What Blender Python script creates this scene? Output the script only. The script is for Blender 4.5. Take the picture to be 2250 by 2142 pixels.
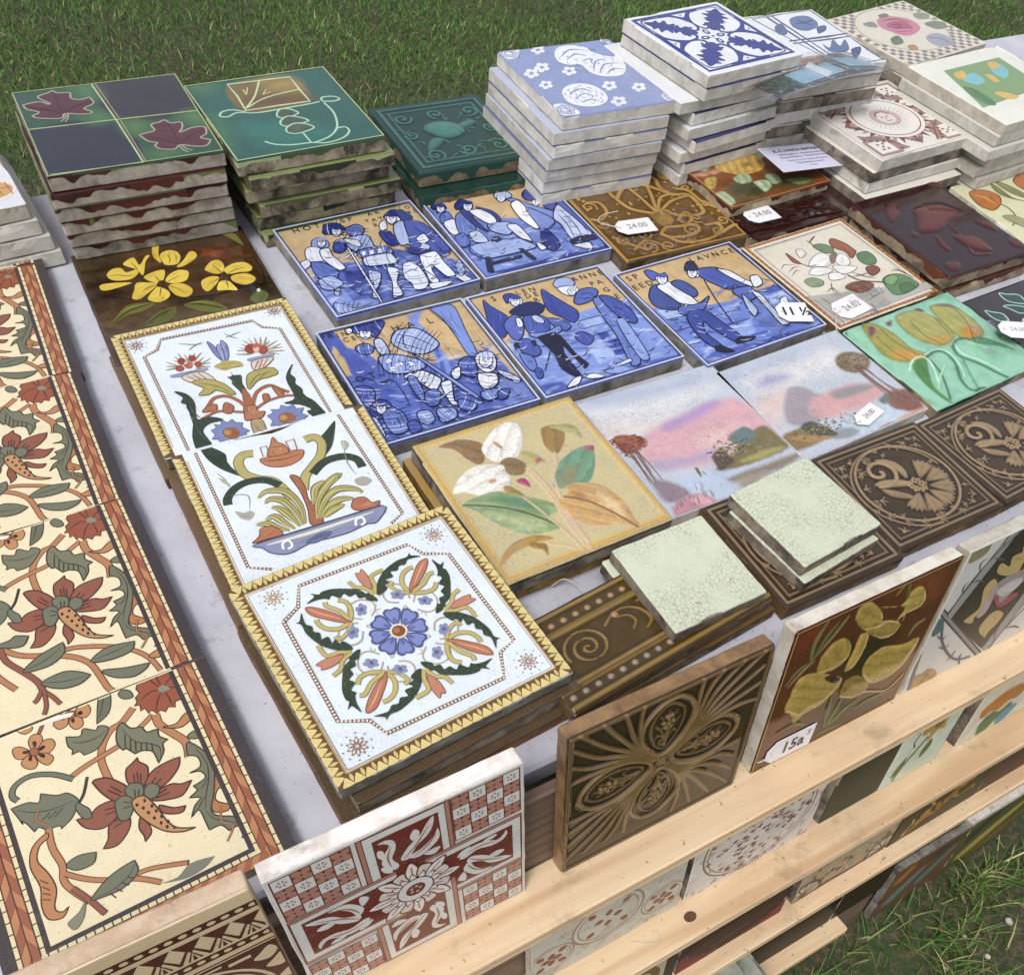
import bpy, math, random
import numpy as np
from mathutils import Matrix, Vector, Euler
random.seed(7); rng=np.random.default_rng(11)
S=bpy.context.scene; COL=S.collection
for o in list(bpy.data.objects): bpy.data.objects.remove(o)
# ---------------- camera, sky, sun, exposure ----------------
cam=bpy.data.cameras.new('camera'); camo=bpy.data.objects.new('camera',cam); COL.objects.link(camo)
RC=((0.8485353,-0.52074769,0.0938599),(-0.39992384,-0.74730423,-0.53065743),(0.34648053,0.41274476,-0.84237344))
M=Matrix.Identity(4)
for i in range(3):
    M[i][0]=RC[0][i]; M[i][1]=-RC[1][i]; M[i][2]=-RC[2][i]
M[0][3],M[1][3],M[2][3]=-0.24063,-0.78440,1.23304
camo.matrix_world=M
cam.sensor_fit='HORIZONTAL'; cam.sensor_width=36.0; cam.lens=36*1786.617/2250; cam.shift_x=-.01075; cam.shift_y=.17852; cam.clip_start=.02; cam.clip_end=400
S.camera=camo
SUN_EL,SUN_AZ=math.radians(62),math.radians(-112)      # azimuth measured from +y towards +x
W=bpy.data.worlds.new('World'); S.world=W; W.use_nodes=True
nt=W.node_tree; nt.nodes.clear()
sky=nt.nodes.new('ShaderNodeTexSky'); sky.sky_type='NISHITA'; sky.sun_disc=False
sky.sun_elevation=SUN_EL; sky.sun_rotation=SUN_AZ; sky.air_density=1.0; sky.dust_density=4.0; sky.ozone_density=1.0
hs=nt.nodes.new('ShaderNodeHueSaturation'); hs.inputs['Saturation'].default_value=.42
bg=nt.nodes.new('ShaderNodeBackground'); bg.inputs['Strength'].default_value=.15
wo=nt.nodes.new('ShaderNodeOutputWorld')
nt.links.new(sky.outputs[0],hs.inputs['Color']); nt.links.new(hs.outputs[0],bg.inputs[0]); nt.links.new(bg.outputs[0],wo.inputs[0])
sd=bpy.data.lights.new('sun','SUN'); sd.energy=1.35; sd.angle=math.radians(16); sd.color=(1,.985,.96)
so=bpy.data.objects.new('sun',sd); COL.objects.link(so)
dirv=Vector((math.sin(SUN_AZ)*math.cos(SUN_EL),math.cos(SUN_AZ)*math.cos(SUN_EL),math.sin(SUN_EL)))
so.rotation_euler=dirv.to_track_quat('Z','Y').to_euler(); so.location=(0,0,6)
S.view_settings.view_transform='Standard'; S.view_settings.look='None'; S.view_settings.gamma=1
S.view_settings.use_curve_mapping=False; S.view_settings.exposure=0.16
S.render.engine='CYCLES'; S.cycles.max_bounces=6

# ---------------- helpers ----------------
ALB=.86; DESAT=.12
def lin(h,k=None):
    if not isinstance(h,str): return h
    h=h.lstrip('#')
    if len(h)==3: h=''.join(c*2 for c in h)
    k=ALB if k is None else k
    out=[]
    for i in (0,2,4):
        c=int(h[i:i+2],16)/255; c=c/12.92 if c<=.04045 else ((c+.055)/1.055)**2.4
        out.append(c*k)
    if DESAT: y=.2126*out[0]+.7152*out[1]+.0722*out[2]; out=[v+(y-v)*DESAT for v in out]
    return tuple(out)
def rgba(h,k=None): return (*lin(h,k),1.0)
def link(o,parent=None):
    COL.objects.link(o)
    if parent is not None: o.parent=parent
    return o
def tag(o,label=None,cat=None,group=None,kind=None):
    if label: o['label']=label
    if cat: o['category']=cat
    if group: o['group']=group
    if kind: o['kind']=kind
    return o
def empty(name,mat,label=None,cat=None,group=None):
    o=bpy.data.objects.new(name,None); o.empty_display_size=.02; link(o); o.matrix_world=mat
    return tag(o,label,cat,group)
def mesh(name,V,F,mats,parent=None,fm=None,col=None,smooth=False):
    me=bpy.data.meshes.new(name); me.from_pydata([tuple(map(float,v)) for v in V],[],F)
    for m in (mats if isinstance(mats,(list,tuple)) else [mats]): me.materials.append(m)
    if fm is not None: me.polygons.foreach_set('material_index',fm)
    if col is not None:            # colour per face
        at=me.color_attributes.new('Col','FLOAT_COLOR','CORNER')
        a=np.concatenate([np.tile(np.array((*c,1.),np.float32),(len(f),1)) for f,c in zip(F,col)]) if len(F) else np.zeros((0,4),np.float32)
        at.data.foreach_set('color',a.ravel())
    if smooth: me.polygons.foreach_set('use_smooth',[True]*len(F))
    me.update()
    o=bpy.data.objects.new(name,me); link(o,parent); return o
def npmesh(name,V,Q,mat,parent=None,vcol=None,smooth=True):
    """big mesh from arrays: V (n,3), Q (m,3|4), colour per vertex"""
    me=bpy.data.meshes.new(name); n,m,k=len(V),len(Q),Q.shape[1]
    me.vertices.add(n); me.vertices.foreach_set('co',np.ascontiguousarray(V,np.float32).ravel())
    me.loops.add(m*k); me.loops.foreach_set('vertex_index',np.ascontiguousarray(Q,np.int32).ravel())
    me.polygons.add(m); me.polygons.foreach_set('loop_start',np.arange(0,m*k,k,dtype=np.int32)); me.polygons.foreach_set('loop_total',np.full(m,k,np.int32))
    me.update(calc_edges=True)
    if vcol is not None:
        at=me.color_attributes.new('Col','FLOAT_COLOR','POINT')
        c=np.ones((n,4),np.float32); c[:,:3]=vcol; at.data.foreach_set('color',c.ravel())
    if smooth: me.polygons.foreach_set('use_smooth',np.ones(m,bool))
    me.materials.append(mat); me.update()
    o=bpy.data.objects.new(name,me); link(o,parent); return o

class NT:
    """tiny node-tree writer"""
    def __init__(s,name):
        s.m=bpy.data.materials.new(name); s.m.use_nodes=True; s.t=s.m.node_tree; s.t.nodes.clear()
        s.out=s.n('OutputMaterial'); s.b=s.n('BsdfPrincipled'); s.l(s.b.outputs[0],s.out.inputs[0])
    def n(s,k,**kw):
        nd=s.t.nodes.new('ShaderNode'+k)
        for a,v in kw.items(): setattr(nd,a,v)
        return nd
    def l(s,a,b): s.t.links.new(a,b)
    def val(s,sock,v):
        if hasattr(v,'is_output'): s.l(v,sock)
        else: sock.default_value=v
    def math(s,op,a,b=0.,c=None):
        m=s.n('Math',operation=op); s.val(m.inputs[0],a); s.val(m.inputs[1],b)
        if c is not None: s.val(m.inputs[2],c)
        return m.outputs[0]
    def mix(s,f,a,b,mode='MIX'):
        m=s.n('Mix',data_type='RGBA',blend_type=mode); s.val(m.inputs[0],f); s.val(m.inputs[6],a); s.val(m.inputs[7],b); return m.outputs[2]
    def noise(s,vec,scale,detail=3,rough=.55,dist=0.):
        m=s.n('TexNoise'); s.l(vec,m.inputs['Vector']); m.inputs['Scale'].default_value=scale; m.inputs['Detail'].default_value=detail
        m.inputs['Roughness'].default_value=rough; m.inputs['Distortion'].default_value=dist; return m.outputs[0]
    def step(s,x,lo,hi):
        m=s.n('MapRange',interpolation_type='SMOOTHSTEP'); s.val(m.inputs[0],x); m.inputs[1].default_value=lo; m.inputs[2].default_value=hi; return m.outputs[0]
    def coords(s,shift=True):
        tc=s.n('TexCoord'); v=tc.outputs['Object']
        if shift:
            oi=s.n('ObjectInfo'); k=s.n('VectorMath',operation='MULTIPLY_ADD')
            cx=s.n('CombineXYZ'); 
            for i in range(3): s.l(oi.outputs['Random'],cx.inputs[i])
            s.l(cx.outputs[0],k.inputs[0]); k.inputs[1].default_value=(3.7,9.1,0.0); s.l(v,k.inputs[2]); v=k.outputs[0]
        return v
    def bump(s,h,strength,dist=.001):
        b=s.n('Bump'); s.val(b.inputs['Height'],h); b.inputs['Strength'].default_value=strength; b.inputs['Distance'].default_value=dist
        s.l(b.outputs[0],s.b.inputs['Normal'])
    def set(s,**kw):
        for k,v in kw.items(): s.val(s.b.inputs[k.replace('_',' ')],v)
        return s.m

def glaze(name,rough=.16,var=.10,wave=.12,craze=0.,craze_scale=260.,craze_col='#8a8468',speck=0.,mott=0.,mott_scale=22.,spec=.5):
    """printed or coloured glaze: pigment comes from the mesh, with mottling, crazing and firing specks on top"""
    t=NT(name); v=t.coords(); a=t.n('VertexColor',layer_name='Col').outputs[0]
    f=t.math('MULTIPLY_ADD',t.noise(v,95,4,.6),var*2,1-var)
    c=t.mix(1.,a,(1,1,1,1),'MULTIPLY')
    cv=t.n('CombineXYZ'); 
    for i in range(3): t.l(f,cv.inputs[i])
    c=t.mix(1.,a,cv.outputs[0],'MULTIPLY')
    if mott:
        c2=t.mix(1.,c,(.42,.42,.42,1),'MULTIPLY'); c=t.mix(t.math('MULTIPLY',t.step(t.noise(v,mott_scale,4,.6,.6),.42,.72),mott),c,c2)
    if speck:
        c=t.mix(t.math('MULTIPLY',t.step(t.noise(v,420,1),.70,.78),speck),c,rgba('#5a4c3c'))
    if craze:
        vo=t.n('TexVoronoi',feature='DISTANCE_TO_EDGE'); nz=t.n('TexNoise'); t.l(v,nz.inputs[0]); nz.inputs['Scale'].default_value=40
        mx=t.n('VectorMath',operation='MULTIPLY_ADD'); t.l(nz.outputs[1],mx.inputs[0]); mx.inputs[1].default_value=(.006,)*3; t.l(v,mx.inputs[2])
        t.l(mx.outputs[0],vo.inputs['Vector']); vo.inputs['Scale'].default_value=craze_scale
        ln=t.math('SUBTRACT',1.,t.step(vo.outputs[0],.015,.075))
        ln=t.math('MULTIPLY',ln,t.step(t.noise(v,30,2),.3,.6))
        c=t.mix(t.math('MULTIPLY',ln,craze),c,rgba(craze_col))
    t.bump(t.noise(v,38,2),wave,.0012)
    return t.set(Base_Color=c,Roughness=rough,Specular_IOR_Level=spec)
def biscuit(name,c1,c2,stain_shade='#2c271f',amt=.5,drip=None,drip_len=.5,rough=.85,t_=.0125,scale=1.):
    """bare fired clay of a tile's edge: mottled, grimy, rims darkened as painted seam shade, with runs of glaze coming down from the top"""
    t=NT(name); v=t.coords(); 
    n1=t.noise(v,60*scale,5,.65); n2=t.noise(v,26*scale,5,.7,.4); n3=t.noise(v,420,3,.6)
    c=t.mix(t.step(n1,.35,.65),rgba(c1),rgba(c2))
    c=t.mix(t.math('MULTIPLY',t.step(n2,.60-.16*amt,.74-.10*amt),min(1,.35+amt*.6)),c,rgba(stain_shade))
    c=t.mix(t.math('MULTIPLY',t.step(n3,.62,.72),.35*amt),c,rgba(stain_shade))
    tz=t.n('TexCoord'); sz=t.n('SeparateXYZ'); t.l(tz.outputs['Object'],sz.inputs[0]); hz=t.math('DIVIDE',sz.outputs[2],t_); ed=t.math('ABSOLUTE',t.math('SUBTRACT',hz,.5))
    c=t.mix(t.math('MULTIPLY',t.step(t.math('ADD',ed,t.math('MULTIPLY',t.noise(v,75,4,.7),.26)),.50,.62),.30+.5*amt),c,rgba(stain_shade))  # shade of the seams painted along top and bottom rims, broken by noise
    ob=t.n('ObjectInfo'); br=t.math('MULTIPLY_ADD',ob.outputs['Random'],.34,.82); cb=t.n('CombineXYZ')
    for i in range(3): t.l(br,cb.inputs[i])
    c=t.mix(1.,c,cb.outputs[0],'MULTIPLY')
    if drip:
        tc=t.n('TexCoord'); sp=t.n('SeparateXYZ'); t.l(tc.outputs['Object'],sp.inputs[0])
        flat=t.n('CombineXYZ'); s2=t.n('SeparateXYZ'); t.l(v,s2.inputs[0]); t.l(s2.outputs[0],flat.inputs[0]); t.l(s2.outputs[1],flat.inputs[1])
        h=t.math('DIVIDE',sp.outputs[2],t_)
        dn=t.step(t.noise(flat.outputs[0],34,2,.5),.42,.74)
        m=t.step(t.math('SUBTRACT',h,t.math('SUBTRACT',.86,t.math('MULTIPLY',dn,drip_len*1.5))),-.03,.05)
        oi=t.n('ObjectInfo'); dc=rgba(drip[0])
        for k,d in enumerate(drip[1:]): dc=t.mix(t.math('GREATER_THAN',t.noise(flat.outputs[0],9,1),.44+.12*k),dc,rgba(d))
        c=t.mix(m,c,dc)
    t.bump(t.math('ADD',n1,n3),.5,.0008)
    return t.set(Base_Color=c,Roughness=rough)

def rrect(w,h,r,n=3,seg=6,jit=0.,seed=0):
    """outline of a rounded rectangle, anticlockwise, with a worn edge"""
    R=random.Random(seed); P=[]
    for (cx,cy,a0) in ((w/2-r,h/2-r,0),(-w/2+r,h/2-r,90),(-w/2+r,-h/2+r,180),(w/2-r,-h/2+r,270)):
        arc=[(cx+r*math.cos(math.radians(a0+90*i/n)),cy+r*math.sin(math.radians(a0+90*i/n))) for i in range(n+1)]
        P+=arc
    Q=[]
    for i in range(len(P)):
        a=P[i]; b=P[(i+1)%len(P)]; Q.append(a)
        if math.dist(a,b)>.02:
            for k in range(1,seg): Q.append((a[0]+(b[0]-a[0])*k/seg,a[1]+(b[1]-a[1])*k/seg))
    return [(x+R.uniform(-jit,jit),y+R.uniform(-jit,jit)) for x,y in Q]
def slab(name,w,h,t,side,face,parent=None,r=.0014,jit=.00025,seed=0,bev=.0009,facecol=None,chips=0,back=None):
    """a tile blank: worn rounded edges, glazed top; chips bite into the top arris"""
    R=random.Random(seed+91); o1=rrect(w,h,r,3,16,jit,seed); n=len(o1)
    chip=[0.]*n
    for _ in range(chips):
        k=R.randrange(n); d=R.uniform(.0008,.0028)
        for j in range(-1,2): chip[(k+j)%n]=max(chip[(k+j)%n],d*(1 if j==0 else R.uniform(.2,.7)))
    V=[];F=[];fm=[]
    def ring(z,ins,wob=0.,ch=0.):
        for i,(x,y) in enumerate(o1):
            k=1-(ins+ch*chip[i])*2/min(w,h); V.append((x*k,y*k,z+R.uniform(-wob,wob)-(chip[i]*.35*ch)))
    ring(0,.0007,.0); ring(.0006,0.,.0001); ring(t*.5,0.,.0001); ring(t-bev,0.,.00012,.5); ring(t-bev*.25,bev*.4,.00003,1.); ring(t,bev,0.,1.)
    for k in range(5):
        for i in range(n):
            j=(i+1)%n; F.append((k*n+i,k*n+j,(k+1)*n+j,(k+1)*n+i)); 
            fm.append(1 if (k>=4 or (k==3)) and chip[i]==0 and chip[j]==0 else 0)
    F.append(tuple(range(5*n,6*n))); fm.append(1)
    F.append(tuple(range(n-1,-1,-1))); fm.append(0)
    c=lin(facecol) if facecol else (.6,.6,.6)
    return mesh(name,V,F,[side,face],parent,fm,[c]*len(F))
def TM(x,y,z,rot=0.,tilt=0.): return Matrix.Translation((x,y,z))@Matrix.Rotation(rot,4,'Z')@Matrix.Rotation(tilt,4,'X')
TT=.75          # height of the table top

# ---------------- drawing on a tile: pigment shapes are thin sheets stacked a few microns apart ----------------
def smooth(P,closed,n=4,tn=1.):
    P=np.asarray(P,float); m=len(P)
    if m<3: return P
    idx=lambda i:P[i%m] if closed else P[min(max(i,0),m-1)]
    out=[]
    for i in range(m if closed else m-1):
        p0,p1,p2,p3=idx(i-1),idx(i),idx(i+1),idx(i+2)
        if np.allclose(p1,p2): continue
        if np.allclose(p0,p1): p0=p1
        if np.allclose(p2,p3): p3=p2
        for k in range(n):
            t=k/n; a=p1; b=p2; ma=(p2-p0)*.5*tn; mb=(p3-p1)*.5*tn; t2=t*t; t3=t2*t; out.append(a*(2*t3-3*t2+1)+ma*(t3-2*t2+t)+b*(3*t2-2*t3)+mb*(t3-t2))
    if not closed: out.append(P[-1])
    return np.array(out)
def dedupe(P,closed=True):
    k=[0]
    for i in range(1,len(P)):
        if np.hypot(*(P[i]-P[k[-1]]))>1e-7: k.append(i)
    if closed and len(k)>2 and np.hypot(*(P[k[-1]]-P[0]))<1e-7: k.pop()
    return P[k]
def clip(P,x0,x1,y0,y1):
    for ax,lim,sg in ((0,x0,1),(0,x1,-1),(1,y0,1),(1,y1,-1)):
        if len(P)==0: return P
        out=[]
        for i in range(len(P)):
            a,b=P[i-1],P[i]; da=(a[ax]-lim)*sg; db=(b[ax]-lim)*sg
            if (da>=0)!=(db>=0): out.append(a+(b-a)*(da/(da-db)))
            if db>=0: out.append(b)
        P=np.array(out)
    return P
def stroke_pts(P,w,closed=False,taper=0.):
    """two edges of a ribbon along P"""
    P=dedupe(np.asarray(P,float),closed); n=len(P)
    if n<2: return None
    if closed: d=np.roll(P,-1,0)-np.roll(P,1,0)
    else:
        d=np.empty_like(P); d[1:-1]=P[2:]-P[:-2]; d[0]=P[1]-P[0]; d[-1]=P[-1]-P[-2]
    d/= (np.hypot(d[:,0],d[:,1])[:,None]+1e-12); nn=np.stack([-d[:,1],d[:,0]],1)
    ww=np.full(n,w/2)
    if taper: ww=ww*(1-taper*np.abs(np.linspace(-1 if taper<2 else 0,1,n))**1.5) if taper<=1 else ww*(1-np.linspace(0,1,n)*(taper-1))
    return P+nn*ww[:,None],P-nn*ww[:,None]
def num(s): 
    a=np.array([float(q) for q in s.replace(',',' ').split()]); return a.reshape(-1,2)
BANDED=('armour','knight','rubble','fallen_man')
class Draw:
    """collects pigment shapes of one tile (coordinates in thousandths of the face, v downwards) and links one mesh per part"""
    def __init__(s,w,h,z,parent,mat,eps=1.4e-5,edge=.0012,rnd=3):
        s.w,s.h,s.z,s.par,s.mat,s.eps=w,h,z,parent,mat,eps; s.edge=edge; s.boxes=[]; s.parts={}; s.brush=0; s.tn=1.; s.R=random.Random(rnd)
        s.ex=edge/w*1000; s.ey=edge/h*1000
    def loc(s,P): P=np.asarray(P,float); return np.stack([(P[:,0]/1000-.5)*s.w,(.5-P[:,1]/1000)*s.h],1)
    def layer(s,polys):
        A=np.concatenate(polys); b=(A[:,0].min(),A[:,1].min(),A[:,0].max(),A[:,1].max()); L=0
        for c in s.boxes:
            if c[4]>L and c[0]<b[2] and c[2]>b[0] and c[1]<b[3] and c[3]>b[1]: L=c[4]
        s.boxes.append((*b,L+1)); return s.z+(L+1)*s.eps
    def put(s,part,polys,col):
        polys=[clip(p,s.ex,1000-s.ex,s.ey,1000-s.ey) if (p.min()<0 or p.max()>1000) else p for p in polys]
        polys=[p for p in polys if len(p)>2]
        if not polys: return
        z=s.layer(polys); col=lin(col); out=[]
        for p in polys:
            q=s.loc(p); a=np.sum(q[:,0]*np.roll(q[:,1],-1)-np.roll(q[:,0],-1)*q[:,1]); out.append(q[::-1] if a<0 else q)
        A=np.concatenate(out); s.parts.setdefault(part,[]).append((out,z,col,A.min(0),A.max(0)))
    def brushwork(s,part,P,col,k):
        """hand-painted modelling: lighter and darker strokes that follow the long axis of a shape"""
        c0=P.mean(0); w,v=np.linalg.eigh(np.cov((P-c0).T)); ax=v[:,1]; L=2.2*math.sqrt(max(w[1],1e-9)); b=2.2*math.sqrt(max(w[0],1e-9)); base=np.array(lin(col))
        if L<16: return
        def ins(q): 
            r=False
            for i in range(len(P)):
                a_,b_=P[i-1],P[i]
                if (a_[1]>q[1])!=(b_[1]>q[1]) and q[0]<(b_[0]-a_[0])*(q[1]-a_[1])/(b_[1]-a_[1])+a_[0]: r=not r
            return r
        if part in BANDED and L>22:
            for t_ in np.linspace(-.7,.7,max(3,int(L/17))):
                o=c0+ax*t_*L; Q=[o-v[:,0]*b*.95,o+ax*L*.10,o+v[:,0]*b*.95]
                if ins(o): s.line(part,[q for q in Q],'#1c2358' if s.R.random()<.7 else '#dfe6f6',s.R.uniform(4,6.5),taper=.6,n=3)
        for _ in range(int(k*min(3.,.6+L*b/3200.))):
            o=c0+ax*s.R.uniform(-.8,.8)*L+v[:,0]*s.R.uniform(-.9,.9)*b; th=s.R.uniform(-.25,.25); d=np.array([ax[0]*math.cos(th)-ax[1]*math.sin(th),ax[0]*math.sin(th)+ax[1]*math.cos(th)])*L*s.R.uniform(.16,.38); n=np.array([-d[1],d[0]])*s.R.uniform(-.22,.22)
            Q=[o-d,o+n,o+d]
            if not all(ins(q) for q in Q): continue
            f=s.R.choice((.62,.74,.84,1.16,1.3)); f=f if f<1 or base.max()<.62 else .86
            s.line(part,Q,tuple(np.clip(base*f+(.03 if f>1 else 0),0,.85)),s.R.uniform(4.5,8.5),taper=.85,n=3)
    def poly(s,part,P,col,sm=True,n=4):
        P=num(P) if isinstance(P,str) else np.asarray(P,float)
        if sm: P=smooth(P,True,n,s.tn)
        P=dedupe(P)
        if len(P)>2:
            s.put(part,[P],col)
            if s.brush: s.brushwork(part,P,col,s.brush)
    def line(s,part,P,col,w,sm=True,closed=False,taper=0.,n=4):
        P=num(P) if isinstance(P,str) else np.asarray(P,float)
        if sm: P=smooth(P,closed,n)
        r=stroke_pts(P,w,closed,taper)
        if r is None: return
        a,b=r; m=len(a); rng_=range(m if closed else m-1)
        s.put(part,[np.array([a[i],a[(i+1)%m],b[(i+1)%m],b[i]]) for i in rng_],col)
    def ell(s,part,x,y,rx,ry,col,ang=0.,n=14):
        t=np.linspace(0,2*math.pi,n,endpoint=False); c,q=math.cos(ang),math.sin(ang); ex,ey=rx*np.cos(t),ry*np.sin(t)
        s.put(part,[np.stack([x+c*ex-q*ey,y+q*ex+c*ey],1)],col)
    def rect(s,part,x0,y0,x1,y1,col): s.put(part,[np.array([(x0,y0),(x1,y0),(x1,y1),(x0,y1)],float)],col)
    def frame(s,part,x0,y0,x1,y1,wd,col):
        s.put(part,[np.array(q,float) for q in (((x0,y0),(x1,y0),(x1-wd,y0+wd),(x0+wd,y0+wd)),((x1,y0),(x1,y1),(x1-wd,y1-wd),(x1-wd,y0+wd)),((x1,y1),(x0,y1),(x0+wd,y1-wd),(x1-wd,y1-wd)),((x0,y1),(x0,y0),(x0+wd,y0+wd),(x0+wd,y1-wd)))],col)
    def prims(s,data,sc=1.):
        for part,k,col,w,pts in data:
            P=num(pts)
            if k=='p': s.poly(part,P,col)
            elif k=='P': s.poly(part,P,col,False)
            elif k=='l': s.line(part,P,col,w)
            elif k=='t': s.line(part,P,col,w,taper=.75)
            elif k=='L': s.line(part,P,col,w,False)
            elif k=='o': s.line(part,P,col,w,closed=True)
            elif k=='O': s.line(part,P,col,w,False,closed=True)
            elif k=='b':                          # filled and outlined: col = fill|line
                f,c=col.split('|'); s.poly(part,P,f); s.line(part,P,c,w,closed=True)
            elif k=='B': f,c=col.split('|'); s.poly(part,P,f,False); s.line(part,P,c,w,False,closed=True)
    def done(s,gap=.0012,least=.0095):
        """one mesh per motif: shapes of a part that touch make one piece; crumbs too small to single out stay together"""
        for part,items in s.parts.items():
            n=len(items); root=list(range(n))
            def find(i):
                while root[i]!=i: root[i]=root[root[i]]; i=root[i]
                return i
            lo=np.array([i[3] for i in items])-gap/2; hi=np.array([i[4] for i in items])+gap/2
            for i in range(n):
                for j in np.nonzero(((lo[i]<hi[:i])&(hi[i]>lo[:i])).all(1))[0]: root[find(i)]=find(int(j))
            cl={}
            for i in range(n): cl.setdefault(find(i),[]).append(items[i])
            small=[]; groups=[]
            for g in cl.values():
                e=(np.max([i[4] for i in g],0)-np.min([i[3] for i in g],0)).max()
                (small.extend(g) if e<least else groups.append(g))
            for g,st in [(g,0) for g in groups]+([(small,1)] if small else []):
                V=[];F=[];Cc=[]
                for polys,z,col,_,_ in g:
                    for q in polys: k=len(V); V+=[(x,y,z) for x,y in q]; F.append(tuple(range(k,k+len(q)))); Cc.append(col)
                o=mesh(part,V,F,s.mat,s.par,None,Cc)
                if st and len(small)>1: o['kind']='stuff'
def text_mesh(name,string,size,mat,parent,loc,rotz=0.,col='#1a1a22',sx=1.,bold=0.):
    """lettering as a flat mesh, made from the built-in font"""
    cu=bpy.data.curves.new('lettering','FONT'); cu.body=string; cu.size=size; cu.align_x='CENTER'; cu.align_y='CENTER'; cu.resolution_u=2; cu.offset=bold
    tmp=bpy.data.objects.new('lettering',cu); COL.objects.link(tmp)
    dg=bpy.context.evaluated_depsgraph_get(); me=bpy.data.meshes.new_from_object(tmp.evaluated_get(dg)); 
    bpy.data.objects.remove(tmp); bpy.data.curves.remove(cu)
    me.materials.clear(); me.materials.append(mat)
    at=me.color_attributes.new('Col','FLOAT_COLOR','CORNER'); a=np.tile(np.array((*lin(col),1.),np.float32),(len(me.loops),1)); at.data.foreach_set('color',a.ravel())
    o=bpy.data.objects.new(name,me); link(o,parent); o.matrix_local=Matrix.Translation(loc)@Matrix.Rotation(rotz,4,'Z')@Matrix.Diagonal((sx,1,1,1)); return o

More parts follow.
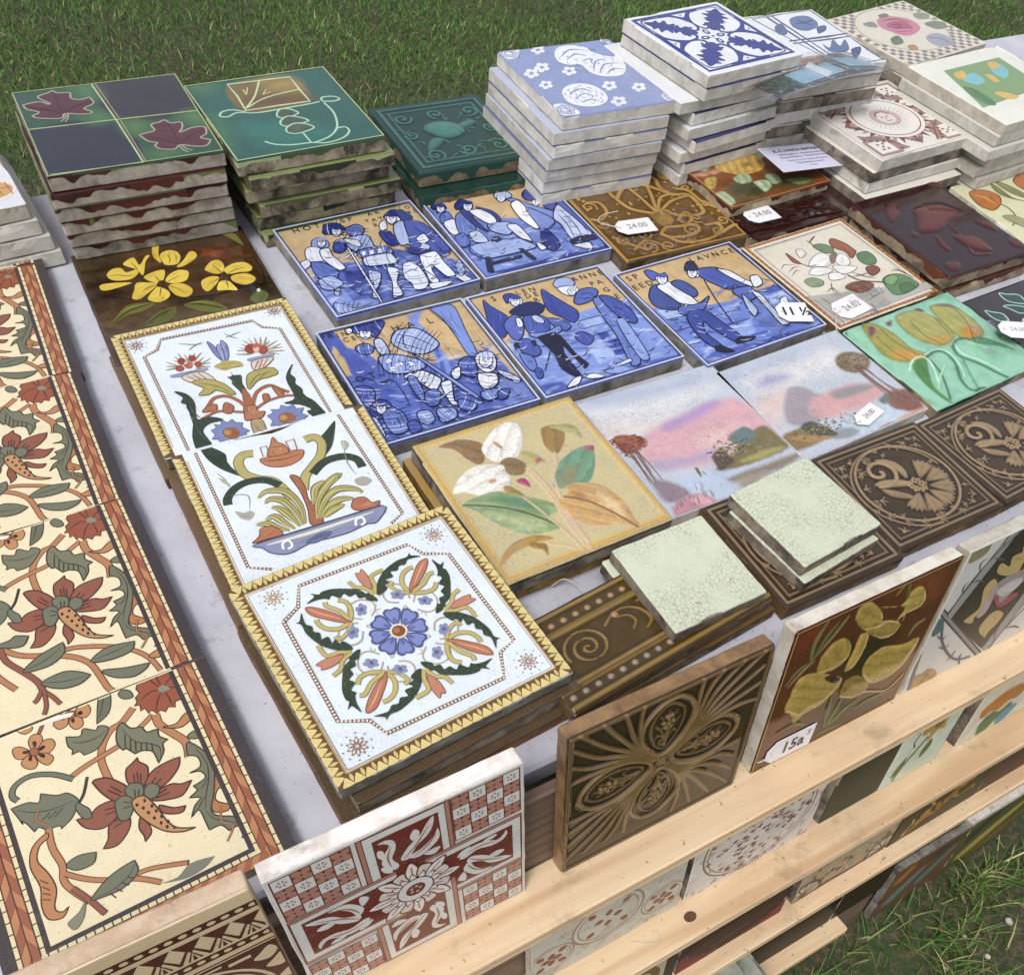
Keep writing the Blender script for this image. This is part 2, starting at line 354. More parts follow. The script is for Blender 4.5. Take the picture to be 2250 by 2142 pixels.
# ---------------- moulded tiles: a fine height field, glaze thin on ridges and deep in hollows ----------------
class Relief:
    def __init__(s,w,h,N=150,M=None,base='#555',asp=None):
        s.w,s.h=w,h; s.N=N; s.M=M or max(40,int(N*h/w)); u=np.linspace(0,1000,s.N); v=np.linspace(0,1000,s.M)
        s.U,s.V=np.meshgrid(u,v); s.H=np.zeros_like(s.U); s.C=np.zeros(s.U.shape+(3,)); s.C[:]=lin(base); s.cell=1000/N
        r=np.random.default_rng(N+len(base)); f=lambda n:s.blur(r.uniform(-1,1,s.U.shape),n)*math.sqrt(n+1)*1.6; s.nz=f(1)*.35+f(4)*.5+f(12)*.6; s.vary=0.
        s.k=1000/(w*1000)       # units per mm
    def win(s,P,pad):
        x0,y0=P.min(0)-pad; x1,y1=P.max(0)+pad
        i0=max(0,int(x0/1000*(s.N-1)));i1=min(s.N,int(x1/1000*(s.N-1))+2);j0=max(0,int(y0/1000*(s.M-1)));j1=min(s.M,int(y1/1000*(s.M-1))+2)
        return (slice(j0,j1),slice(i0,i1)) if i1>i0 and j1>j0 else None
    def dist(s,P,sl,closed=False):
        X,Y=s.U[sl],s.V[sl]; D=np.full(X.shape,1e9); T=np.zeros(X.shape); n=len(P)
        for i in range(n if closed else n-1):
            a,b=P[i],P[(i+1)%n]; d=b-a; L=d@d
            if L<1e-9: continue
            t=np.clip(((X-a[0])*d[0]+(Y-a[1])*d[1])/L,0,1); q=np.hypot(X-a[0]-t*d[0],Y-a[1]-t*d[1]); m=q<D; D=np.where(m,q,D); T=np.where(m,(i+t)/max(1,n-1),T)
        return D,T
    def inside(s,P,sl):
        X,Y=s.U[sl],s.V[sl]; I=np.zeros(X.shape,bool); n=len(P)
        for i in range(n):
            a,b=P[i-1],P[i]
            if a[1]!=b[1]: I^=((a[1]>Y)!=(b[1]>Y))&(X<(b[0]-a[0])*(Y-a[1])/(b[1]-a[1])+a[0])
        return I
    def line(s,P,w,hgt,col=None,sm=True,closed=False,taper=0.,mode='max',soft=None):
        """raised (or, with negative hgt, incised) cord of width w and height hgt in mm"""
        P=num(P) if isinstance(P,str) else np.asarray(P,float)
        if sm: P=smooth(P,closed,5)
        P=dedupe(P,closed)
        sl=s.win(P,w)
        if sl is None or len(P)<2: return
        D,T=s.dist(P,sl,closed); r=w/2*np.ones_like(D)
        if taper: r=r*(1-taper*T) if taper>0 else r*(1+taper*np.abs(2*T-1)**1.5)
        f=np.sqrt(np.clip(1-(D/r)**2,0,1))
        if hgt<0: s.H[sl]+=hgt*f
        elif mode=='add': s.H[sl]+=hgt*f
        else: s.H[sl]=np.maximum(s.H[sl],hgt*f)
        if col is not None:
            a=np.clip((r-D)/s.cell+.5,0,1)[...,None]; s.C[sl]=s.C[sl]*(1-a)+np.array(lin(col))*a
    def shape(s,P,hgt,soft=40.,col=None,sm=True,mode='max',edge=0.,ecol=None,col2=None,ax=None,floor=0.):
        P=num(P) if isinstance(P,str) else np.asarray(P,float)
        if sm: P=smooth(P,True,4)
        P=dedupe(P); sl=s.win(P,20)
        if sl is None or len(P)<3: return
        D,_=s.dist(P,sl,True); I=s.inside(P,sl); sdist=np.where(I,D,-D)
        if s.vary: sdist=sdist+s.nz[sl]*s.vary*5
        f=np.clip(sdist/soft,0,1); f=floor*(sdist>0)+(1-floor)*np.sqrt(np.clip(1-(1-f)**2,0,1))
        if hgt:
            if mode=='add': s.H[sl]+=hgt*f
            elif mode=='set': s.H[sl]=np.where(I,hgt*f,s.H[sl])
            else: s.H[sl]=np.maximum(s.H[sl],hgt*f)
        if col is not None:
            a=np.clip(sdist/s.cell+.5,0,1)[...,None]; c=np.array(lin(col))*np.ones(D.shape+(3,))
            if col2 is not None:          # pigment graded along an axis ax=(x0,y0,x1,y1)
                x0,y0,x1,y1=ax; dx,dy=x1-x0,y1-y0; t=np.clip(((s.U[sl]-x0)*dx+(s.V[sl]-y0)*dy)/(dx*dx+dy*dy),0,1)[...,None]; c=c*(1-t)+np.array(lin(col2))*t
            if ecol is not None and edge: e=np.clip(1-sdist/edge,0,1)[...,None]; c=c*(1-e)+np.array(lin(ecol))*e
            if s.vary:            # brushed streaks along the shape
                w_,v_=np.linalg.eigh(np.cov(P.T)); x_=(s.U[sl]-P[:,0].mean())*v_[0,0]+(s.V[sl]-P[:,1].mean())*v_[1,0]; y_=(s.U[sl]-P[:,0].mean())*v_[0,1]+(s.V[sl]-P[:,1].mean())*v_[1,1]
                ph=x_*.085+s.nz[sl]*1.3+.012*y_; c=c*(1+s.vary*(.20*np.sin(ph)+.14*np.sin(2.3*ph+1.)+.16*s.nz[sl]))[...,None]
            s.C[sl]=s.C[sl]*(1-a)+c*a
    def wash(s,P,col,soft=30.,amt=1.,sm=True):
        """painted patch with a feathered rim, no relief"""
        P=num(P) if isinstance(P,str) else np.asarray(P,float)
        if sm: P=smooth(P,True,4)
        sl=s.win(P,soft+5)
        if sl is None: return
        D,_=s.dist(P,sl,True); sdist=np.where(s.inside(P,sl),D,-D)+s.nz[sl]*s.vary*(5+.9*soft); a=(np.clip(sdist/(2*max(soft,s.cell*.5))+.5,0,1)*amt)[...,None]; s.C[sl]=s.C[sl]*(1-a)+np.array(lin(col))*(1+.22*s.vary*s.nz[sl])[...,None]*a
    def spot(s,x,y,r,hgt,col=None,ry=None):
        ry=ry or r; sl=s.win(np.array([[x-r,y-ry],[x+r,y+ry]]),5)
        if sl is None: return
        q=np.hypot((s.U[sl]-x)/r,(s.V[sl]-y)/ry); f=np.sqrt(np.clip(1-q*q,0,1)); s.H[sl]=np.maximum(s.H[sl],hgt*f)
        if col is not None:
            a=np.clip((1-q)*min(r,ry)/s.cell+.5,0,1)[...,None]; s.C[sl]=s.C[sl]*(1-a)+np.array(lin(col))*a
    def prims(s,data,hs=1.):
        for k,col,w,h,pts in data:
            if k=='l': s.line(pts,w,h*hs,col)
            elif k=='t': s.line(pts,w,h*hs,col,taper=-.8)
            elif k=='o': s.line(pts,w,h*hs,col,closed=True)
            elif k=='p': s.shape(pts,h*hs,w or 40,col)
            elif k=='w': s.wash(pts,col,w)
    def blur(s,A,n=1):
        for _ in range(n):
            B=np.pad(A,((1,1),(1,1)),mode='edge'); A=(B[1:-1,1:-1]*4+B[:-2,1:-1]*2+B[2:,1:-1]*2+B[1:-1,:-2]*2+B[1:-1,2:]*2+B[:-2,:-2]+B[2:,2:]+B[:-2,2:]+B[2:,:-2])/16
        return A
    def pool(s,deep,light,lo=0.,hi=1.):
        """coloured glaze: thick (deep colour) in the hollows, thin (light colour) over the ridges"""
        h=s.H-.45*s.blur(s.H,10); t=np.clip((h-lo)/(hi-lo),0,1)[...,None]; s.C=np.array(lin(deep))*(1-t)+np.array(lin(light))*t
    def build(s,name,parent,mat,z,edge=.001,nblur=1,scale=.001):
        H=s.blur(s.H,nblur) if nblur else s.H.copy()
        X=(s.U/1000-.5)*(s.w-2*edge); Y=(.5-s.V/1000)*(s.h-2*edge)
        V=np.stack([X,Y,z+H*scale],-1).reshape(-1,3)
        i=np.arange(s.N-1)[None,:]+np.arange(s.M-1)[:,None]*s.N; i=i.ravel()
        Q=np.stack([i,i+s.N,i+s.N+1,i+1],1)
        # skirt down to the body
        b=np.concatenate([np.arange(s.N),np.arange(2*s.N-1,s.N*s.M,s.N),np.arange(s.N*s.M-2,s.N*(s.M-1)-1,-1),np.arange(s.N*(s.M-2),0,-s.N)])
        n0=len(V); Vs=V[b].copy(); Vs[:,2]=z-.0008; V=np.concatenate([V,Vs]); m=len(b); k=np.arange(m)
        Q=np.concatenate([Q,np.stack([b[k],b[(k+1)%m],n0+(k+1)%m,n0+k],1)])
        C=s.C.reshape(-1,3); C=np.concatenate([C,C[b]])
        return npmesh(name,V,Q,mat,parent,C)

# ---------------- setting: ground, lawn, table, rack ----------------
t=NT('soil_and_turf'); v=t.n('TexCoord').outputs['Object']
c=t.mix(t.step(t.noise(v,7,5,.65),.42,.6),rgba('#3a3f22',1),rgba('#35481e',1)); c=t.mix(t.step(t.noise(v,90,4,.7),.45,.7),c,rgba('#6a5842',1))
t.bump(t.noise(v,60,5,.7),1.,.012); M_soil=t.set(Base_Color=c,Roughness=.95)
t=NT('grass_blade'); a=t.n('VertexColor',layer_name='Col').outputs[0]
M_grass=t.set(Base_Color=a,Roughness=.55,Specular_IOR_Level=.3)
tr=t.n('BsdfTranslucent'); t.l(a,tr.inputs[0]); ms=t.n('MixShader'); ms.inputs[0].default_value=.25
t.l(t.b.outputs[0],ms.inputs[1]); t.l(tr.outputs[0],ms.inputs[2]); t.l(ms.outputs[0],t.out.inputs[0])
def ground_h(x,y): return .010*np.sin(x*5.1+1)*np.cos(y*4.3)+.006*np.sin(x*13+y*9)
gx=np.concatenate([np.linspace(-150,-2,10),np.linspace(-1.6,4.4,151),np.linspace(5,150,10)]); gy=np.concatenate([np.linspace(-150,-3,10),np.linspace(-2.2,3.6,146),np.linspace(4,150,10)])
X,Y=np.meshgrid(gx,gy); Z=np.where((abs(X)<6)&(abs(Y)<5),ground_h(X,Y),0.)
ii=(np.arange(len(gx)-1)[None,:]+np.arange(len(gy)-1)[:,None]*len(gx)).ravel()
tag(npmesh('ground',np.stack([X,Y,Z],-1).reshape(-1,3),np.stack([ii,ii+1,ii+1+len(gx),ii+len(gx)],1),M_soil),kind='structure')
def blades(name,x,y,L,wd,cols,lean,seed):
    r=np.random.default_rng(seed); n=len(x); az=r.uniform(0,2*np.pi,n); fa=r.uniform(0,2*np.pi,n)
    z=ground_h(x,y)-.004; b=np.stack([x,y,z],1); d=np.stack([np.cos(az),np.sin(az),np.zeros(n)],1); s=np.stack([-np.sin(fa),np.cos(fa),np.zeros(n)],1)*wd[:,None]/2
    up=np.array([0,0,1.]); l1=np.clip(lean*r.uniform(.4,1.3,n),0,1.35)[:,None]; l2=np.clip(l1+r.uniform(.1,.6,n)[:,None],0,1.55)
    m=b+(d*np.sin(l1)+up*np.cos(l1))*L[:,None]*.5; tip=m+(d*np.sin(l2)+up*np.cos(l2))*L[:,None]*.5
    V=np.stack([b-s,b+s,m+s*.8,m-s*.8,tip],1).reshape(-1,3); k=np.arange(n)[:,None]*5
    Q=np.concatenate([k+np.array([[0,1,2]]),k+np.array([[0,2,3]]),k+np.array([[3,2,4]])],0)
    vc=np.repeat(cols,5,0); return tag(npmesh(name,V,Q,M_grass,None,vc,False),kind='stuff')
def patchy(x,y,s):
    return (np.sin(x*6.3*s+2*np.sin(y*4.1*s))+np.sin(y*7.7*s+1.3+1.7*np.sin(x*5.2*s))+np.sin((x+y)*13.*s))/3
G=np.array([lin(h,1) for h in ('#56822a','#467422','#688f34','#3c6a20','#7f9a44','#a8a860','#cbbd88')])
n=210000; x=rng.uniform(-1.3,3.9,n); y=rng.uniform(.05,3.1,n); pz=patchy(x,y,.8)
keep=rng.uniform(size=n)<np.clip(.95+.3*pz,.6,1); x,y,pz=x[keep],y[keep],pz[keep]; n=len(x)
ci=rng.choice(7,n,p=[.26,.25,.18,.18,.08,.03,.02]); cols=G[ci]*(rng.uniform(.72,1.28,n)*(1+.2*pz))[:,None]
blades('lawn_grass',x,y,rng.uniform(.016,.040,n),rng.uniform(.0020,.0040,n),cols,np.full(n,.75),3)
n=34000; x=rng.uniform(.10,1.6,n); y=rng.uniform(-1.35,-.78,n); pz=patchy(x,y,2.3)
bare=np.exp(-(((x-.72)/.13)**2+((y+1.0)/.07)**2))+np.exp(-(((x-.47)/.07)**2+((y+.92)/.04)**2))
keep=(rng.uniform(size=n)<np.clip(.62+.7*pz-1.2*bare,.03,1))&(y<-.832-.045*(x-.1)); x,y=x[keep],y[keep]; n=len(x)
ci=rng.choice(7,n,p=[.2,.12,.2,.06,.15,.15,.12]); cols=G[ci]*rng.uniform(.6,1.25,n)[:,None]
blades('tussock_grass',x,y,rng.uniform(.03,.08,n),rng.uniform(.0016,.0034,n),cols,np.full(n,.85),5)
t=NT('pale_stone'); v=t.coords(); M_stone=t.set(Base_Color=t.mix(t.noise(v,90,4),rgba('#8f8a80',1),rgba('#d8d2c6',1)),Roughness=.9)
def blob(name,r,mat,seed,sq=.6):
    R=random.Random(seed); V=[];F=[]
    for j in range(5):
        th=math.pi*(j+.5)/5
        for i in range(8):
            k=r*R.uniform(.75,1.2); V.append((k*math.sin(th)*math.cos(i*math.pi/4),k*math.sin(th)*math.sin(i*math.pi/4),k*sq*math.cos(th)))
    for j in range(4):
        for i in range(8): F.append((j*8+i,(j+1)*8+i,(j+1)*8+(i+1)%8,j*8+(i+1)%8))
    F.append(tuple(range(8))); F.append(tuple(range(39,31,-1)))
    return mesh(name,V,F,mat,None,smooth=True)
for k,(x,y,r) in enumerate([(.70,-.95,.006),(.80,-.97,.009),(.63,-.97,.005),(.60,-1.0,.008),(.74,-1.02,.006),(.67,-1.04,.007),(.85,-.93,.005),(.56,-.95,.004),(.62,-.93,.004),(.78,-1.04,.005)]):
    o=blob('pebble',r,M_stone,k); o.location=(x,y,float(ground_h(x,y))+r*.3)
    tag(o,'small pale pebble on the bare soil in front of the rack','pebble','pebbles on the bare soil')

t=NT('painted_table'); v=t.n('TexCoord').outputs['Object']
c=t.mix(t.step(t.noise(v,9,5,.6,.3),.35,.68),rgba('#c9cad4'),rgba('#b4b4c0')); c=t.mix(t.math('MULTIPLY',t.step(t.noise(v,55,5,.75),.55,.70),.5),c,rgba('#85827f'))
c=t.mix(t.math('MULTIPLY',t.step(t.noise(v,240,2),.68,.74),.6),c,rgba('#4d4842'))
t.bump(t.noise(v,25,4),.3,.002); M_table=t.set(Base_Color=c,Roughness=.6)
def pine(name,c1,c2,c3,grain=1.):
    t=NT(name); tc=t.n('TexCoord'); oi=t.n('ObjectInfo'); mp=t.n('VectorMath',operation='MULTIPLY'); t.l(tc.outputs['Object'],mp.inputs[0]); mp.inputs[1].default_value=(1.6,26,26)
    ad=t.n('VectorMath',operation='ADD'); cx=t.n('CombineXYZ'); 
    for i in range(3): t.l(t.math('MULTIPLY',oi.outputs['Random'],7.+i),cx.inputs[i])
    t.l(mp.outputs[0],ad.inputs[0]); t.l(cx.outputs[0],ad.inputs[1]); v=ad.outputs[0]
    n=t.noise(v,2.2,4,.55,1.2); wv=t.n('TexWave',wave_type='BANDS',bands_direction='Y'); t.l(v,wv.inputs[0]); wv.inputs['Scale'].default_value=1.1; wv.inputs['Distortion'].default_value=7; wv.inputs['Detail'].default_value=3; wv.inputs['Detail Scale'].default_value=.7
    c=t.mix(t.step(n,.3,.7),rgba(c1),rgba(c2)); c=t.mix(t.math('MULTIPLY',t.step(wv.outputs[1],.5,1.),.7*grain),c,rgba(c3))
    o=tc.outputs['Object']; c=t.mix(t.math('MULTIPLY',t.step(t.noise(o,14,5,.75),.54,.74),.5),c,rgba('#8d7a5e'))
    c=t.mix(t.math('MULTIPLY',t.step(t.noise(o,150,2),.67,.73),.6),c,rgba('#6a543c'))
    t.bump(n,.15,.001); return t.set(Base_Color=c,Roughness=.62)
M_pine=pine('pine_board','#f0d2a6','#e4c092','#cfa474'); M_ply=pine('brown_board','#7d6654','#6b5545','#54402f',.8); M_edge=pine('sawn_edge','#b9a98c','#a8987c','#8f7f64',.5)
def box(name,x0,x1,y0,y1,z0,z1,mat,parent=None,bev=.0015):
    """a plank with eased arrises; its front (-y) face may take a second material"""
    V=[];F=[];b=bev
    for z,i in ((z0,b),(z0+b,0),(z1-b,0),(z1,b)):
        V+=[(x0+i,y0+i,z),(x1-i,y0+i,z),(x1-i,y1-i,z),(x0+i,y1-i,z)]
    F.append((3,2,1,0)); F.append((12,13,14,15)); fm=[0,0]
    for k in range(3):
        for i in range(4): F.append((k*4+i,k*4+(i+1)%4,k*4+4+(i+1)%4,k*4+4+i)); fm.append(1 if (i==0 and k==1 and isinstance(mat,tuple)) else 0)
    return mesh(name,V,F,list(mat) if isinstance(mat,tuple) else mat,parent,fm)
tb=empty('trestle_table',TM(.1,-.65,0,-.045),'pale grey painted trestle table crowded with old ceramic tiles','table')
box('table_top',-1.15,1.45,.026,.806,.722,.75,M_table,tb,.003)
for sx in (-1.05,1.35):
    for sy in (.12,.72): box('leg',sx-.02,sx+.02,sy-.02,sy+.02,0,.7215,M_ply,tb)
# the rack leans like an easel; its local y runs up the board, local z out of it, tile faces lie at z=0
RK=TM(.1,-.65,0,-.045)@Matrix.Translation((0,-.0245,TT+.012-.092))@Matrix.Rotation(math.radians(78),4,'X')
rk=empty('display_rack',RK,'pine rack of narrow ledges leaning on the table front and holding upright tiles','rack')
LG=(0.,-.180,-.376)
box('back_board',-1.0,1.55,-.685,.0838,-.0235,-.0145,M_ply,rk)
for y,q in zip(LG,(.0325,.0335,.0185)): box('ledge',-1.02,1.57,y-.0135,y,-.0143,q,(M_pine,M_edge),rk)
box('bottom_rail',-1.02,.292,-.556,-.542,-.0143,.021,(M_pine,M_edge),rk)
for x in (-.96,.80): box('upright',x-.015,x+.015,-.688,.05,-.0435,-.0237,M_ply,rk)

PL={
'maple':(-0.0980,0.0911,-0.0578,0.1506,0.1541,0.0875),  # skew -5.2
'lily':(0.0545,0.0744,-0.0241,0.1469,0.1513,0.081),  # skew -3.3
'green':(0.2378,0.0691,-0.0649,0.1360,0.1420,0.036),  # skew -3.2
'bflo':(0.3699,0.0091,-0.0699,0.1411,0.1486,0.096),  # skew -0.1
'fleur':(0.5194,-0.0093,0.0570,0.1393,0.1425,0.122),  # skew 1.0
'fleur3':(0.5306,0.0204,-0.0177,0.1319,0.1597,0.0955),  # skew 11.5
'tulip':(0.6666,-0.0144,-0.0677,0.1227,0.1424,0.105),  # skew 1.3
'rose':(0.8945,0.0223,0.1010,0.1662,0.1429,0.075),  # skew -7.6
'frame':(0.8781,-0.1472,0.0323,0.1724,0.1528,0.085),  # skew -0.2
'brownmed':(0.7166,-0.1227,0.0116,0.1611,0.1467,0.06),  # skew -3.9
'fan':(0.3876,-0.1133,-0.0624,0.1577,0.1540,0.013),  # skew -1.0
'ipomoea':(0.5371,-0.1064,0.0121,0.1518,0.1059,0.024),  # skew 0.4
'maroonlow':(0.5486,-0.1389,-0.0386,0.1719,0.1316,0.013),  # skew 11.3
'maroon':(0.6658,-0.2845,-0.0282,0.1344,0.1526,0.026),  # skew 6.0
'orangetulip':(0.8518,-0.2850,-0.0777,0.1641,0.1391,0.012),  # skew 1.1
'botan':(0.5144,-0.2858,0.0126,0.1496,0.1524,0.013),  # skew 1.7
'gtul':(0.5228,-0.4277,0.0180,0.1597,0.1283,0.011),  # skew -4.0
'darkleaf':(0.6874,-0.4509,-0.0072,0.1668,0.1384,0.01),  # skew -1.0
'calla':(0.0483,-0.4217,-0.0239,0.1481,0.1531,0.03),  # skew -1.5
'landl':(0.2092,-0.4076,-0.0637,0.1457,0.1284,0.011),  # skew -7.8
'landr':(0.3601,-0.4223,0.0120,0.1590,0.1242,0.011),  # skew -7.7
'white':(-0.1148,-0.5027,0.0231,0.1663,0.1663,0.04),  # skew 1.2
'vaseup':(-0.1139,-0.1956,-0.0702,0.1524,0.1585,0.024),  # skew -1.7
'vaselo':(-0.1166,-0.3410,-0.0154,0.1546,0.1324,0.024),  # skew 0.4
'yellow':(-0.1076,-0.0562,-0.0596,0.1598,0.1686,0.012),  # skew -0.0
'pale1':(0.0947,-0.5499,-0.0282,0.0826,0.0820,0.036),  # skew -2.5
'pale2':(0.2169,-0.5432,0.0498,0.0862,0.0845,0.036),  # skew -1.7
'brownA':(0.3435,-0.5485,-0.0431,0.1251,0.1134,0.013),  # skew 3.1
'brownB':(0.4658,-0.5517,0.0155,0.1196,0.1096,0.013),  # skew -6.0
'brownC':(0.2193,-0.5491,-0.0413,0.1232,0.1129,0.013),  # skew 7.7
'spiral':(0.0463,-0.5611,0.1652,0.1835,0.0811,0.024),  # skew -13.7
'leftst':(-0.2431,0.1563,0.0235,0.0688,0.2165,0.055),  # skew -3.3
'sh1':(0.0755,-0.0769,-0.0063,0.1506,0.1513,0.0125),  # skew -2.1
'sh2':(0.2324,-0.0814,-0.0358,0.1495,0.1498,0.0125),  # skew -1.9
'sh3':(0.0424,-0.2444,-0.0471,0.1450,0.1547,0.0125),  # skew -1.4
'sh4':(0.1948,-0.2515,-0.0409,0.1506,0.1541,0.0125),  # skew -0.4
'sh5':(0.3557,-0.2744,-0.0027,0.1534,0.1551,0.0125),  # skew -1.6
}

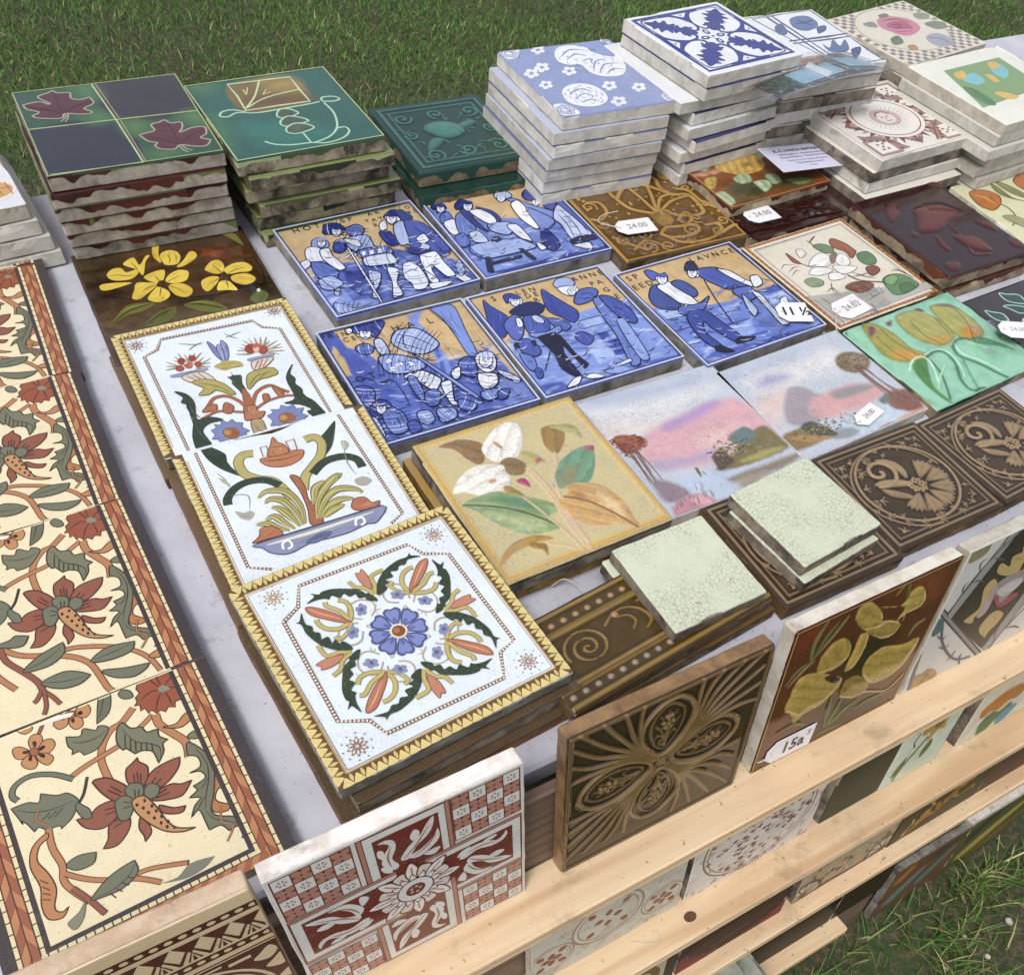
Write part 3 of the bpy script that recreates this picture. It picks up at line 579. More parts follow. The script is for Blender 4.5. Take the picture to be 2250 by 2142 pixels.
# drawings measured on each tile face, in thousandths of its width and height: (part, kind, colour, width, outline)
ART={
'fr_common':[
('stem','l','#5a3324',30.1,'673 110 613 158 571 168 527 215 501 280 498 345 503 404'),
('stem','l','#bb7c4b',22.6,'673 110 613 158 571 168 527 215 501 280 498 345 503 404'),
('stem','l','#5a3324',24.1,'729 178 681 206 627 234 568 257 500 270 433 285 378 305'),
('stem','l','#bb7c4b',16.6,'729 178 681 206 627 234 568 257 500 270 433 285 378 305'),
('stem','l','#5a3324',35.3,'738 183 737 237 769 303 798 366 788 435'),
('stem','l','#bb7c4b',27.6,'738 183 737 237 769 303 798 366 788 435'),
('leaf','b','#be8048|#4a2a1c',5.5,'742 255 793 265 836 237 883 242 887 292 873 273 844 279 800 290'),
('leaf','b','#78785c|#38362a',5.4,'811 345 843 331 900 346 883 378 832 368'),
('leaf','b','#b9753f|#4a2a1c',5.2,'847 429 890 513 890 513 868 497 850 565 869 645 869 645 837 624 812 667 857 715 857 715 829 730 786 700 824 608 849 536'),
('leaf','b','#73735a|#38362a',5.8,'804 369 845 438 857 511 835 586 809 647 783 698 796 732 845 765 877 808 873 851 839 864 839 864 862 836 844 809 811 812 811 812 793 775 750 773 750 773 749 735 745 675 711 691 711 691 737 650 766 628 730 608 730 608 766 591 759 567 759 567 810 555 804 519 764 506 764 506 810 498 815 452 784 426 784 426'),
('leaf','t','#38362a',5.2,'820 406 836 491 821 560 788 628 766 681'),
('leaf','t','#38362a',4.3,'788 628 761 651 738 676'),
('leaf','t','#38362a',4.4,'819 559 794 584 775 594'),
('leaf','t','#38362a',4.3,'763 688 781 738 817 769 858 807'),
('leaf','b','#78785c|#38362a',5.3,'564 155 535 128 518 142 480 112 461 140 414 117 414 117 410 163 420 188 412 208 412 208 441 208 451 232 451 232 497 230 534 199'),
('leaf','t','#38362a',4.5,'552 164 503 179 453 170 426 149'),
('leaf','b','#78785c|#38362a',6.1,'615 157 587 185 572 237 582 281 595 282 617 322 617 322 644 321 677 346 680 406 680 406 713 364 721 329 743 320 743 320 719 289 722 255 684 247 672 214 636 199'),
('leaf','t','#38362a',5.3,'606 185 632 266 675 302 705 341 693 383'),
('leaf','L','#38362a',5.3,'609 215 593 277'),
('leaf','L','#38362a',5.3,'621 246 606 301'),
('leaf','L','#38362a',5.3,'634 269 622 315'),
('leaf','L','#38362a',5.3,'650 285 641 318'),
('leaf','L','#38362a',5.3,'667 297 659 333'),
('leaf','L','#38362a',5.3,'684 309 677 345'),
('carnation','B','#9c5030|#52261a',5.6,'720 8 709 27 715 53 694 69 695 90 679 106 700 111 694 141 712 136 717 166 732 156 745 183 761 173 776 192 792 173 815 188 823 162 854 163 863 139 888 135 889 113 911 102 896 82 913 64 886 62 891 31 867 32 871 -9 850 -2 842 -30 818 -20 803 -41 783 -15 758 -32 753 -11 732 -10'),
('carnation','t','#52261a',5.6,'801 78 776 30 766 -7'),
('carnation','t','#52261a',5.7,'801 78 796 7 810 -29'),
('carnation','t','#52261a',5.7,'805 75 843 40 878 30'),
('carnation','t','#52261a',5.6,'810 83 842 93 877 118'),
('carnation','t','#52261a',5.6,'805 90 808 139 808 175'),
('carnation','t','#52261a',5.5,'795 86 763 128 743 175'),
('carnation','t','#52261a',5.6,'791 79 751 70 704 95'),
('carnation','p','#8a8a72',0,'788 65 806 60 826 90 797 94 784 84'),
('flower_petal','b','#94543c|#4a2620',5.9,'555 425 566 374 592 358 619 342 619 342 617 361 639 400 622 453 597 473 569 459'),
('flower_petal','b','#94543c|#4a2620',5.9,'606 477 648 428 711 416 757 419 757 419 737 462 683 503 633 509'),
('flower_petal','b','#94543c|#4a2620',5.8,'629 523 689 516 723 535 763 539 763 539 716 583 669 578 614 553'),
('flower_petal','b','#94543c|#4a2620',5.7,'626 582 667 618 709 633 709 633 690 652 660 644 628 619'),
('flower_petal','b','#94543c|#4a2620',5.6,'551 596 565 617 570 672 538 701 538 701 541 675 535 637'),
('flower_petal','b','#94543c|#4a2620',5.5,'481 553 519 576 502 625 450 664 402 653 402 653 428 623 445 574'),
('flower_petal','b','#94543c|#4a2620',5.6,'496 483 438 474 396 496 353 489 353 489 373 540 427 572 486 546'),
('flower_petal','b','#94543c|#4a2620',5.8,'444 365 444 365 460 359 503 378 549 449 533 485 492 483 460 424'),
('flower_petal','L','#4a2620',5.1,'585 407 575 458'),
('flower_petal','L','#4a2620',5.1,'599 402 587 459'),
('flower_petal','L','#4a2620',5.1,'608 418 595 466'),
('flower_petal','L','#4a2620',5.1,'653 459 619 489'),
('flower_petal','L','#4a2620',5.1,'668 475 628 502'),
('flower_petal','L','#4a2620',5.1,'672 529 632 536'),
('flower_petal','L','#4a2620',5.1,'674 548 625 547'),
('flower_petal','L','#4a2620',4.9,'457 563 481 566'),
('flower_petal','L','#4a2620',4.9,'457 589 493 581'),
('flower_petal','L','#4a2620',5.0,'450 501 486 510'),
('flower_petal','L','#4a2620',4.9,'448 523 482 526'),
('flower_petal','L','#4a2620',5.1,'497 415 524 460'),
('flower_petal','L','#4a2620',5.0,'484 427 515 470'),
('flower_heart','b','#72745c|#38362a',5.1,'535 466 554 443 578 446 600 468 588 511 552 522'),
('flower_heart','b','#72745c|#38362a',5.1,'599 490 628 477 651 506 630 541 594 533'),
('flower_heart','b','#72745c|#38362a',5.0,'495 485 531 480 550 510 540 550 511 583 485 568 485 523'),
('flower_heart','L','#38362a',5.0,'568 473 560 515'),
('flower_heart','L','#38362a',5.0,'582 480 569 519'),
('flower_heart','L','#38362a',5.0,'519 504 540 519'),
('flower_heart','L','#38362a',5.0,'511 531 535 534'),
('seed_pod','b','#c48c56|#4a2a1c',5.7,'542 526 562 509 594 521 617 590 630 660 655 706 711 738 711 738 667 731 618 702 581 653 549 583'),
('seed_pod','p','#33201a',0,'551 538 559 533 563 543 555 549'),
('seed_pod','p','#33201a',0,'581 534 589 529 592 540 584 545'),
('seed_pod','p','#33201a',0,'567 562 575 557 578 568 571 573'),
('seed_pod','p','#33201a',0,'597 570 605 564 608 575 600 580'),
('seed_pod','p','#33201a',0,'577 590 585 585 589 596 581 601'),
('seed_pod','p','#33201a',0,'604 597 611 592 615 603 607 608'),
('seed_pod','p','#33201a',0,'589 622 597 617 600 628 593 633'),
('seed_pod','p','#33201a',0,'614 629 622 624 625 635 617 640'),
('seed_pod','p','#33201a',0,'604 654 611 648 615 659 607 664'),
('seed_pod','p','#33201a',0,'627 661 635 656 638 666 630 671'),
('seed_pod','p','#33201a',0,'618 680 626 675 629 686 621 691'),
('seed_pod','p','#33201a',0,'639 696 646 693 650 702 643 705'),
],
'fr_top':[
('stem','l','#5a3324',17.1,'325 60 349 24 380 -42 394 -111'),
('stem','l','#94543c',11.1,'325 60 349 24 380 -42 394 -111'),
('small_flower','b','#c48950|#4a2a1c',4.0,'455 10 445 -30 462 -59 493 -51 500 -12 478 14'),
('small_flower','b','#c48950|#4a2a1c',4.0,'477 18 499 -8 525 7 528 42 503 66 476 43'),
('small_flower','b','#c48950|#4a2a1c',3.9,'469 38 489 63 483 97 455 102 440 68 451 37'),
('small_flower','b','#c48950|#4a2a1c',3.9,'446 34 431 67 401 71 389 39 407 12 437 12'),
('small_flower','b','#c48950|#4a2a1c',4.0,'444 8 414 -1 402 -25 424 -51 445 -43 457 -7'),
('small_flower','b','#c48950|#4a2a1c',4.0,'277 -75 283 -114 309 -134 331 -104 319 -68 291 -59'),
('small_flower','b','#c48950|#4a2a1c',3.9,'296 -56 327 -89 358 -71 359 -29 331 -11 297 -35'),
('small_flower','b','#c48950|#4a2a1c',3.9,'286 -41 312 -14 315 21 287 30 265 1 271 -37'),
('small_flower','b','#c48950|#4a2a1c',3.9,'263 -50 249 -17 218 -18 210 -56 231 -76 259 -69'),
('small_flower','b','#c48950|#4a2a1c',3.9,'262 -71 229 -90 229 -128 256 -134 277 -100 277 -75'),
('small_flower','b','#c48950|#4a2a1c',3.8,'290 113 288 71 309 46 336 62 333 97 308 119'),
('small_flower','b','#c48950|#4a2a1c',3.8,'310 124 338 92 367 101 370 135 341 158 311 141'),
('small_flower','b','#c48950|#4a2a1c',3.8,'305 142 336 155 351 188 328 210 306 186 297 153'),
('small_flower','b','#c48950|#4a2a1c',3.7,'289 140 296 180 277 200 250 181 244 150 271 130'),
('small_flower','b','#c48950|#4a2a1c',3.8,'281 124 250 137 229 117 230 78 253 75 280 107'),
('small_flower','p','#3a1e18',0,'462 -4 473 -23 482 -10 470 10'),
('small_flower','p','#3a1e18',0,'480 28 496 25 498 42 483 42'),
('small_flower','p','#3a1e18',0,'456 40 464 57 455 68 450 53'),
('small_flower','p','#3a1e18',0,'442 27 425 35 416 25 434 14'),
('small_flower','p','#3a1e18',0,'445 4 433 -20 443 -23 453 -4'),
('small_flower','p','#3a1e18',0,'288 -82 294 -99 304 -90 296 -69'),
('small_flower','p','#3a1e18',0,'307 -54 328 -55 329 -37 309 -40'),
('small_flower','p','#3a1e18',0,'285 -33 292 -17 283 -1 275 -22'),
('small_flower','p','#3a1e18',0,'266 -52 250 -45 242 -58 258 -66'),
('small_flower','p','#3a1e18',0,'301 103 301 79 312 81 311 101'),
('small_flower','p','#3a1e18',0,'313 122 330 112 338 124 319 133'),
('small_flower','p','#3a1e18',0,'311 141 327 158 321 171 308 155'),
('small_flower','p','#3a1e18',0,'285 142 278 161 269 152 279 134'),
('small_flower','p','#3a1e18',0,'279 122 260 116 261 104 279 110'),
('small_flower','b','#ac5c38|#4a2a1c',3.3,'440 13 457 2 473 24 464 44 445 38'),
('small_flower','b','#ac5c38|#4a2a1c',3.3,'269 -63 286 -75 298 -51 288 -36 272 -41'),
('small_flower','b','#ac5c38|#4a2a1c',3.2,'282 116 300 106 312 126 304 145 286 139'),
('leaf','b','#6c6c54|#38362a',4.7,'606 -61 567 4 530 118 530 118 584 88 612 21 617 -46'),
('leaf','t','#38362a',4.0,'600 -29 575 35 546 95'),
('leaf','b','#72745c|#38362a',4.8,'642 17 661 5 684 23 689 57 666 59 647 43'),
],
'fr_left':[
('leaf','l','#38362a',25.0,'389 317 331 259 259 225 202 239 182 277 195 308'),
('leaf','l','#72745c',16.3,'389 317 331 259 259 225 202 239 182 277 195 308'),
('leaf','l','#38362a',12.6,'435 331 406 394 380 425'),
('leaf','b','#72745c|#38362a',4.9,'354 363 319 354 271 318 271 318 256 352 222 332 166 328 166 328 178 375 188 414 188 414 184 397 199 417 215 464 215 464 232 453 254 475 296 484 298 499 298 499 344 473 373 429 380 406'),
('leaf','t','#38362a',4.3,'362 407 294 405 227 381 180 342'),
('leaf','L','#38362a',4.3,'325 416 290 441'),
('leaf','L','#38362a',4.3,'302 418 269 436'),
('leaf','L','#38362a',4.3,'281 413 248 431'),
('leaf','b','#72745c|#38362a',4.3,'375 422 363 446 377 500 405 509 405 509 405 471 392 447'),
('stem','l','#5a3324',26.7,'259 475 252 559 264 642 253 702 269 754 309 826'),
('stem','l','#bb7c4b',19.7,'259 475 252 559 264 642 253 702 269 754 309 826'),
('leaf','b','#c08048|#4a2a1c',4.6,'247 490 192 523 168 595 179 686 165 759 173 818 215 837 243 807 243 807 218 815 201 788 224 720 215 648 195 583 215 530 250 511'),
('leaf','L','#4a2a1c',4.0,'185 661 205 688'),
('leaf','L','#4a2a1c',4.0,'185 689 204 715'),
('leaf','L','#4a2a1c',4.0,'180 714 202 734'),
('leaf','L','#4a2a1c',3.9,'173 737 197 752'),
],
'fr_end':[
('stem','l','#5a3324',22.0,'264 681 314 732 374 775 471 826 538 883'),
('stem','l','#bb7c4b',15.6,'264 681 314 732 374 775 471 826 538 883'),
('stem','l','#5a3324',20.0,'476 808 531 816 645 859'),
('stem','l','#bb7c4b',13.6,'476 808 531 816 639 858'),
('stem','l','#5a3324',22.6,'271 748 310 824 341 897'),
('stem','l','#94543c',15.8,'271 748 310 824 340 894'),
('leaf','b','#72745c|#38362a',4.6,'313 822 373 778 429 759 483 752 483 752 480 804 417 836 341 832'),
('leaf','t','#38362a',3.5,'316 822 387 825 450 800 480 768'),
('leaf','L','#38362a',4.0,'374 831 388 860'),
('leaf','L','#38362a',4.0,'398 825 413 848'),
('leaf','L','#38362a',4.0,'423 815 439 836'),
('leaf','L','#38362a',4.1,'444 803 463 822'),
('leaf','p','#7c7d6c',0,'537 887 593 893 649 865 732 882 732 882 684 908 615 913'),
('leaf','b','#72745c|#38362a',4.1,'275 652 318 635 378 653 378 653 358 691 303 689'),
('leaf','b','#85866c|#6a6a55',2.8,'295 819 275 873 240 902 224 875 230 862 266 847'),
],
'fr_mid':[
('stem','l','#5a3324',27.0,'272 558 326 640 371 680 424 707 506 748 557 787 593 839 609 914 621 978 647 1017'),
('stem','l','#bb7c4b',19.6,'272 558 326 640 371 680 424 707 506 748 557 787 593 839 609 914 621 978 647 1017'),
('stem','l','#5a3324',23.4,'424 707 513 722 572 734 683 786 761 847 805 912 826 987'),
('stem','l','#bb7c4b',15.8,'424 707 513 722 572 734 683 786 761 847 805 912 826 987'),
('stem','l','#5a3324',26.6,'298 605 305 676 352 758 389 827 396 883'),
('stem','l','#94543c',19.3,'298 605 305 676 352 758 389 827 396 883'),
('stem','l','#5a3324',19.5,'395 875 420 916 440 966'),
('stem','l','#94543c',13.0,'395 875 420 916 440 966'),
('stem','l','#5a3324',19.4,'395 871 369 906 352 917'),
('stem','l','#94543c',13.0,'395 871 369 906 352 917'),
('stem','l','#5a3324',18.1,'401 874 391 949 373 987'),
('stem','l','#94543c',11.6,'401 874 391 949 373 987'),
('leaf','b','#72745c|#38362a',5.4,'354 751 424 707 523 682 523 682 517 733 457 770 379 768'),
('leaf','t','#38362a',4.1,'359 752 434 742 511 704'),
('leaf','b','#72745c|#38362a',5.5,'594 824 671 785 777 804 777 804 749 845 665 850'),
('leaf','t','#38362a',4.1,'610 822 687 818 759 811'),
('leaf','b','#72745c|#38362a',5.4,'622 886 708 914 799 933 799 933 772 957 718 968 652 936'),
('leaf','b','#72745c|#38362a',5.3,'403 836 486 825 540 850 578 886 578 886 530 909 466 901 415 866'),
('leaf','t','#38362a',4.0,'409 841 474 870 556 883'),
('leaf','b','#72745c|#38362a',5.5,'278 586 339 582 366 570 411 592 411 592 382 630 331 619'),
('leaf','b','#c08048|#4a2a1c',4.9,'806 899 846 885 893 885 893 885 868 918 825 920'),
],
'maple':[
('tube_line','L','#b9cc8a',8.7,'-26 -12 465 3'),
('tube_line','L','#a9c27c',10.8,'5 462 497 479 1002 502'),
('tube_line','L','#b9cc8a',9.6,'470 -1 504 486 528 991'),
('tube_line','L','#a98c74',7.2,'493 -3 526 483 544 992'),
('tube_line','L','#a9c27c',7.8,'25 979 530 996 1014 1015'),
('maple_leaf','b','#5c2d36|#a9a48c',10.9,'235 338 208 384 85 344 64 308 64 308 107 278 48 225 39 168 39 168 133 153 177 199 177 199 187 190 140 108 142 84 142 84 212 52 232 38 259 74 324 88 317 157 362 188 421 172 421 172 428 253 361 300 393 345 393 345 383 370 314 360 261 336'),
('maple_leaf','l','#a9a48c',9.5,'239 339 239 375 200 423'),
('maple_leaf','l','#a9a48c',9.5,'260 339 246 395 223 430'),
('maple_leaf','l','#45202a',9.7,'237 329 228 216 239 88'),
('maple_leaf','l','#45202a',7.3,'237 329 320 260 412 230'),
('maple_leaf','l','#45202a',7.2,'229 327 154 251 65 199'),
('maple_leaf','b','#5c2d36|#a9a48c',10.7,'777 867 732 905 655 877 637 834 637 834 658 806 615 776 584 693 584 693 678 671 690 674 690 674 678 608 693 585 693 585 734 579 769 561 796 606 856 613 842 682 813 728 889 696 939 692 939 692 973 711 956 787 913 819 962 860 962 860 918 917 852 906'),
('maple_leaf','l','#a9a48c',9.3,'771 865 778 928 801 960'),
('maple_leaf','l','#a9a48c',9.3,'786 864 797 916 827 946'),
('maple_leaf','l','#45202a',9.5,'776 858 780 736 776 600'),
('maple_leaf','l','#45202a',7.2,'779 859 864 778 944 748'),
('maple_leaf','l','#45202a',7.1,'772 857 698 783 615 714'),
],
'lily':[
('tube_line','O','#cfd9a0',15.2,'280 61 717 79 712 265 716 434 494 427 273 429 288 230'),
('tube_line','l','#cfd9a0',13.7,'283 402 396 263 497 79'),
('tube_line','l','#cfd9a0',12.3,'295 396 461 304 716 260'),
('tube_line','l','#d8d08a',8.2,'349 228 355 157'),
('tube_line','l','#d8d08a',8.3,'353 229 393 137'),
('tube_line','l','#d8d08a',8.3,'453 260 501 201'),
('tube_line','l','#d8d08a',8.3,'457 261 518 238'),
('tube_line','l','#a8d6b4',14.9,'266 446 197 395 122 401 94 451 141 470 210 439 333 477 515 474 768 460 810 411 891 419 916 464 865 480 776 453'),
('tube_line','l','#a8d6b4',14.6,'796 479 805 615 773 746 730 830 649 900 533 938'),
('tube_line','l','#a8d6b4',14.2,'246 829 293 881 393 920 515 932 611 964 733 937 803 873 798 817 747 816'),
('tube_line','l','#a8d6b4',11.6,'512 798 515 932'),
('heart','b','#4b5a48|#a8d6b4',13.4,'494 477 453 515 437 569 486 595 567 571 582 546 547 494'),
('heart','b','#4b5a48|#a8d6b4',13.2,'498 579 437 619 420 672 463 701 580 684 605 662 561 609'),
('heart','b','#4b5a48|#a8d6b4',13.1,'502 679 437 716 421 769 470 804 579 782 605 751 564 699'),
],
'bflo':[
('blossom','p','#eef0f6',0,'373 76 350 95 329 90 330 66 354 47 375 52'),
('blossom','p','#eef0f6',0,'324 93 301 112 279 107 281 83 304 64 326 69'),
('blossom','p','#eef0f6',0,'310 54 287 74 266 69 267 44 291 25 312 30'),
('blossom','p','#eef0f6',0,'352 13 328 33 307 28 308 3 332 -16 353 -11'),
('blossom','p','#eef0f6',0,'391 27 368 46 346 41 348 17 371 -3 393 2'),
('blossom','p','#eef0f6',0,'265 336 241 356 218 351 219 325 244 305 267 311'),
('blossom','p','#eef0f6',0,'213 353 188 373 165 368 167 342 191 322 214 328'),
('blossom','p','#eef0f6',0,'198 312 174 332 151 327 152 301 177 281 200 287'),
('blossom','p','#eef0f6',0,'242 270 217 290 194 284 195 258 220 238 243 244'),
('blossom','p','#eef0f6',0,'284 284 259 305 236 299 237 273 262 253 285 259'),
('blossom','p','#eef0f6',0,'138 402 114 422 92 416 93 391 117 371 140 377'),
('blossom','p','#eef0f6',0,'87 419 63 438 40 432 42 407 65 388 88 394'),
('blossom','p','#eef0f6',0,'72 378 48 398 25 392 27 367 51 347 73 353'),
('blossom','p','#eef0f6',0,'114 336 90 356 68 351 69 325 93 305 116 311'),
('blossom','p','#eef0f6',0,'156 351 132 371 109 365 110 340 134 320 157 326'),
('blossom','p','#eef0f6',0,'442 435 418 454 396 448 398 424 422 406 444 411'),
('blossom','p','#eef0f6',0,'392 451 368 469 346 464 348 440 372 421 393 427'),
('blossom','p','#eef0f6',0,'378 412 354 431 333 426 334 401 358 383 380 388'),
('blossom','p','#eef0f6',0,'420 372 397 391 375 386 376 362 400 343 422 348'),
('blossom','p','#eef0f6',0,'460 386 436 405 414 400 416 376 440 357 462 362'),
('blossom','p','#eef0f6',0,'990 315 964 335 941 329 944 304 970 284 993 290'),
('blossom','p','#eef0f6',0,'935 332 909 352 886 346 889 321 915 301 938 307'),
('blossom','p','#eef0f6',0,'923 292 897 311 874 306 876 281 902 261 926 267'),
('blossom','p','#eef0f6',0,'969 250 943 270 920 264 923 239 949 219 972 224'),
('blossom','p','#eef0f6',0,'1011 264 985 284 962 279 965 253 991 233 1014 239'),
('blossom','p','#eef0f6',0,'155 579 133 596 113 591 114 569 136 551 156 557'),
('blossom','p','#eef0f6',0,'109 593 87 610 67 605 68 583 90 566 110 571'),
('blossom','p','#eef0f6',0,'95 557 74 574 54 569 55 547 76 530 97 535'),
('blossom','p','#eef0f6',0,'134 521 112 538 92 533 93 510 115 493 135 498'),
('blossom','p','#eef0f6',0,'171 534 149 551 129 546 130 524 152 506 172 512'),
('blossom','p','#eef0f6',0,'629 709 604 727 581 722 583 697 609 678 632 684'),
('blossom','p','#eef0f6',0,'576 724 551 743 528 737 530 712 555 694 578 700'),
('blossom','p','#eef0f6',0,'562 684 537 703 514 697 516 673 541 654 564 660'),
('blossom','p','#eef0f6',0,'607 644 582 663 559 657 561 632 586 613 610 619'),
('blossom','p','#eef0f6',0,'649 659 624 678 600 672 603 647 628 628 652 634'),
('blossom','p','#eef0f6',0,'841 782 816 800 794 794 797 771 822 753 844 759'),
('blossom','p','#eef0f6',0,'789 797 765 814 743 809 745 785 770 768 792 774'),
('blossom','p','#eef0f6',0,'777 759 752 777 730 771 733 748 757 730 779 736'),
('blossom','p','#eef0f6',0,'821 721 796 739 774 733 776 710 801 692 824 698'),
('blossom','p','#eef0f6',0,'861 736 836 753 814 748 816 724 841 706 864 712'),
('blossom','p','#eef0f6',0,'574 931 548 950 524 943 526 918 552 900 576 906'),
('blossom','p','#eef0f6',0,'518 946 493 964 469 958 471 933 497 915 521 921'),
('blossom','p','#eef0f6',0,'504 905 478 924 455 918 457 893 483 874 506 880'),
('blossom','p','#eef0f6',0,'551 865 524 884 501 878 503 852 529 833 553 840'),
('blossom','p','#eef0f6',0,'594 881 568 900 544 893 546 868 572 849 596 856'),
('rose','p','#f0f2f7',0,'433 120 519 42 628 37 726 94 734 169 804 249 904 325 870 460 768 557 620 545 545 458 539 340 437 316 391 241'),
('rose','p','#f0f2f7',0,'175 677 269 601 384 596 470 662 488 777 440 874 325 919 208 889 146 810'),
('rose','p','#f0f2f7',0,'30 -8 126 -34 181 14 124 109 35 135 2 80'),
('rose','p','#f0f2f7',0,'901 903 1009 851 1016 976 977 1032 900 991'),
('rose','p','#f0f2f7',0,'14 829 98 829 149 916 138 986 13 974 8 921'),
('rose','p','#f0f2f7',0,'908 17 982 8 1005 102 948 126'),
('rose','t','#7f8cc0',16.7,'444 194 575 104 691 130'),
('rose','t','#7f8cc0',14.9,'465 247 583 178 663 221'),
('rose','t','#7f8cc0',14.8,'581 462 680 321 799 300'),
('rose','t','#7f8cc0',14.8,'614 493 724 378 852 385'),
('rose','t','#7f8cc0',14.7,'664 516 754 456 834 475'),
('rose','t','#7f8cc0',14.8,'577 297 660 268 632 357'),
('rose','t','#7f8cc0',15.4,'206 728 316 668 413 714'),
('rose','t','#7f8cc0',13.7,'215 795 325 736 388 796'),
('rose','t','#7f8cc0',13.6,'236 843 333 825 386 860'),
('rose','t','#7f8cc0',13.0,'41 30 97 19 119 72'),
('rose','t','#7f8cc0',11.8,'66 884 92 922 91 964'),
],
'maple_bg':[
('w','#31553f',6.0,0,'-21 -16 465 3 486 472 4 459'),
('w','#31553f',5.9,0,'515 507 1003 510 1013 1006 543 995'),
('w','#3a343c',6.3,0,'492 1 975 27 990 493 522 479'),
('w','#33343f',5.7,0,'6 480 489 495 514 980 26 972'),
('w','#4c7a44',75.4,0,'360 5 465 3 473 190 380 145'),
('w','#4c7a44',72.1,0,'343 304 482 435 371 475'),
('w','#55803f',74.3,0,'885 529 1003 510 1014 695 933 636'),
('w','#55803f',71.6,0,'541 542 629 531 630 657 542 667'),
('w','#4a7244',68.9,0,'608 894 773 909 735 983 579 970'),
],
'lily_bg':[
('w','#7d6838',6.9,0,'280 61 717 79 716 434 270 438'),
('w','#2f7466',77.2,0,'179 576 543 653 743 893 338 911 152 776'),
('w','#3f7a50',75.7,0,'38 434 77 485 27 808 -10 833'),
('w','#4a7a4c',81.9,0,'13 2 187 12 87 128'),
('w','#a58b45',84.9,0,'531 71 712 92 698 228 534 222'),
('w','#6a4a2c',81.7,0,'293 375 407 287 725 364 711 422 319 413'),
],
'sh1':[
('ground','P','#5567b8',0,'112 389 209 463 327 511 520 538 658 471 849 619 959 717 1013 1009 1 1007 -15 702'),
('ground','P','#7c92d6',0,'15 698 157 709 160 872 336 914 258 993 13 982'),
('ground','P','#3a4797',0,'237 576 369 597 319 744 227 852 190 723'),
('ground','P','#7c92d6',0,'494 900 685 930 930 965 979 994 392 1002'),
('seated_figure','b','#8ea2d8|#232a5c',7.4,'195 186 248 171 284 227 269 287 225 292 175 267 171 230'),
('seated_figure','b','#dfe3f2|#232a5c',7.3,'125 255 180 256 217 310 231 368 188 420 88 399 87 327'),
('seated_figure','b','#e8ebf6|#232a5c',7.3,'200 303 258 309 250 393 269 539 220 549 183 452 175 380'),
('seated_figure','b','#5f74c4|#232a5c',7.1,'91 414 158 442 210 548 178 619 103 654 63 546'),
('seated_figure','b','#dfe3f2|#232a5c',6.0,'28 389 87 378 77 434 25 464'),
('knight','b','#2d3a86|#1c2250',7.6,'317 84 351 42 423 57 449 114 445 168 378 178 294 148'),
('knight','b','#dfe3f2|#1c2250',6.3,'361 113 410 108 422 150 397 194 349 185'),
('knight','b','#5f74c4|#1c2250',7.7,'444 149 540 122 564 197 488 267 449 228'),
('knight','b','#9fb2e4|#1c2250',7.5,'330 249 440 248 548 264 538 404 541 494 434 503 410 423 349 355 304 319'),
('knight','b','#3f4ea6|#1c2250',7.4,'294 297 349 265 378 313 323 388 276 369'),
('knight','b','#dfe3f2|#1c2250',6.3,'385 253 410 335 455 371 466 303'),
('knight','b','#6a80cc|#1c2250',7.4,'417 408 604 431 607 521 413 503'),
('knight','p','#e6eaf6',0,'431 432 456 433 443 472 420 471'),
('knight','p','#e6eaf6',0,'485 439 510 441 496 479 473 477'),
('knight','p','#e6eaf6',0,'539 446 564 447 554 485 528 483'),
('knight','b','#cfd9f0|#1c2250',7.3,'416 496 594 515 594 620 493 614 396 582'),
('knight','b','#c6d2ee|#1c2250',7.0,'385 637 442 686 387 789 333 848 333 921 287 894 354 775 355 709'),
('knight','b','#dfe6f5|#1c2250',7.1,'505 653 567 695 495 817 474 940 403 951 466 805'),
('sword','b','#e6eaf6|#1c2250',5.9,'362 360 373 391 320 972 309 970'),
('sword','l','#1c2250',9.9,'358 314 392 416'),
('old_man','b','#2d3a86|#1c2250',8.0,'742 117 831 46 906 85 930 181 877 208 825 159'),
('old_man','b','#dfe3f2|#1c2250',6.6,'759 105 832 123 840 184 789 230 752 196 748 148'),
('old_man','b','#e6eaf6|#1c2250',6.5,'680 177 739 144 710 236 663 245'),
('old_man','b','#2d3a86|#1c2250',7.6,'641 264 705 290 698 433 634 434 622 339'),
('old_man','b','#a9b9e6|#1c2250',7.7,'763 229 842 213 782 448 705 463 711 365'),
('old_man','b','#4656ad|#1c2250',9.0,'855 209 953 276 981 474 980 619 917 674 849 619 749 543 795 381'),
('old_man','l','#232a5c',7.7,'874 301 919 467 920 648'),
('old_man','b','#f0f2fa|#1c2250',6.4,'829 431 899 400 900 478 837 498'),
('old_man','b','#bccaee|#1c2250',6.3,'844 495 873 543 827 584 807 534'),
('old_man','b','#2a3276|#1c2250',6.3,'719 499 856 586 850 638 725 569'),
('old_man','b','#e9edf8|#1c2250',7.3,'759 618 875 612 874 735 875 891 815 883 789 753 758 791 742 921 691 899 715 774'),
('old_man','b','#e9edf8|#1c2250',6.0,'683 913 823 946 709 982 662 954'),
('old_man','b','#e9edf8|#1c2250',6.1,'867 905 918 909 948 981 897 985'),
('rubble','b','#dfe6f5|#232a5c',6.0,'614 663 689 660 697 766 678 894 624 946 562 928 573 867 558 794'),
('rubble','b','#9fb2e4|#232a5c',6.2,'929 793 979 761 947 887 893 916'),
('rubble','b','#9fb2e4|#232a5c',5.6,'49 849 141 911 248 965 130 977 39 946'),
('rubble','b','#b9c8ee|#232a5c',5.8,'128 697 153 716 108 794 90 770'),
('rubble','b','#9fb2e4|#232a5c',5.8,'58 602 151 591 186 688 89 729 46 695'),
('rubble','t','#232a5c',7.0,'62 504 87 647 136 797'),
('rubble','t','#232a5c',7.1,'153 542 237 576 301 653'),
('rubble','t','#232a5c',7.0,'194 692 230 805 258 849'),
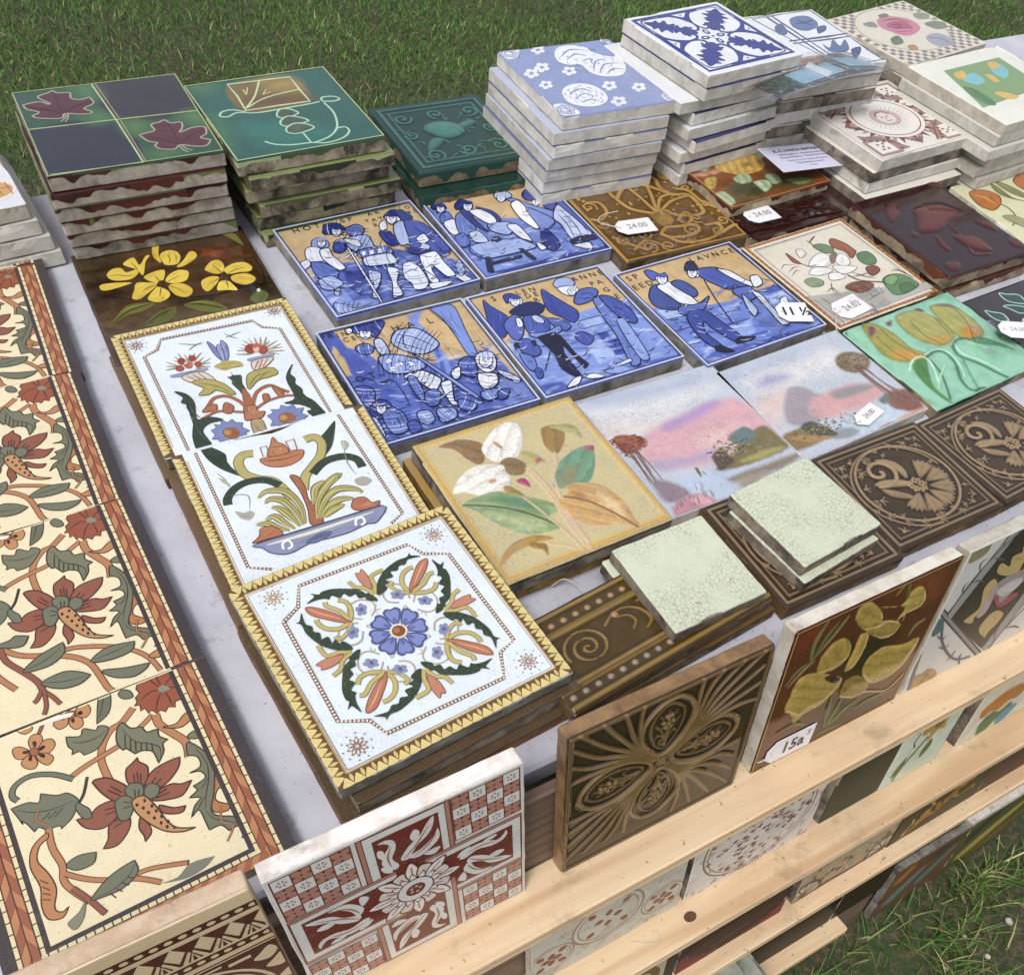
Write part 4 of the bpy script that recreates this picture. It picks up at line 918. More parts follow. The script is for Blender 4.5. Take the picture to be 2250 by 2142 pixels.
('rubble','t','#232a5c',6.9,'160 872 267 853 303 900'),
('rubble','t','#232a5c',7.2,'548 773 628 738 673 773'),
('rubble','t','#232a5c',7.1,'516 958 663 971 821 970'),
('rubble','t','#232a5c',6.8,'87 904 177 958 276 937'),
('rubble','t','#232a5c',7.3,'608 486 715 774 760 945'),
('knight','b','#e9edf7|#1c2250',5,'409 163 385 196 358 204 346 181 354 141 379 107 405 100 418 123'),
('knight','p','#2d3a86',0,'431 125 415 139 391 137 373 122 372 102 388 88 412 90 430 105'),
('knight','p','#1c2250',0,'378 143 373 147 368 143 371 137 377 137'),
('knight','p','#1c2250',0,'399 151 393 155 389 151 391 145 398 145'),
('knight','t','#1c2250',5,'372 130 379 129 384 136'),
('knight','t','#1c2250',5,'392 139 399 137 404 144'),
('knight','t','#1c2250',5,'383 146 373 162 377 166'),
('knight','t','#1c2250',6,'361 174 368 182 380 181'),
('knight','t','#6a7cc4',7,'350 170 353 196 367 203 387 188'),
('old_man','b','#e9edf7|#1c2250',5,'811 172 782 208 753 216 740 191 750 149 779 112 808 104 821 129'),
('old_man','p','#2d3a86',0,'836 132 817 146 791 144 772 128 771 107 789 92 816 94 835 110'),
('old_man','p','#1c2250',0,'777 151 771 155 766 151 769 144 776 144'),
('old_man','p','#1c2250',0,'799 160 793 164 788 159 791 153 798 153'),
('old_man','t','#1c2250',5,'771 137 778 136 783 143'),
('old_man','t','#1c2250',5,'792 146 800 144 805 151'),
('old_man','t','#1c2250',5,'782 155 770 171 775 175'),
('old_man','t','#1c2250',6,'757 184 764 193 777 191'),
('old_man','t','#6a7cc4',7,'744 180 748 207 763 215 785 199'),
('seated_figure','b','#e9edf7|#1c2250',5,'263 249 241 278 218 285 206 264 213 229 235 199 258 193 270 213'),
('seated_figure','p','#8ea2d8',0,'281 215 267 227 246 226 230 212 229 194 243 183 264 184 280 198'),
('seated_figure','p','#1c2250',0,'235 231 230 234 226 231 228 225 234 226'),
('seated_figure','p','#1c2250',0,'253 238 248 242 244 238 246 233 252 233'),
('seated_figure','t','#1c2250',5,'229 219 235 218 240 224'),
('seated_figure','t','#1c2250',5,'247 227 254 226 257 232'),
('seated_figure','t','#1c2250',5,'239 234 230 248 234 251'),
('seated_figure','t','#1c2250',6,'220 258 226 265 236 264'),
('seated_figure','t','#6a7cc4',7,'210 255 213 277 226 284 243 271'),
],
'sh2':[
('sky','P','#cfae78',0,'45 9 973 27 993 298 665 477 132 269'),
('floor','P','#6c82d0',0,'12 58 125 283 604 439 1001 301 1009 1000 12 987'),
('floor','P','#7f97dc',0,'81 779 502 796 636 909 117 960'),
('floor','P','#35408f',0,'70 942 1021 923 1000 1005 870 1028 164 978'),
('sky','P','#8fa6e2',0,'84 0 162 3 132 269 79 200'),
('page','b','#2d3a86|#1c2250',8.4,'59 83 111 67 150 98 141 154 99 140 50 139'),
('page','b','#dfe3f2|#1c2250',7.1,'85 109 134 109 130 167 82 193 68 162'),
('page','b','#5f74c4|#1c2250',8.2,'56 225 131 193 126 300 96 322 35 317'),
('page','b','#dfe3f2|#1c2250',8.1,'46 305 130 293 104 440 50 469 30 413'),
('sly','b','#2d3a86|#1c2250',8.5,'210 145 269 88 319 100 331 153 287 180 209 196'),
('sly','b','#dfe3f2|#1c2250',7.2,'269 157 327 143 337 181 298 227 259 205'),
('sly','b','#6a80cc|#1c2250',8.2,'160 263 228 236 231 421 164 511 94 477 107 376'),
('sly','b','#2d3a86|#1c2250',8.3,'219 216 285 223 268 351 285 506 250 461 220 367'),
('sly','b','#e9edf8|#1c2250',8.3,'278 237 361 250 407 334 399 424 342 436 301 363'),
('sly','b','#2f3c8c|#1c2250',8.4,'343 209 430 291 443 398 404 434 407 334'),
('sly','b','#a3b5e6|#1c2250',8.2,'322 437 454 452 507 521 395 595 309 515'),
('servant','b','#b7c6ee|#1c2250',8.7,'542 113 597 79 658 101 669 158 622 185 549 204'),
('servant','b','#dfe3f2|#1c2250',7.4,'547 151 599 151 592 201 545 202'),
('servant','b','#7b90d6|#1c2250',8.6,'605 197 665 201 764 341 880 486 803 544 741 471 677 310'),
('servant','b','#f1f1f0|#1c2250',8.5,'599 265 671 229 686 331 672 564 618 594 579 447'),
('servant','b','#7b90d6|#1c2250',8.4,'686 331 799 551 636 651 651 590'),
('servant','b','#dfe3f2|#1c2250',8.2,'440 497 515 507 521 674 507 734 455 650'),
('servant','b','#2d3a86|#1c2250',8.2,'628 648 686 619 691 801 606 874 559 801'),
('servant','b','#e9edf8|#1c2250',6.9,'532 743 558 768 568 828 519 834'),
('lady','b','#343f94|#1c2250',10.1,'735 190 791 129 892 100 938 152 912 234 824 274 741 254'),
('lady','b','#dfe3f2|#1c2250',7.5,'767 281 815 271 829 302 769 334'),
('lady','b','#4656ad|#1c2250',8.7,'859 251 956 231 913 376 844 421 817 359'),
('lady','b','#c4d1ef|#1c2250',8.4,'879 416 949 389 969 772 884 840 791 806 813 615 803 527'),
('lady','t','#3a4797',9.6,'862 462 856 631 816 799'),
('lady','t','#3a4797',9.7,'905 443 908 649 875 804'),
('lady','t','#3a4797',9.7,'940 421 959 634 943 779'),
('lady','b','#5567b8|#1c2250',8.6,'929 204 992 280 1020 536 1021 724 969 772 950 563 931 382'),
('lady','p','#20264c',0,'774 800 850 778 969 805 970 855 826 851 758 842'),
('lady','b','#dfe3f2|#1c2250',7.0,'759 859 889 866 877 935 827 932'),
('table_cloth','b','#9db2e6|#1c2250',7.9,'85 625 430 657 502 796 120 794'),
('table_cloth','t','#2d3a86',6.7,'157 636 151 790'),
('table_cloth','t','#2d3a86',6.8,'244 636 246 795'),
('table_cloth','t','#2d3a86',6.8,'337 647 353 796'),
('table_cloth','b','#5f74c4|#1c2250',7.9,'36 496 114 476 106 585 46 627 12 582'),
('table_cloth','b','#c3d0ef|#1c2250',6.9,'147 488 215 489 232 568 220 627 138 597'),
('table_cloth','p','#20264c',0,'250 607 313 581 332 637 273 655'),
('table_cloth','p','#20264c',0,'115 777 151 790 100 939 70 942 57 922'),
('table_cloth','p','#20264c',0,'124 841 359 837 352 866 118 870'),
('table_cloth','p','#20264c',0,'375 772 412 778 442 915 403 916'),
('floor','t','#232a5c',7.7,'18 967 296 983 704 966'),
('floor','t','#232a5c',7.9,'353 882 668 889'),
('page','b','#e9edf7|#1c2250',5,'127 153 103 183 79 190 68 170 77 135 100 105 125 97 136 117'),
('page','p','#2d3a86',0,'148 119 133 131 110 131 95 118 94 100 109 88 131 89 147 102'),
('page','p','#1c2250',0,'99 136 94 140 90 136 92 131 98 131'),
('page','p','#1c2250',0,'117 143 112 146 108 143 111 137 117 137'),
('page','t','#1c2250',5,'94 125 100 124 104 130'),
('page','t','#1c2250',5,'112 132 119 130 122 136'),
('page','t','#1c2250',5,'104 139 94 153 98 156'),
('page','t','#1c2250',6,'82 164 89 171 99 169'),
('page','t','#6a7cc4',7,'72 160 75 183 88 189 106 175'),
('sly','b','#e9edf7|#1c2250',5,'325 194 297 228 268 237 255 214 266 173 294 138 323 130 336 153'),
('sly','p','#2d3a86',0,'350 155 332 169 306 168 287 153 287 133 305 119 331 120 349 135'),
('sly','p','#1c2250',0,'292 175 286 179 281 175 285 168 291 168'),
('sly','p','#1c2250',0,'314 182 307 186 303 182 306 176 313 176'),
('sly','t','#1c2250',5,'286 161 294 160 299 167'),
('sly','t','#1c2250',5,'307 170 315 168 320 174'),
('sly','t','#1c2250',5,'297 178 285 194 290 197'),
('sly','t','#1c2250',6,'272 207 279 214 292 212'),
('sly','t','#6a7cc4',7,'260 203 263 228 278 235 300 220'),
('servant','b','#e9edf7|#1c2250',5,'607 171 578 205 550 213 538 191 549 151 578 117 607 109 619 131'),
('servant','p','#b7c6ee',0,'632 134 614 147 588 146 570 132 571 112 589 98 614 99 632 114'),
('servant','p','#1c2250',0,'575 153 569 156 564 153 567 147 574 147'),
('servant','p','#1c2250',0,'596 160 590 164 585 160 589 154 595 154'),
('servant','t','#1c2250',5,'569 140 577 138 581 145'),
('servant','t','#1c2250',5,'590 148 598 146 602 152'),
('servant','t','#1c2250',5,'580 156 568 171 572 175'),
('servant','t','#1c2250',6,'554 184 561 191 574 190'),
('servant','t','#6a7cc4',7,'543 180 545 205 559 212 581 197'),
('lady','b','#e9edf7|#1c2250',5,'816 307 789 337 763 344 752 324 763 288 790 258 817 250 827 271'),
('lady','p','#343f94',0,'840 273 823 285 799 284 783 271 783 253 800 241 824 241 840 255'),
('lady','p','#1c2250',0,'787 290 781 293 777 289 780 284 786 284'),
('lady','p','#1c2250',0,'806 296 800 300 796 296 799 291 806 291'),
('lady','t','#1c2250',5,'782 278 789 277 793 283'),
('lady','t','#1c2250',5,'801 285 808 283 812 289'),
('lady','t','#1c2250',5,'792 292 780 306 784 309'),
('lady','t','#1c2250',6,'767 317 774 324 785 323'),
('lady','t','#6a7cc4',7,'757 314 758 337 772 343 792 329'),
('border','L','#39458f',10.3,'1 -1 14 983 1007 1002'),
],
'sh3':[
('sky','P','#cfae78',0,'19 -17 990 25 1040 414 928 503 474 609 2 417'),
('ground','P','#5a6dc0',0,'-8 -20 90 -6 117 174 212 238 260 380 417 453 688 499 941 479 1014 1054 997 1074 8 1007'),
('ground','P','#7489d0',0,'840 680 1004 783 1000 1062 789 1031'),
('tree','p','#4a5cb2',0,'-6 -12 107 0 125 177 185 338 225 555 233 675 119 683 76 498 47 314 39 160'),
('tree','p','#cfae78',0,'49 135 72 255 51 409 2 417 -7 266'),
('tree','p','#7c93dc',0,'594 29 727 8 638 105 662 217 666 406 635 562 583 624 523 588 584 488 596 309 585 130'),
('tree','p','#4f62b8',0,'644 254 647 385 592 587 540 594 593 491'),
('tree','b','#7c93dc|#1c2250',6.8,'771 1 914 29 909 158 883 283 847 502 790 495 797 310 797 133'),
('tree','t','#20264c',8.0,'745 -8 793 161 816 332'),
('tree','t','#20264c',6.7,'953 308 963 459'),
('tree','t','#20264c',5.6,'909 293 895 433'),
('tree','t','#20264c',5.6,'927 299 929 446'),
('tree','t','#20264c',6.6,'695 331 694 487'),
('tree','t','#20264c',6.6,'702 376 761 455'),
('knight','b','#3a4797|#161b44',8.8,'214 39 287 -15 371 -6 441 34 389 103 327 153 294 98 233 83'),
('knight','b','#eef1fa|#161b44',6.6,'181 27 222 21 214 61 180 63'),
('knight','t','#161b44',7.7,'267 29 334 54 373 97'),
('knight','b','#5f74c4|#161b44',8.6,'174 196 247 180 280 235 242 277 182 261'),
('knight','b','#c3d0ef|#161b44',8.6,'308 174 355 177 353 304 307 342 285 265'),
('knight','b','#a9bae8|#161b44',8.8,'419 186 482 137 607 168 670 322 622 376 534 392 452 341 398 250'),
('knight','t','#161b44',6.6,'456 171 545 232 626 349'),
('knight','t','#161b44',6.5,'418 229 492 299 558 366'),
('knight','t','#161b44',7.7,'524 152 468 248 460 344'),
('knight','b','#8ca1de|#161b44',8.4,'266 327 375 340 492 439 487 506 351 509 260 461'),
('knight','p','#eef1fa',0,'296 366 325 363 322 390 293 392'),
('knight','p','#eef1fa',0,'349 414 377 417 374 443 342 438'),
('knight','p','#eef1fa',0,'420 426 445 435 430 464 406 455'),
('knight','p','#eef1fa',0,'292 433 319 436 314 468 287 465'),
('knight','b','#e3e9f6|#161b44',8.3,'332 529 459 523 530 631 453 707 401 622'),
('knight','b','#6a80cc|#161b44',8.2,'351 549 399 568 380 719 343 756 333 662'),
('knight','b','#dfe6f5|#161b44',8.2,'513 664 581 664 523 812 537 857 492 852 492 762'),
('spear','b','#8094d8|#161b44',7.3,'478 407 506 431 668 829 643 839'),
('fallen_man','b','#e9edf8|#161b44',8.7,'822 520 879 499 935 527 925 601 877 667 815 671 790 606'),
('fallen_man','t','#161b44',5.4,'853 546 864 564'),
('fallen_man','t','#161b44',5.5,'899 556 906 580'),
('fallen_man','t','#161b44',5.4,'832 622 859 646'),
('fallen_man','b','#4a5cb2|#161b44',8.6,'694 543 761 512 798 554 771 641 716 688 668 629'),
('fallen_man','t','#161b44',6.4,'690 569 775 615'),
('fallen_man','t','#161b44',6.4,'680 606 761 650'),
('fallen_man','b','#e0e6f4|#161b44',8.4,'617 596 684 580 642 660 603 659'),
('fallen_man','b','#eceef4|#161b44',9.5,'753 675 808 682 860 715 831 785 757 811 720 770'),
('fallen_man','l','#161b44',9.5,'875 707 831 785 731 840'),
('fallen_man','b','#cfd9f0|#161b44',8.5,'888 684 952 750 976 813 926 795 885 725'),
('armour','b','#4656ad|#161b44',8.0,'4 536 71 509 126 569 81 668 0 687 -35 623'),
('armour','b','#3a4797|#161b44',7.9,'38 702 114 655 166 701 138 778 65 800 29 761'),
('armour','b','#6a80cc|#161b44',7.8,'97 750 166 739 202 816 175 929 87 943 68 850'),
('armour','t','#161b44',6.8,'103 777 177 793 172 879'),
('armour','t','#161b44',6.8,'91 822 149 832 137 914'),
('armour','b','#8ca1de|#161b44',7.9,'282 822 350 835 349 911 290 937 259 888'),
('armour','t','#eef1fa',6.9,'295 852 308 882 336 881'),
('armour','b','#5f74c4|#161b44',8.1,'386 708 450 693 473 742 413 822 358 800'),
('armour','t','#161b44',7.1,'383 733 449 771'),
('armour','t','#161b44',7.0,'367 765 424 800'),
('armour','b','#7f95d8|#161b44',8.2,'704 817 798 826 783 887 709 897 680 860'),
('armour','b','#4a5cb2|#161b44',8.3,'794 851 871 854 818 913 771 908'),
('armour','b','#8ca1de|#161b44',7.9,'389 851 489 877 471 946 372 957'),
('armour','b','#4a5cb2|#161b44',7.7,'187 885 244 882 243 956 175 965'),
('armour','b','#c3d0ef|#161b44',6.7,'9 765 42 791 35 922 3 933'),
('armour','b','#5f74c4|#161b44',8.1,'546 822 597 854 627 904 572 934 520 889'),
('armour','t','#161b44',8.2,'34 469 128 465 170 534'),
('armour','t','#161b44',8.1,'270 559 275 666 259 775'),
('armour','t','#161b44',8.0,'336 715 316 810'),
('armour','t','#161b44',6.7,'52 941 138 987 279 994'),
('armour','t','#161b44',7.0,'439 971 598 957 727 969'),
('armour','t','#161b44',6.6,'-36 942 23 965'),
('armour','t','#161b44',7.1,'659 917 755 954'),
('armour','t','#161b44',7.2,'478 769 557 747 599 777'),
('armour','t','#161b44',7.2,'170 534 249 524 281 576'),
('armour','t','#161b44',7.3,'880 804 891 941'),
('fallen_man','b','#e9edf7|#1c2250',5,'900 599 866 635 829 641 811 614 822 570 856 533 893 526 911 554'),
('fallen_man','p','#c3d0ef',0,'929 557 907 571 873 568 848 549 845 526 868 512 902 515 927 534'),
('fallen_man','p','#1c2250',0,'856 574 848 578 842 573 845 566 854 567'),
('fallen_man','p','#1c2250',0,'884 585 877 588 870 583 874 577 883 577'),
('fallen_man','t','#1c2250',5,'847 558 856 558 863 566'),
('fallen_man','t','#1c2250',5,'875 570 885 568 892 576'),
('fallen_man','t','#1c2250',5,'863 578 848 595 855 599'),
('fallen_man','t','#1c2250',6,'832 608 842 617 858 616'),
('fallen_man','t','#6a7cc4',7,'816 602 822 632 842 640 869 625'),
('knight','b','#e9edf7|#1c2250',5,'316 113 290 145 260 152 244 129 251 89 277 56 307 49 323 73'),
('knight','p','#3a4797',0,'338 75 320 88 292 86 271 70 268 50 286 37 314 39 335 55'),
('knight','p','#1c2250',0,'279 92 273 95 267 91 270 85 277 86'),
('knight','p','#1c2250',0,'302 101 296 104 291 100 294 94 301 94'),
('knight','t','#1c2250',5,'271 78 279 77 285 84'),
('knight','t','#1c2250',5,'294 88 302 86 308 93'),
('knight','t','#1c2250',5,'285 95 274 110 279 114'),
('knight','t','#1c2250',6,'261 122 270 130 283 129'),
('knight','t','#6a7cc4',7,'248 118 254 144 270 151 292 137'),
('armour','b','#e9edf7|#1c2250',5,'126 736 105 761 81 765 68 746 73 715 94 691 118 686 131 705'),
('armour','p','#3a4797',0,'143 708 129 717 107 715 89 702 87 686 101 676 123 679 141 692'),
('armour','p','#1c2250',0,'96 719 91 721 86 718 88 713 94 714'),
('armour','p','#1c2250',0,'115 726 110 729 106 725 108 721 114 721'),
('armour','t','#1c2250',5,'89 708 95 707 100 713'),
('armour','t','#1c2250',5,'108 716 115 715 119 720'),
('armour','t','#1c2250',5,'101 721 92 733 96 736'),
('armour','t','#1c2250',6,'81 742 89 748 99 748'),
('armour','t','#6a7cc4',7,'71 738 76 758 90 764 107 754'),
],
'sh4':[
('sky','P','#cfae78',0,'7 1 994 15 980 381 755 366 597 388 475 449 -75 405'),
('wall','P','#7f97dc',0,'589 385 755 366 1004 376 1042 640 1012 985 969 1019 12 997 10 614 49 466'),
('wall','P','#a6bdee',0,'571 460 714 460 702 537 569 539'),
('wall','P','#a6bdee',0,'483 675 649 649 631 847 468 858'),
('wall','P','#3f4fa4',0,'610 607 687 604 672 657 606 671'),
('wall','P','#3f4fa4',0,'600 695 696 693 700 772 612 763'),
('wall','P','#3f4fa4',0,'613 777 686 780 674 839 608 826'),
('wall','L','#2a3276',6.2,'564 457 974 449'),
('wall','L','#2a3276',6.0,'554 533 725 532'),
('wall','L','#2a3276',6.0,'559 614 714 608'),
('wall','P','#5063bb',0,'27 898 417 923 997 966 984 1025 12 997'),
('wall','P','#8ea6e4',0,'138 872 527 894 653 981 179 948'),
('angel_wing','b','#3c4ba2|#161b44',6.9,'93 60 113 123 160 235 151 298 58 419 -5 420 -10 366'),
('angel_wing','b','#3c4ba2|#161b44',7.2,'503 89 538 158 574 256 610 352 591 413 527 456 478 383 434 285'),
('winged_man','b','#3a49a0|#161b44',7.2,'239 60 297 54 330 94 333 123 259 123 223 137'),
('winged_man','b','#e2e7f4|#161b44',6.1,'254 107 304 92 336 117 318 173 276 191 247 160'),
('winged_man','b','#272e63|#161b44',7.1,'195 221 322 174 405 192 435 244 390 296 297 314 236 277'),
('winged_man','b','#5a6dc0|#161b44',6.9,'129 290 212 255 233 330 166 448 99 486 85 417 92 341'),
('winged_man','b','#e2e7f4|#161b44',5.9,'201 291 228 308 208 373 173 372'),
('winged_man','b','#4c5eb4|#161b44',6.9,'252 297 340 304 389 376 325 484 239 476 206 424'),
('winged_man','b','#bac8ec|#161b44',6.0,'300 316 336 309 359 365 340 397 301 369'),
('winged_man','b','#5a6dc0|#161b44',7.0,'388 362 464 405 492 482 428 510 386 428'),
('winged_man','b','#7f95d8|#161b44',6.9,'208 451 310 478 417 453 406 502 300 526 212 492'),
('winged_man','p','#221f3c',0,'234 500 362 498 381 557 380 723 403 832 356 862 350 786 344 633 314 697 311 820 305 915 256 895 220 808 249 671'),
('winged_man','b','#e6ebf7|#161b44',5.5,'244 914 298 912 248 964 168 967'),
('winged_man','b','#e6ebf7|#161b44',5.6,'305 915 382 921 434 967 350 957'),
('chair','b','#4c5eb4|#161b44',6.7,'107 489 178 504 195 612 144 655 77 603'),
('chair','p','#20264c',0,'60 509 93 497 84 544 51 556'),
('chair','p','#20264c',0,'173 528 207 515 197 563 167 576'),
('chair','L','#20264c',7.5,'243 644 126 782'),
('chair','b','#6a80cc|#161b44',5.6,'55 595 116 656 74 774 36 735'),
('chair','b','#4656ad|#161b44',5.5,'66 759 107 763 86 827 47 835'),
('lady','b','#a5b9ea|#161b44',7.5,'605 70 665 27 736 38 758 97 705 135 619 118'),
('lady','b','#eef2fa|#161b44',6.3,'611 115 712 124 738 176 679 225 623 190'),
('lady','b','#5568bb|#161b44',8.4,'643 268 731 188 820 186 850 232 790 295 699 317 645 310'),
('lady','t','#161b44',6.3,'717 226 780 235 797 269'),
('lady','t','#161b44',6.3,'688 257 735 275 766 286'),
('lady','b','#6a80cc|#161b44',8.1,'767 301 845 302 835 438 823 529 797 627 761 822 709 941 644 940 709 672 730 494'),
('lady','b','#4656ad|#161b44',8.3,'825 287 900 322 943 437 932 571 887 608 838 535 818 418'),
('lady','b','#8ea6e4|#161b44',7.0,'793 545 847 552 831 719 788 922 730 924 744 764'),
('lady','b','#d8e1f4|#161b44',5.7,'549 902 662 885 664 911 585 917'),
('bag','b','#4656ad|#161b44',6.9,'468 565 533 551 567 630 498 680 458 626'),
('wall','t','#161b44',6.6,'417 923 555 991 727 1010'),
('wall','t','#161b44',6.3,'35 913 170 920'),
('winged_man','b','#e9edf7|#1c2250',5,'313 150 286 179 259 185 246 164 256 129 282 100 310 94 323 115'),
('winged_man','p','#3a49a0',0,'336 118 319 129 294 127 276 113 275 95 292 83 317 85 336 100'),
('winged_man','p','#1c2250',0,'281 132 275 135 271 131 274 126 280 126'),
('winged_man','p','#1c2250',0,'302 140 296 143 292 139 295 134 301 134'),
('winged_man','t','#1c2250',5,'275 119 282 119 287 125'),
('winged_man','t','#1c2250',5,'295 128 303 127 308 133'),
('winged_man','t','#1c2250',5,'286 135 275 148 280 152'),
('winged_man','t','#1c2250',6,'262 159 270 166 282 165'),
('winged_man','t','#6a7cc4',7,'251 154 254 177 268 184 289 172'),
('lady','b','#e9edf7|#1c2250',5,'710 187 685 213 659 218 648 199 658 168 683 142 709 137 720 156'),
('lady','p','#c9d5f0',0,'732 158 716 168 693 166 677 153 677 137 693 127 716 129 732 142'),
('lady','p','#1c2250',0,'681 171 676 173 672 170 674 165 680 165'),
('lady','p','#1c2250',0,'700 178 695 180 691 177 694 172 699 173'),
('lady','t','#1c2250',5,'676 160 683 159 687 165'),
('lady','t','#1c2250',5,'695 168 702 166 706 172'),
('lady','t','#1c2250',5,'686 173 675 185 679 188'),
('lady','t','#1c2250',6,'663 195 670 201 681 200'),
('lady','t','#6a7cc4',7,'653 191 655 211 668 217 688 206'),
('border','L','#39458f',8.6,'4 -1 11 991 976 1022'),
],
'sh5':[
('sky','P','#cfae78',0,'31 -8 959 20 998 538 524 541 22 433 5 302'),
('wall','P','#6e86d4',0,'4 372 186 503 545 532 1010 524 1010 991 3 976'),
('wall','P','#a9bfee',0,'42 424 196 472 174 551 40 527'),
('wall','P','#3f4fa4',0,'807 514 1010 524 1005 578 801 585'),
('wall','P','#a9bfee',0,'821 594 976 594 983 681 824 687'),
('wall','P','#4a5cb2',0,'912 761 1062 752 1055 822 926 839'),
('wall','P','#8ea6e4',0,'410 774 561 753 515 854 396 870'),
('wall','P','#8ea6e4',0,'431 573 553 571 527 650 417 655'),
('wall','P','#5063bb',0,'4 896 402 940 1012 974 1008 1008 8 978'),
('wall','L','#2a3276',7.7,'40 527 204 546'),
('wall','L','#2a3276',7.6,'28 642 171 653'),
('wall','L','#2a3276',7.9,'378 621 569 632'),
('wall','L','#2a3276',7.8,'383 728 562 736'),
('wall','L','#2a3276',7.5,'16 787 110 795'),
('wall','L','#2a3276',7.7,'454 879 583 884'),
('hat_man','b','#5063bb|#161b44',9.6,'216 50 266 52 300 114 341 112 324 143 248 148 207 150'),
('hat_man','b','#eef1f8|#161b44',8.2,'243 137 326 115 329 163 286 202 246 185'),
('hat_man','b','#46579f|#161b44',9.3,'119 242 186 197 234 236 229 397 207 459 138 465 62 397 69 311'),
('hat_man','b','#f0f2f8|#161b44',9.4,'195 219 306 210 341 336 345 482 314 505 237 437 211 335'),
('hat_man','b','#46579f|#161b44',9.5,'305 228 387 225 423 333 399 397 353 405 322 328'),
('hat_man','b','#5a6fc2|#161b44',9.3,'197 455 335 478 458 440 405 490 322 544 175 534'),
('hat_man','b','#3a4a9c|#161b44',8.9,'194 542 332 548 365 703 386 866 317 886 265 728 259 640 198 733 211 890 155 881 130 737'),
('hat_man','p','#1a1c34',0,'160 867 212 873 256 959 190 946 140 907'),
('hat_man','p','#1a1c34',0,'322 872 382 856 478 898 432 920 311 909'),
('stooping_man','b','#232b52|#161b44',9.9,'484 152 557 76 602 89 589 157 556 182'),
('stooping_man','b','#eef1f8|#161b44',8.4,'483 171 572 179 553 238 490 231'),
('stooping_man','b','#4a5db4|#161b44',9.7,'578 172 714 208 738 315 779 465 713 493 709 416 634 441 586 365 541 252'),
('stooping_man','b','#f0f2f8|#161b44',9.8,'702 223 773 272 816 405 865 463 800 473 735 352'),
('stooping_man','b','#e6eaf4|#161b44',8.4,'861 385 925 393 896 476 814 489'),
('stooping_man','b','#5a6fc2|#161b44',9.6,'654 449 779 465 782 559 685 591 639 517'),
('stooping_man','b','#d9e2f4|#161b44',9.4,'764 514 802 568 779 722 776 881 715 872 739 705'),
('stooping_man','b','#b9c8ec|#161b44',9.4,'680 516 685 591 667 692 603 736 620 636'),
('staff','l','#20264c',9.4,'539 289 475 502 423 728'),
('dog','b','#f2f2f0|#39458f',8.1,'890 660 954 651 914 743 946 848 937 933 887 911 857 791 851 735'),
('hat_man','b','#e9edf7|#1c2250',5,'309 183 274 213 242 218 230 194 246 157 280 127 314 122 325 145'),
('hat_man','p','#46579f',0,'340 149 319 160 290 157 271 140 273 121 294 110 323 113 342 130'),
('hat_man','p','#1c2250',0,'274 161 267 164 262 160 267 154 274 155'),
('hat_man','p','#1c2250',0,'298 171 290 174 286 170 290 164 297 165'),
('hat_man','t','#1c2250',5,'269 148 278 148 282 155'),
('hat_man','t','#1c2250',5,'292 158 301 157 305 164'),
('hat_man','t','#1c2250',5,'280 165 265 179 270 183'),
('hat_man','t','#1c2250',6,'249 190 256 198 271 197'),
('hat_man','t','#6a7cc4',7,'236 184 237 209 253 217 279 205'),
('stooping_man','b','#e9edf7|#1c2250',5,'544 206 510 234 478 239 466 216 483 180 517 151 550 147 561 169'),
('stooping_man','p','#232b52',0,'576 173 554 183 526 180 508 164 510 145 531 135 559 138 578 154'),
('stooping_man','p','#1c2250',0,'511 184 504 187 499 183 503 178 511 179'),
('stooping_man','p','#1c2250',0,'533 194 526 197 522 193 526 187 533 188'),
('stooping_man','t','#1c2250',5,'506 171 514 171 519 178'),
('stooping_man','t','#1c2250',5,'528 182 537 181 541 187'),
('stooping_man','t','#1c2250',5,'516 188 501 201 506 205'),
('stooping_man','t','#1c2250',6,'485 212 493 219 506 219'),
('stooping_man','t','#6a7cc4',7,'473 206 473 231 488 238 514 227'),
('border','L','#39458f',11.7,'20 -2 -4 985 1014 1002'),
('border','L','#39458f',12.5,'20 -2 968 18 1014 1002'),
],
'tulip':[
('quarter_line','L','#46507f',18.9,'483 52 533 997'),
('quarter_line','L','#46507f',14.2,'541 39 586 978'),
('quarter_line','L','#46507f',19.3,'383 491 1121 490'),
('quarter_line','L','#46507f',14.4,'386 537 1109 541'),
('quarter_line','O','#5a648f',12.0,'327 54 962 9 985 979 533 974'),
('cornflower','p','#6478ad',0,'648 144 763 97 865 119 876 233 803 325 667 348 603 279'),
('cornflower','t','#34426f',17.4,'727 144 746 221 794 287'),
('cornflower','t','#34426f',17.4,'650 218 746 221 867 194'),
('cornflower','p','#4a5c8e',0,'803 325 903 312 850 390 747 420'),
('painted_tulip','p','#5d6f9c',0,'639 605 658 678 788 553 771 671 896 579 817 734 714 777 612 735'),
('painted_tulip','p','#45557f',0,'554 771 686 787 746 902 622 888'),
('painted_tulip','p','#45557f',0,'822 752 940 729 856 829 749 887'),
('painted_tulip','t','#45557f',18.6,'709 759 776 843 755 938'),
('cornflower','p','#5d6f9c',0,'422 237 534 191 468 355 380 369'),
],
'rose':[
('rose_flower','p','#cf7f92',0,'432 208 564 185 677 260 727 348 683 498 529 570 406 552 355 424 351 318'),
('rose_flower','p','#b5526c',0,'459 306 599 309 633 411 574 509 434 483 400 383'),
('rose_flower','t','#8e3450',23.5,'456 241 614 273 664 383'),
('rose_flower','t','#e3a3b0',23.0,'383 354 448 448 605 503'),
('rose_flower','l','#8e3450',20.6,'476 356 538 365 509 414 447 405'),
('leaf','p','#6d7a58',0,'255 539 360 529 304 645 216 661 185 626'),
('leaf','p','#8b9474',0,'838 270 969 288 921 397 807 365'),
('leaf','p','#7c866a',0,'777 458 938 470 940 600 796 595'),
('leaf','p','#8a8f80',0,'255 209 363 218 321 324 243 266'),
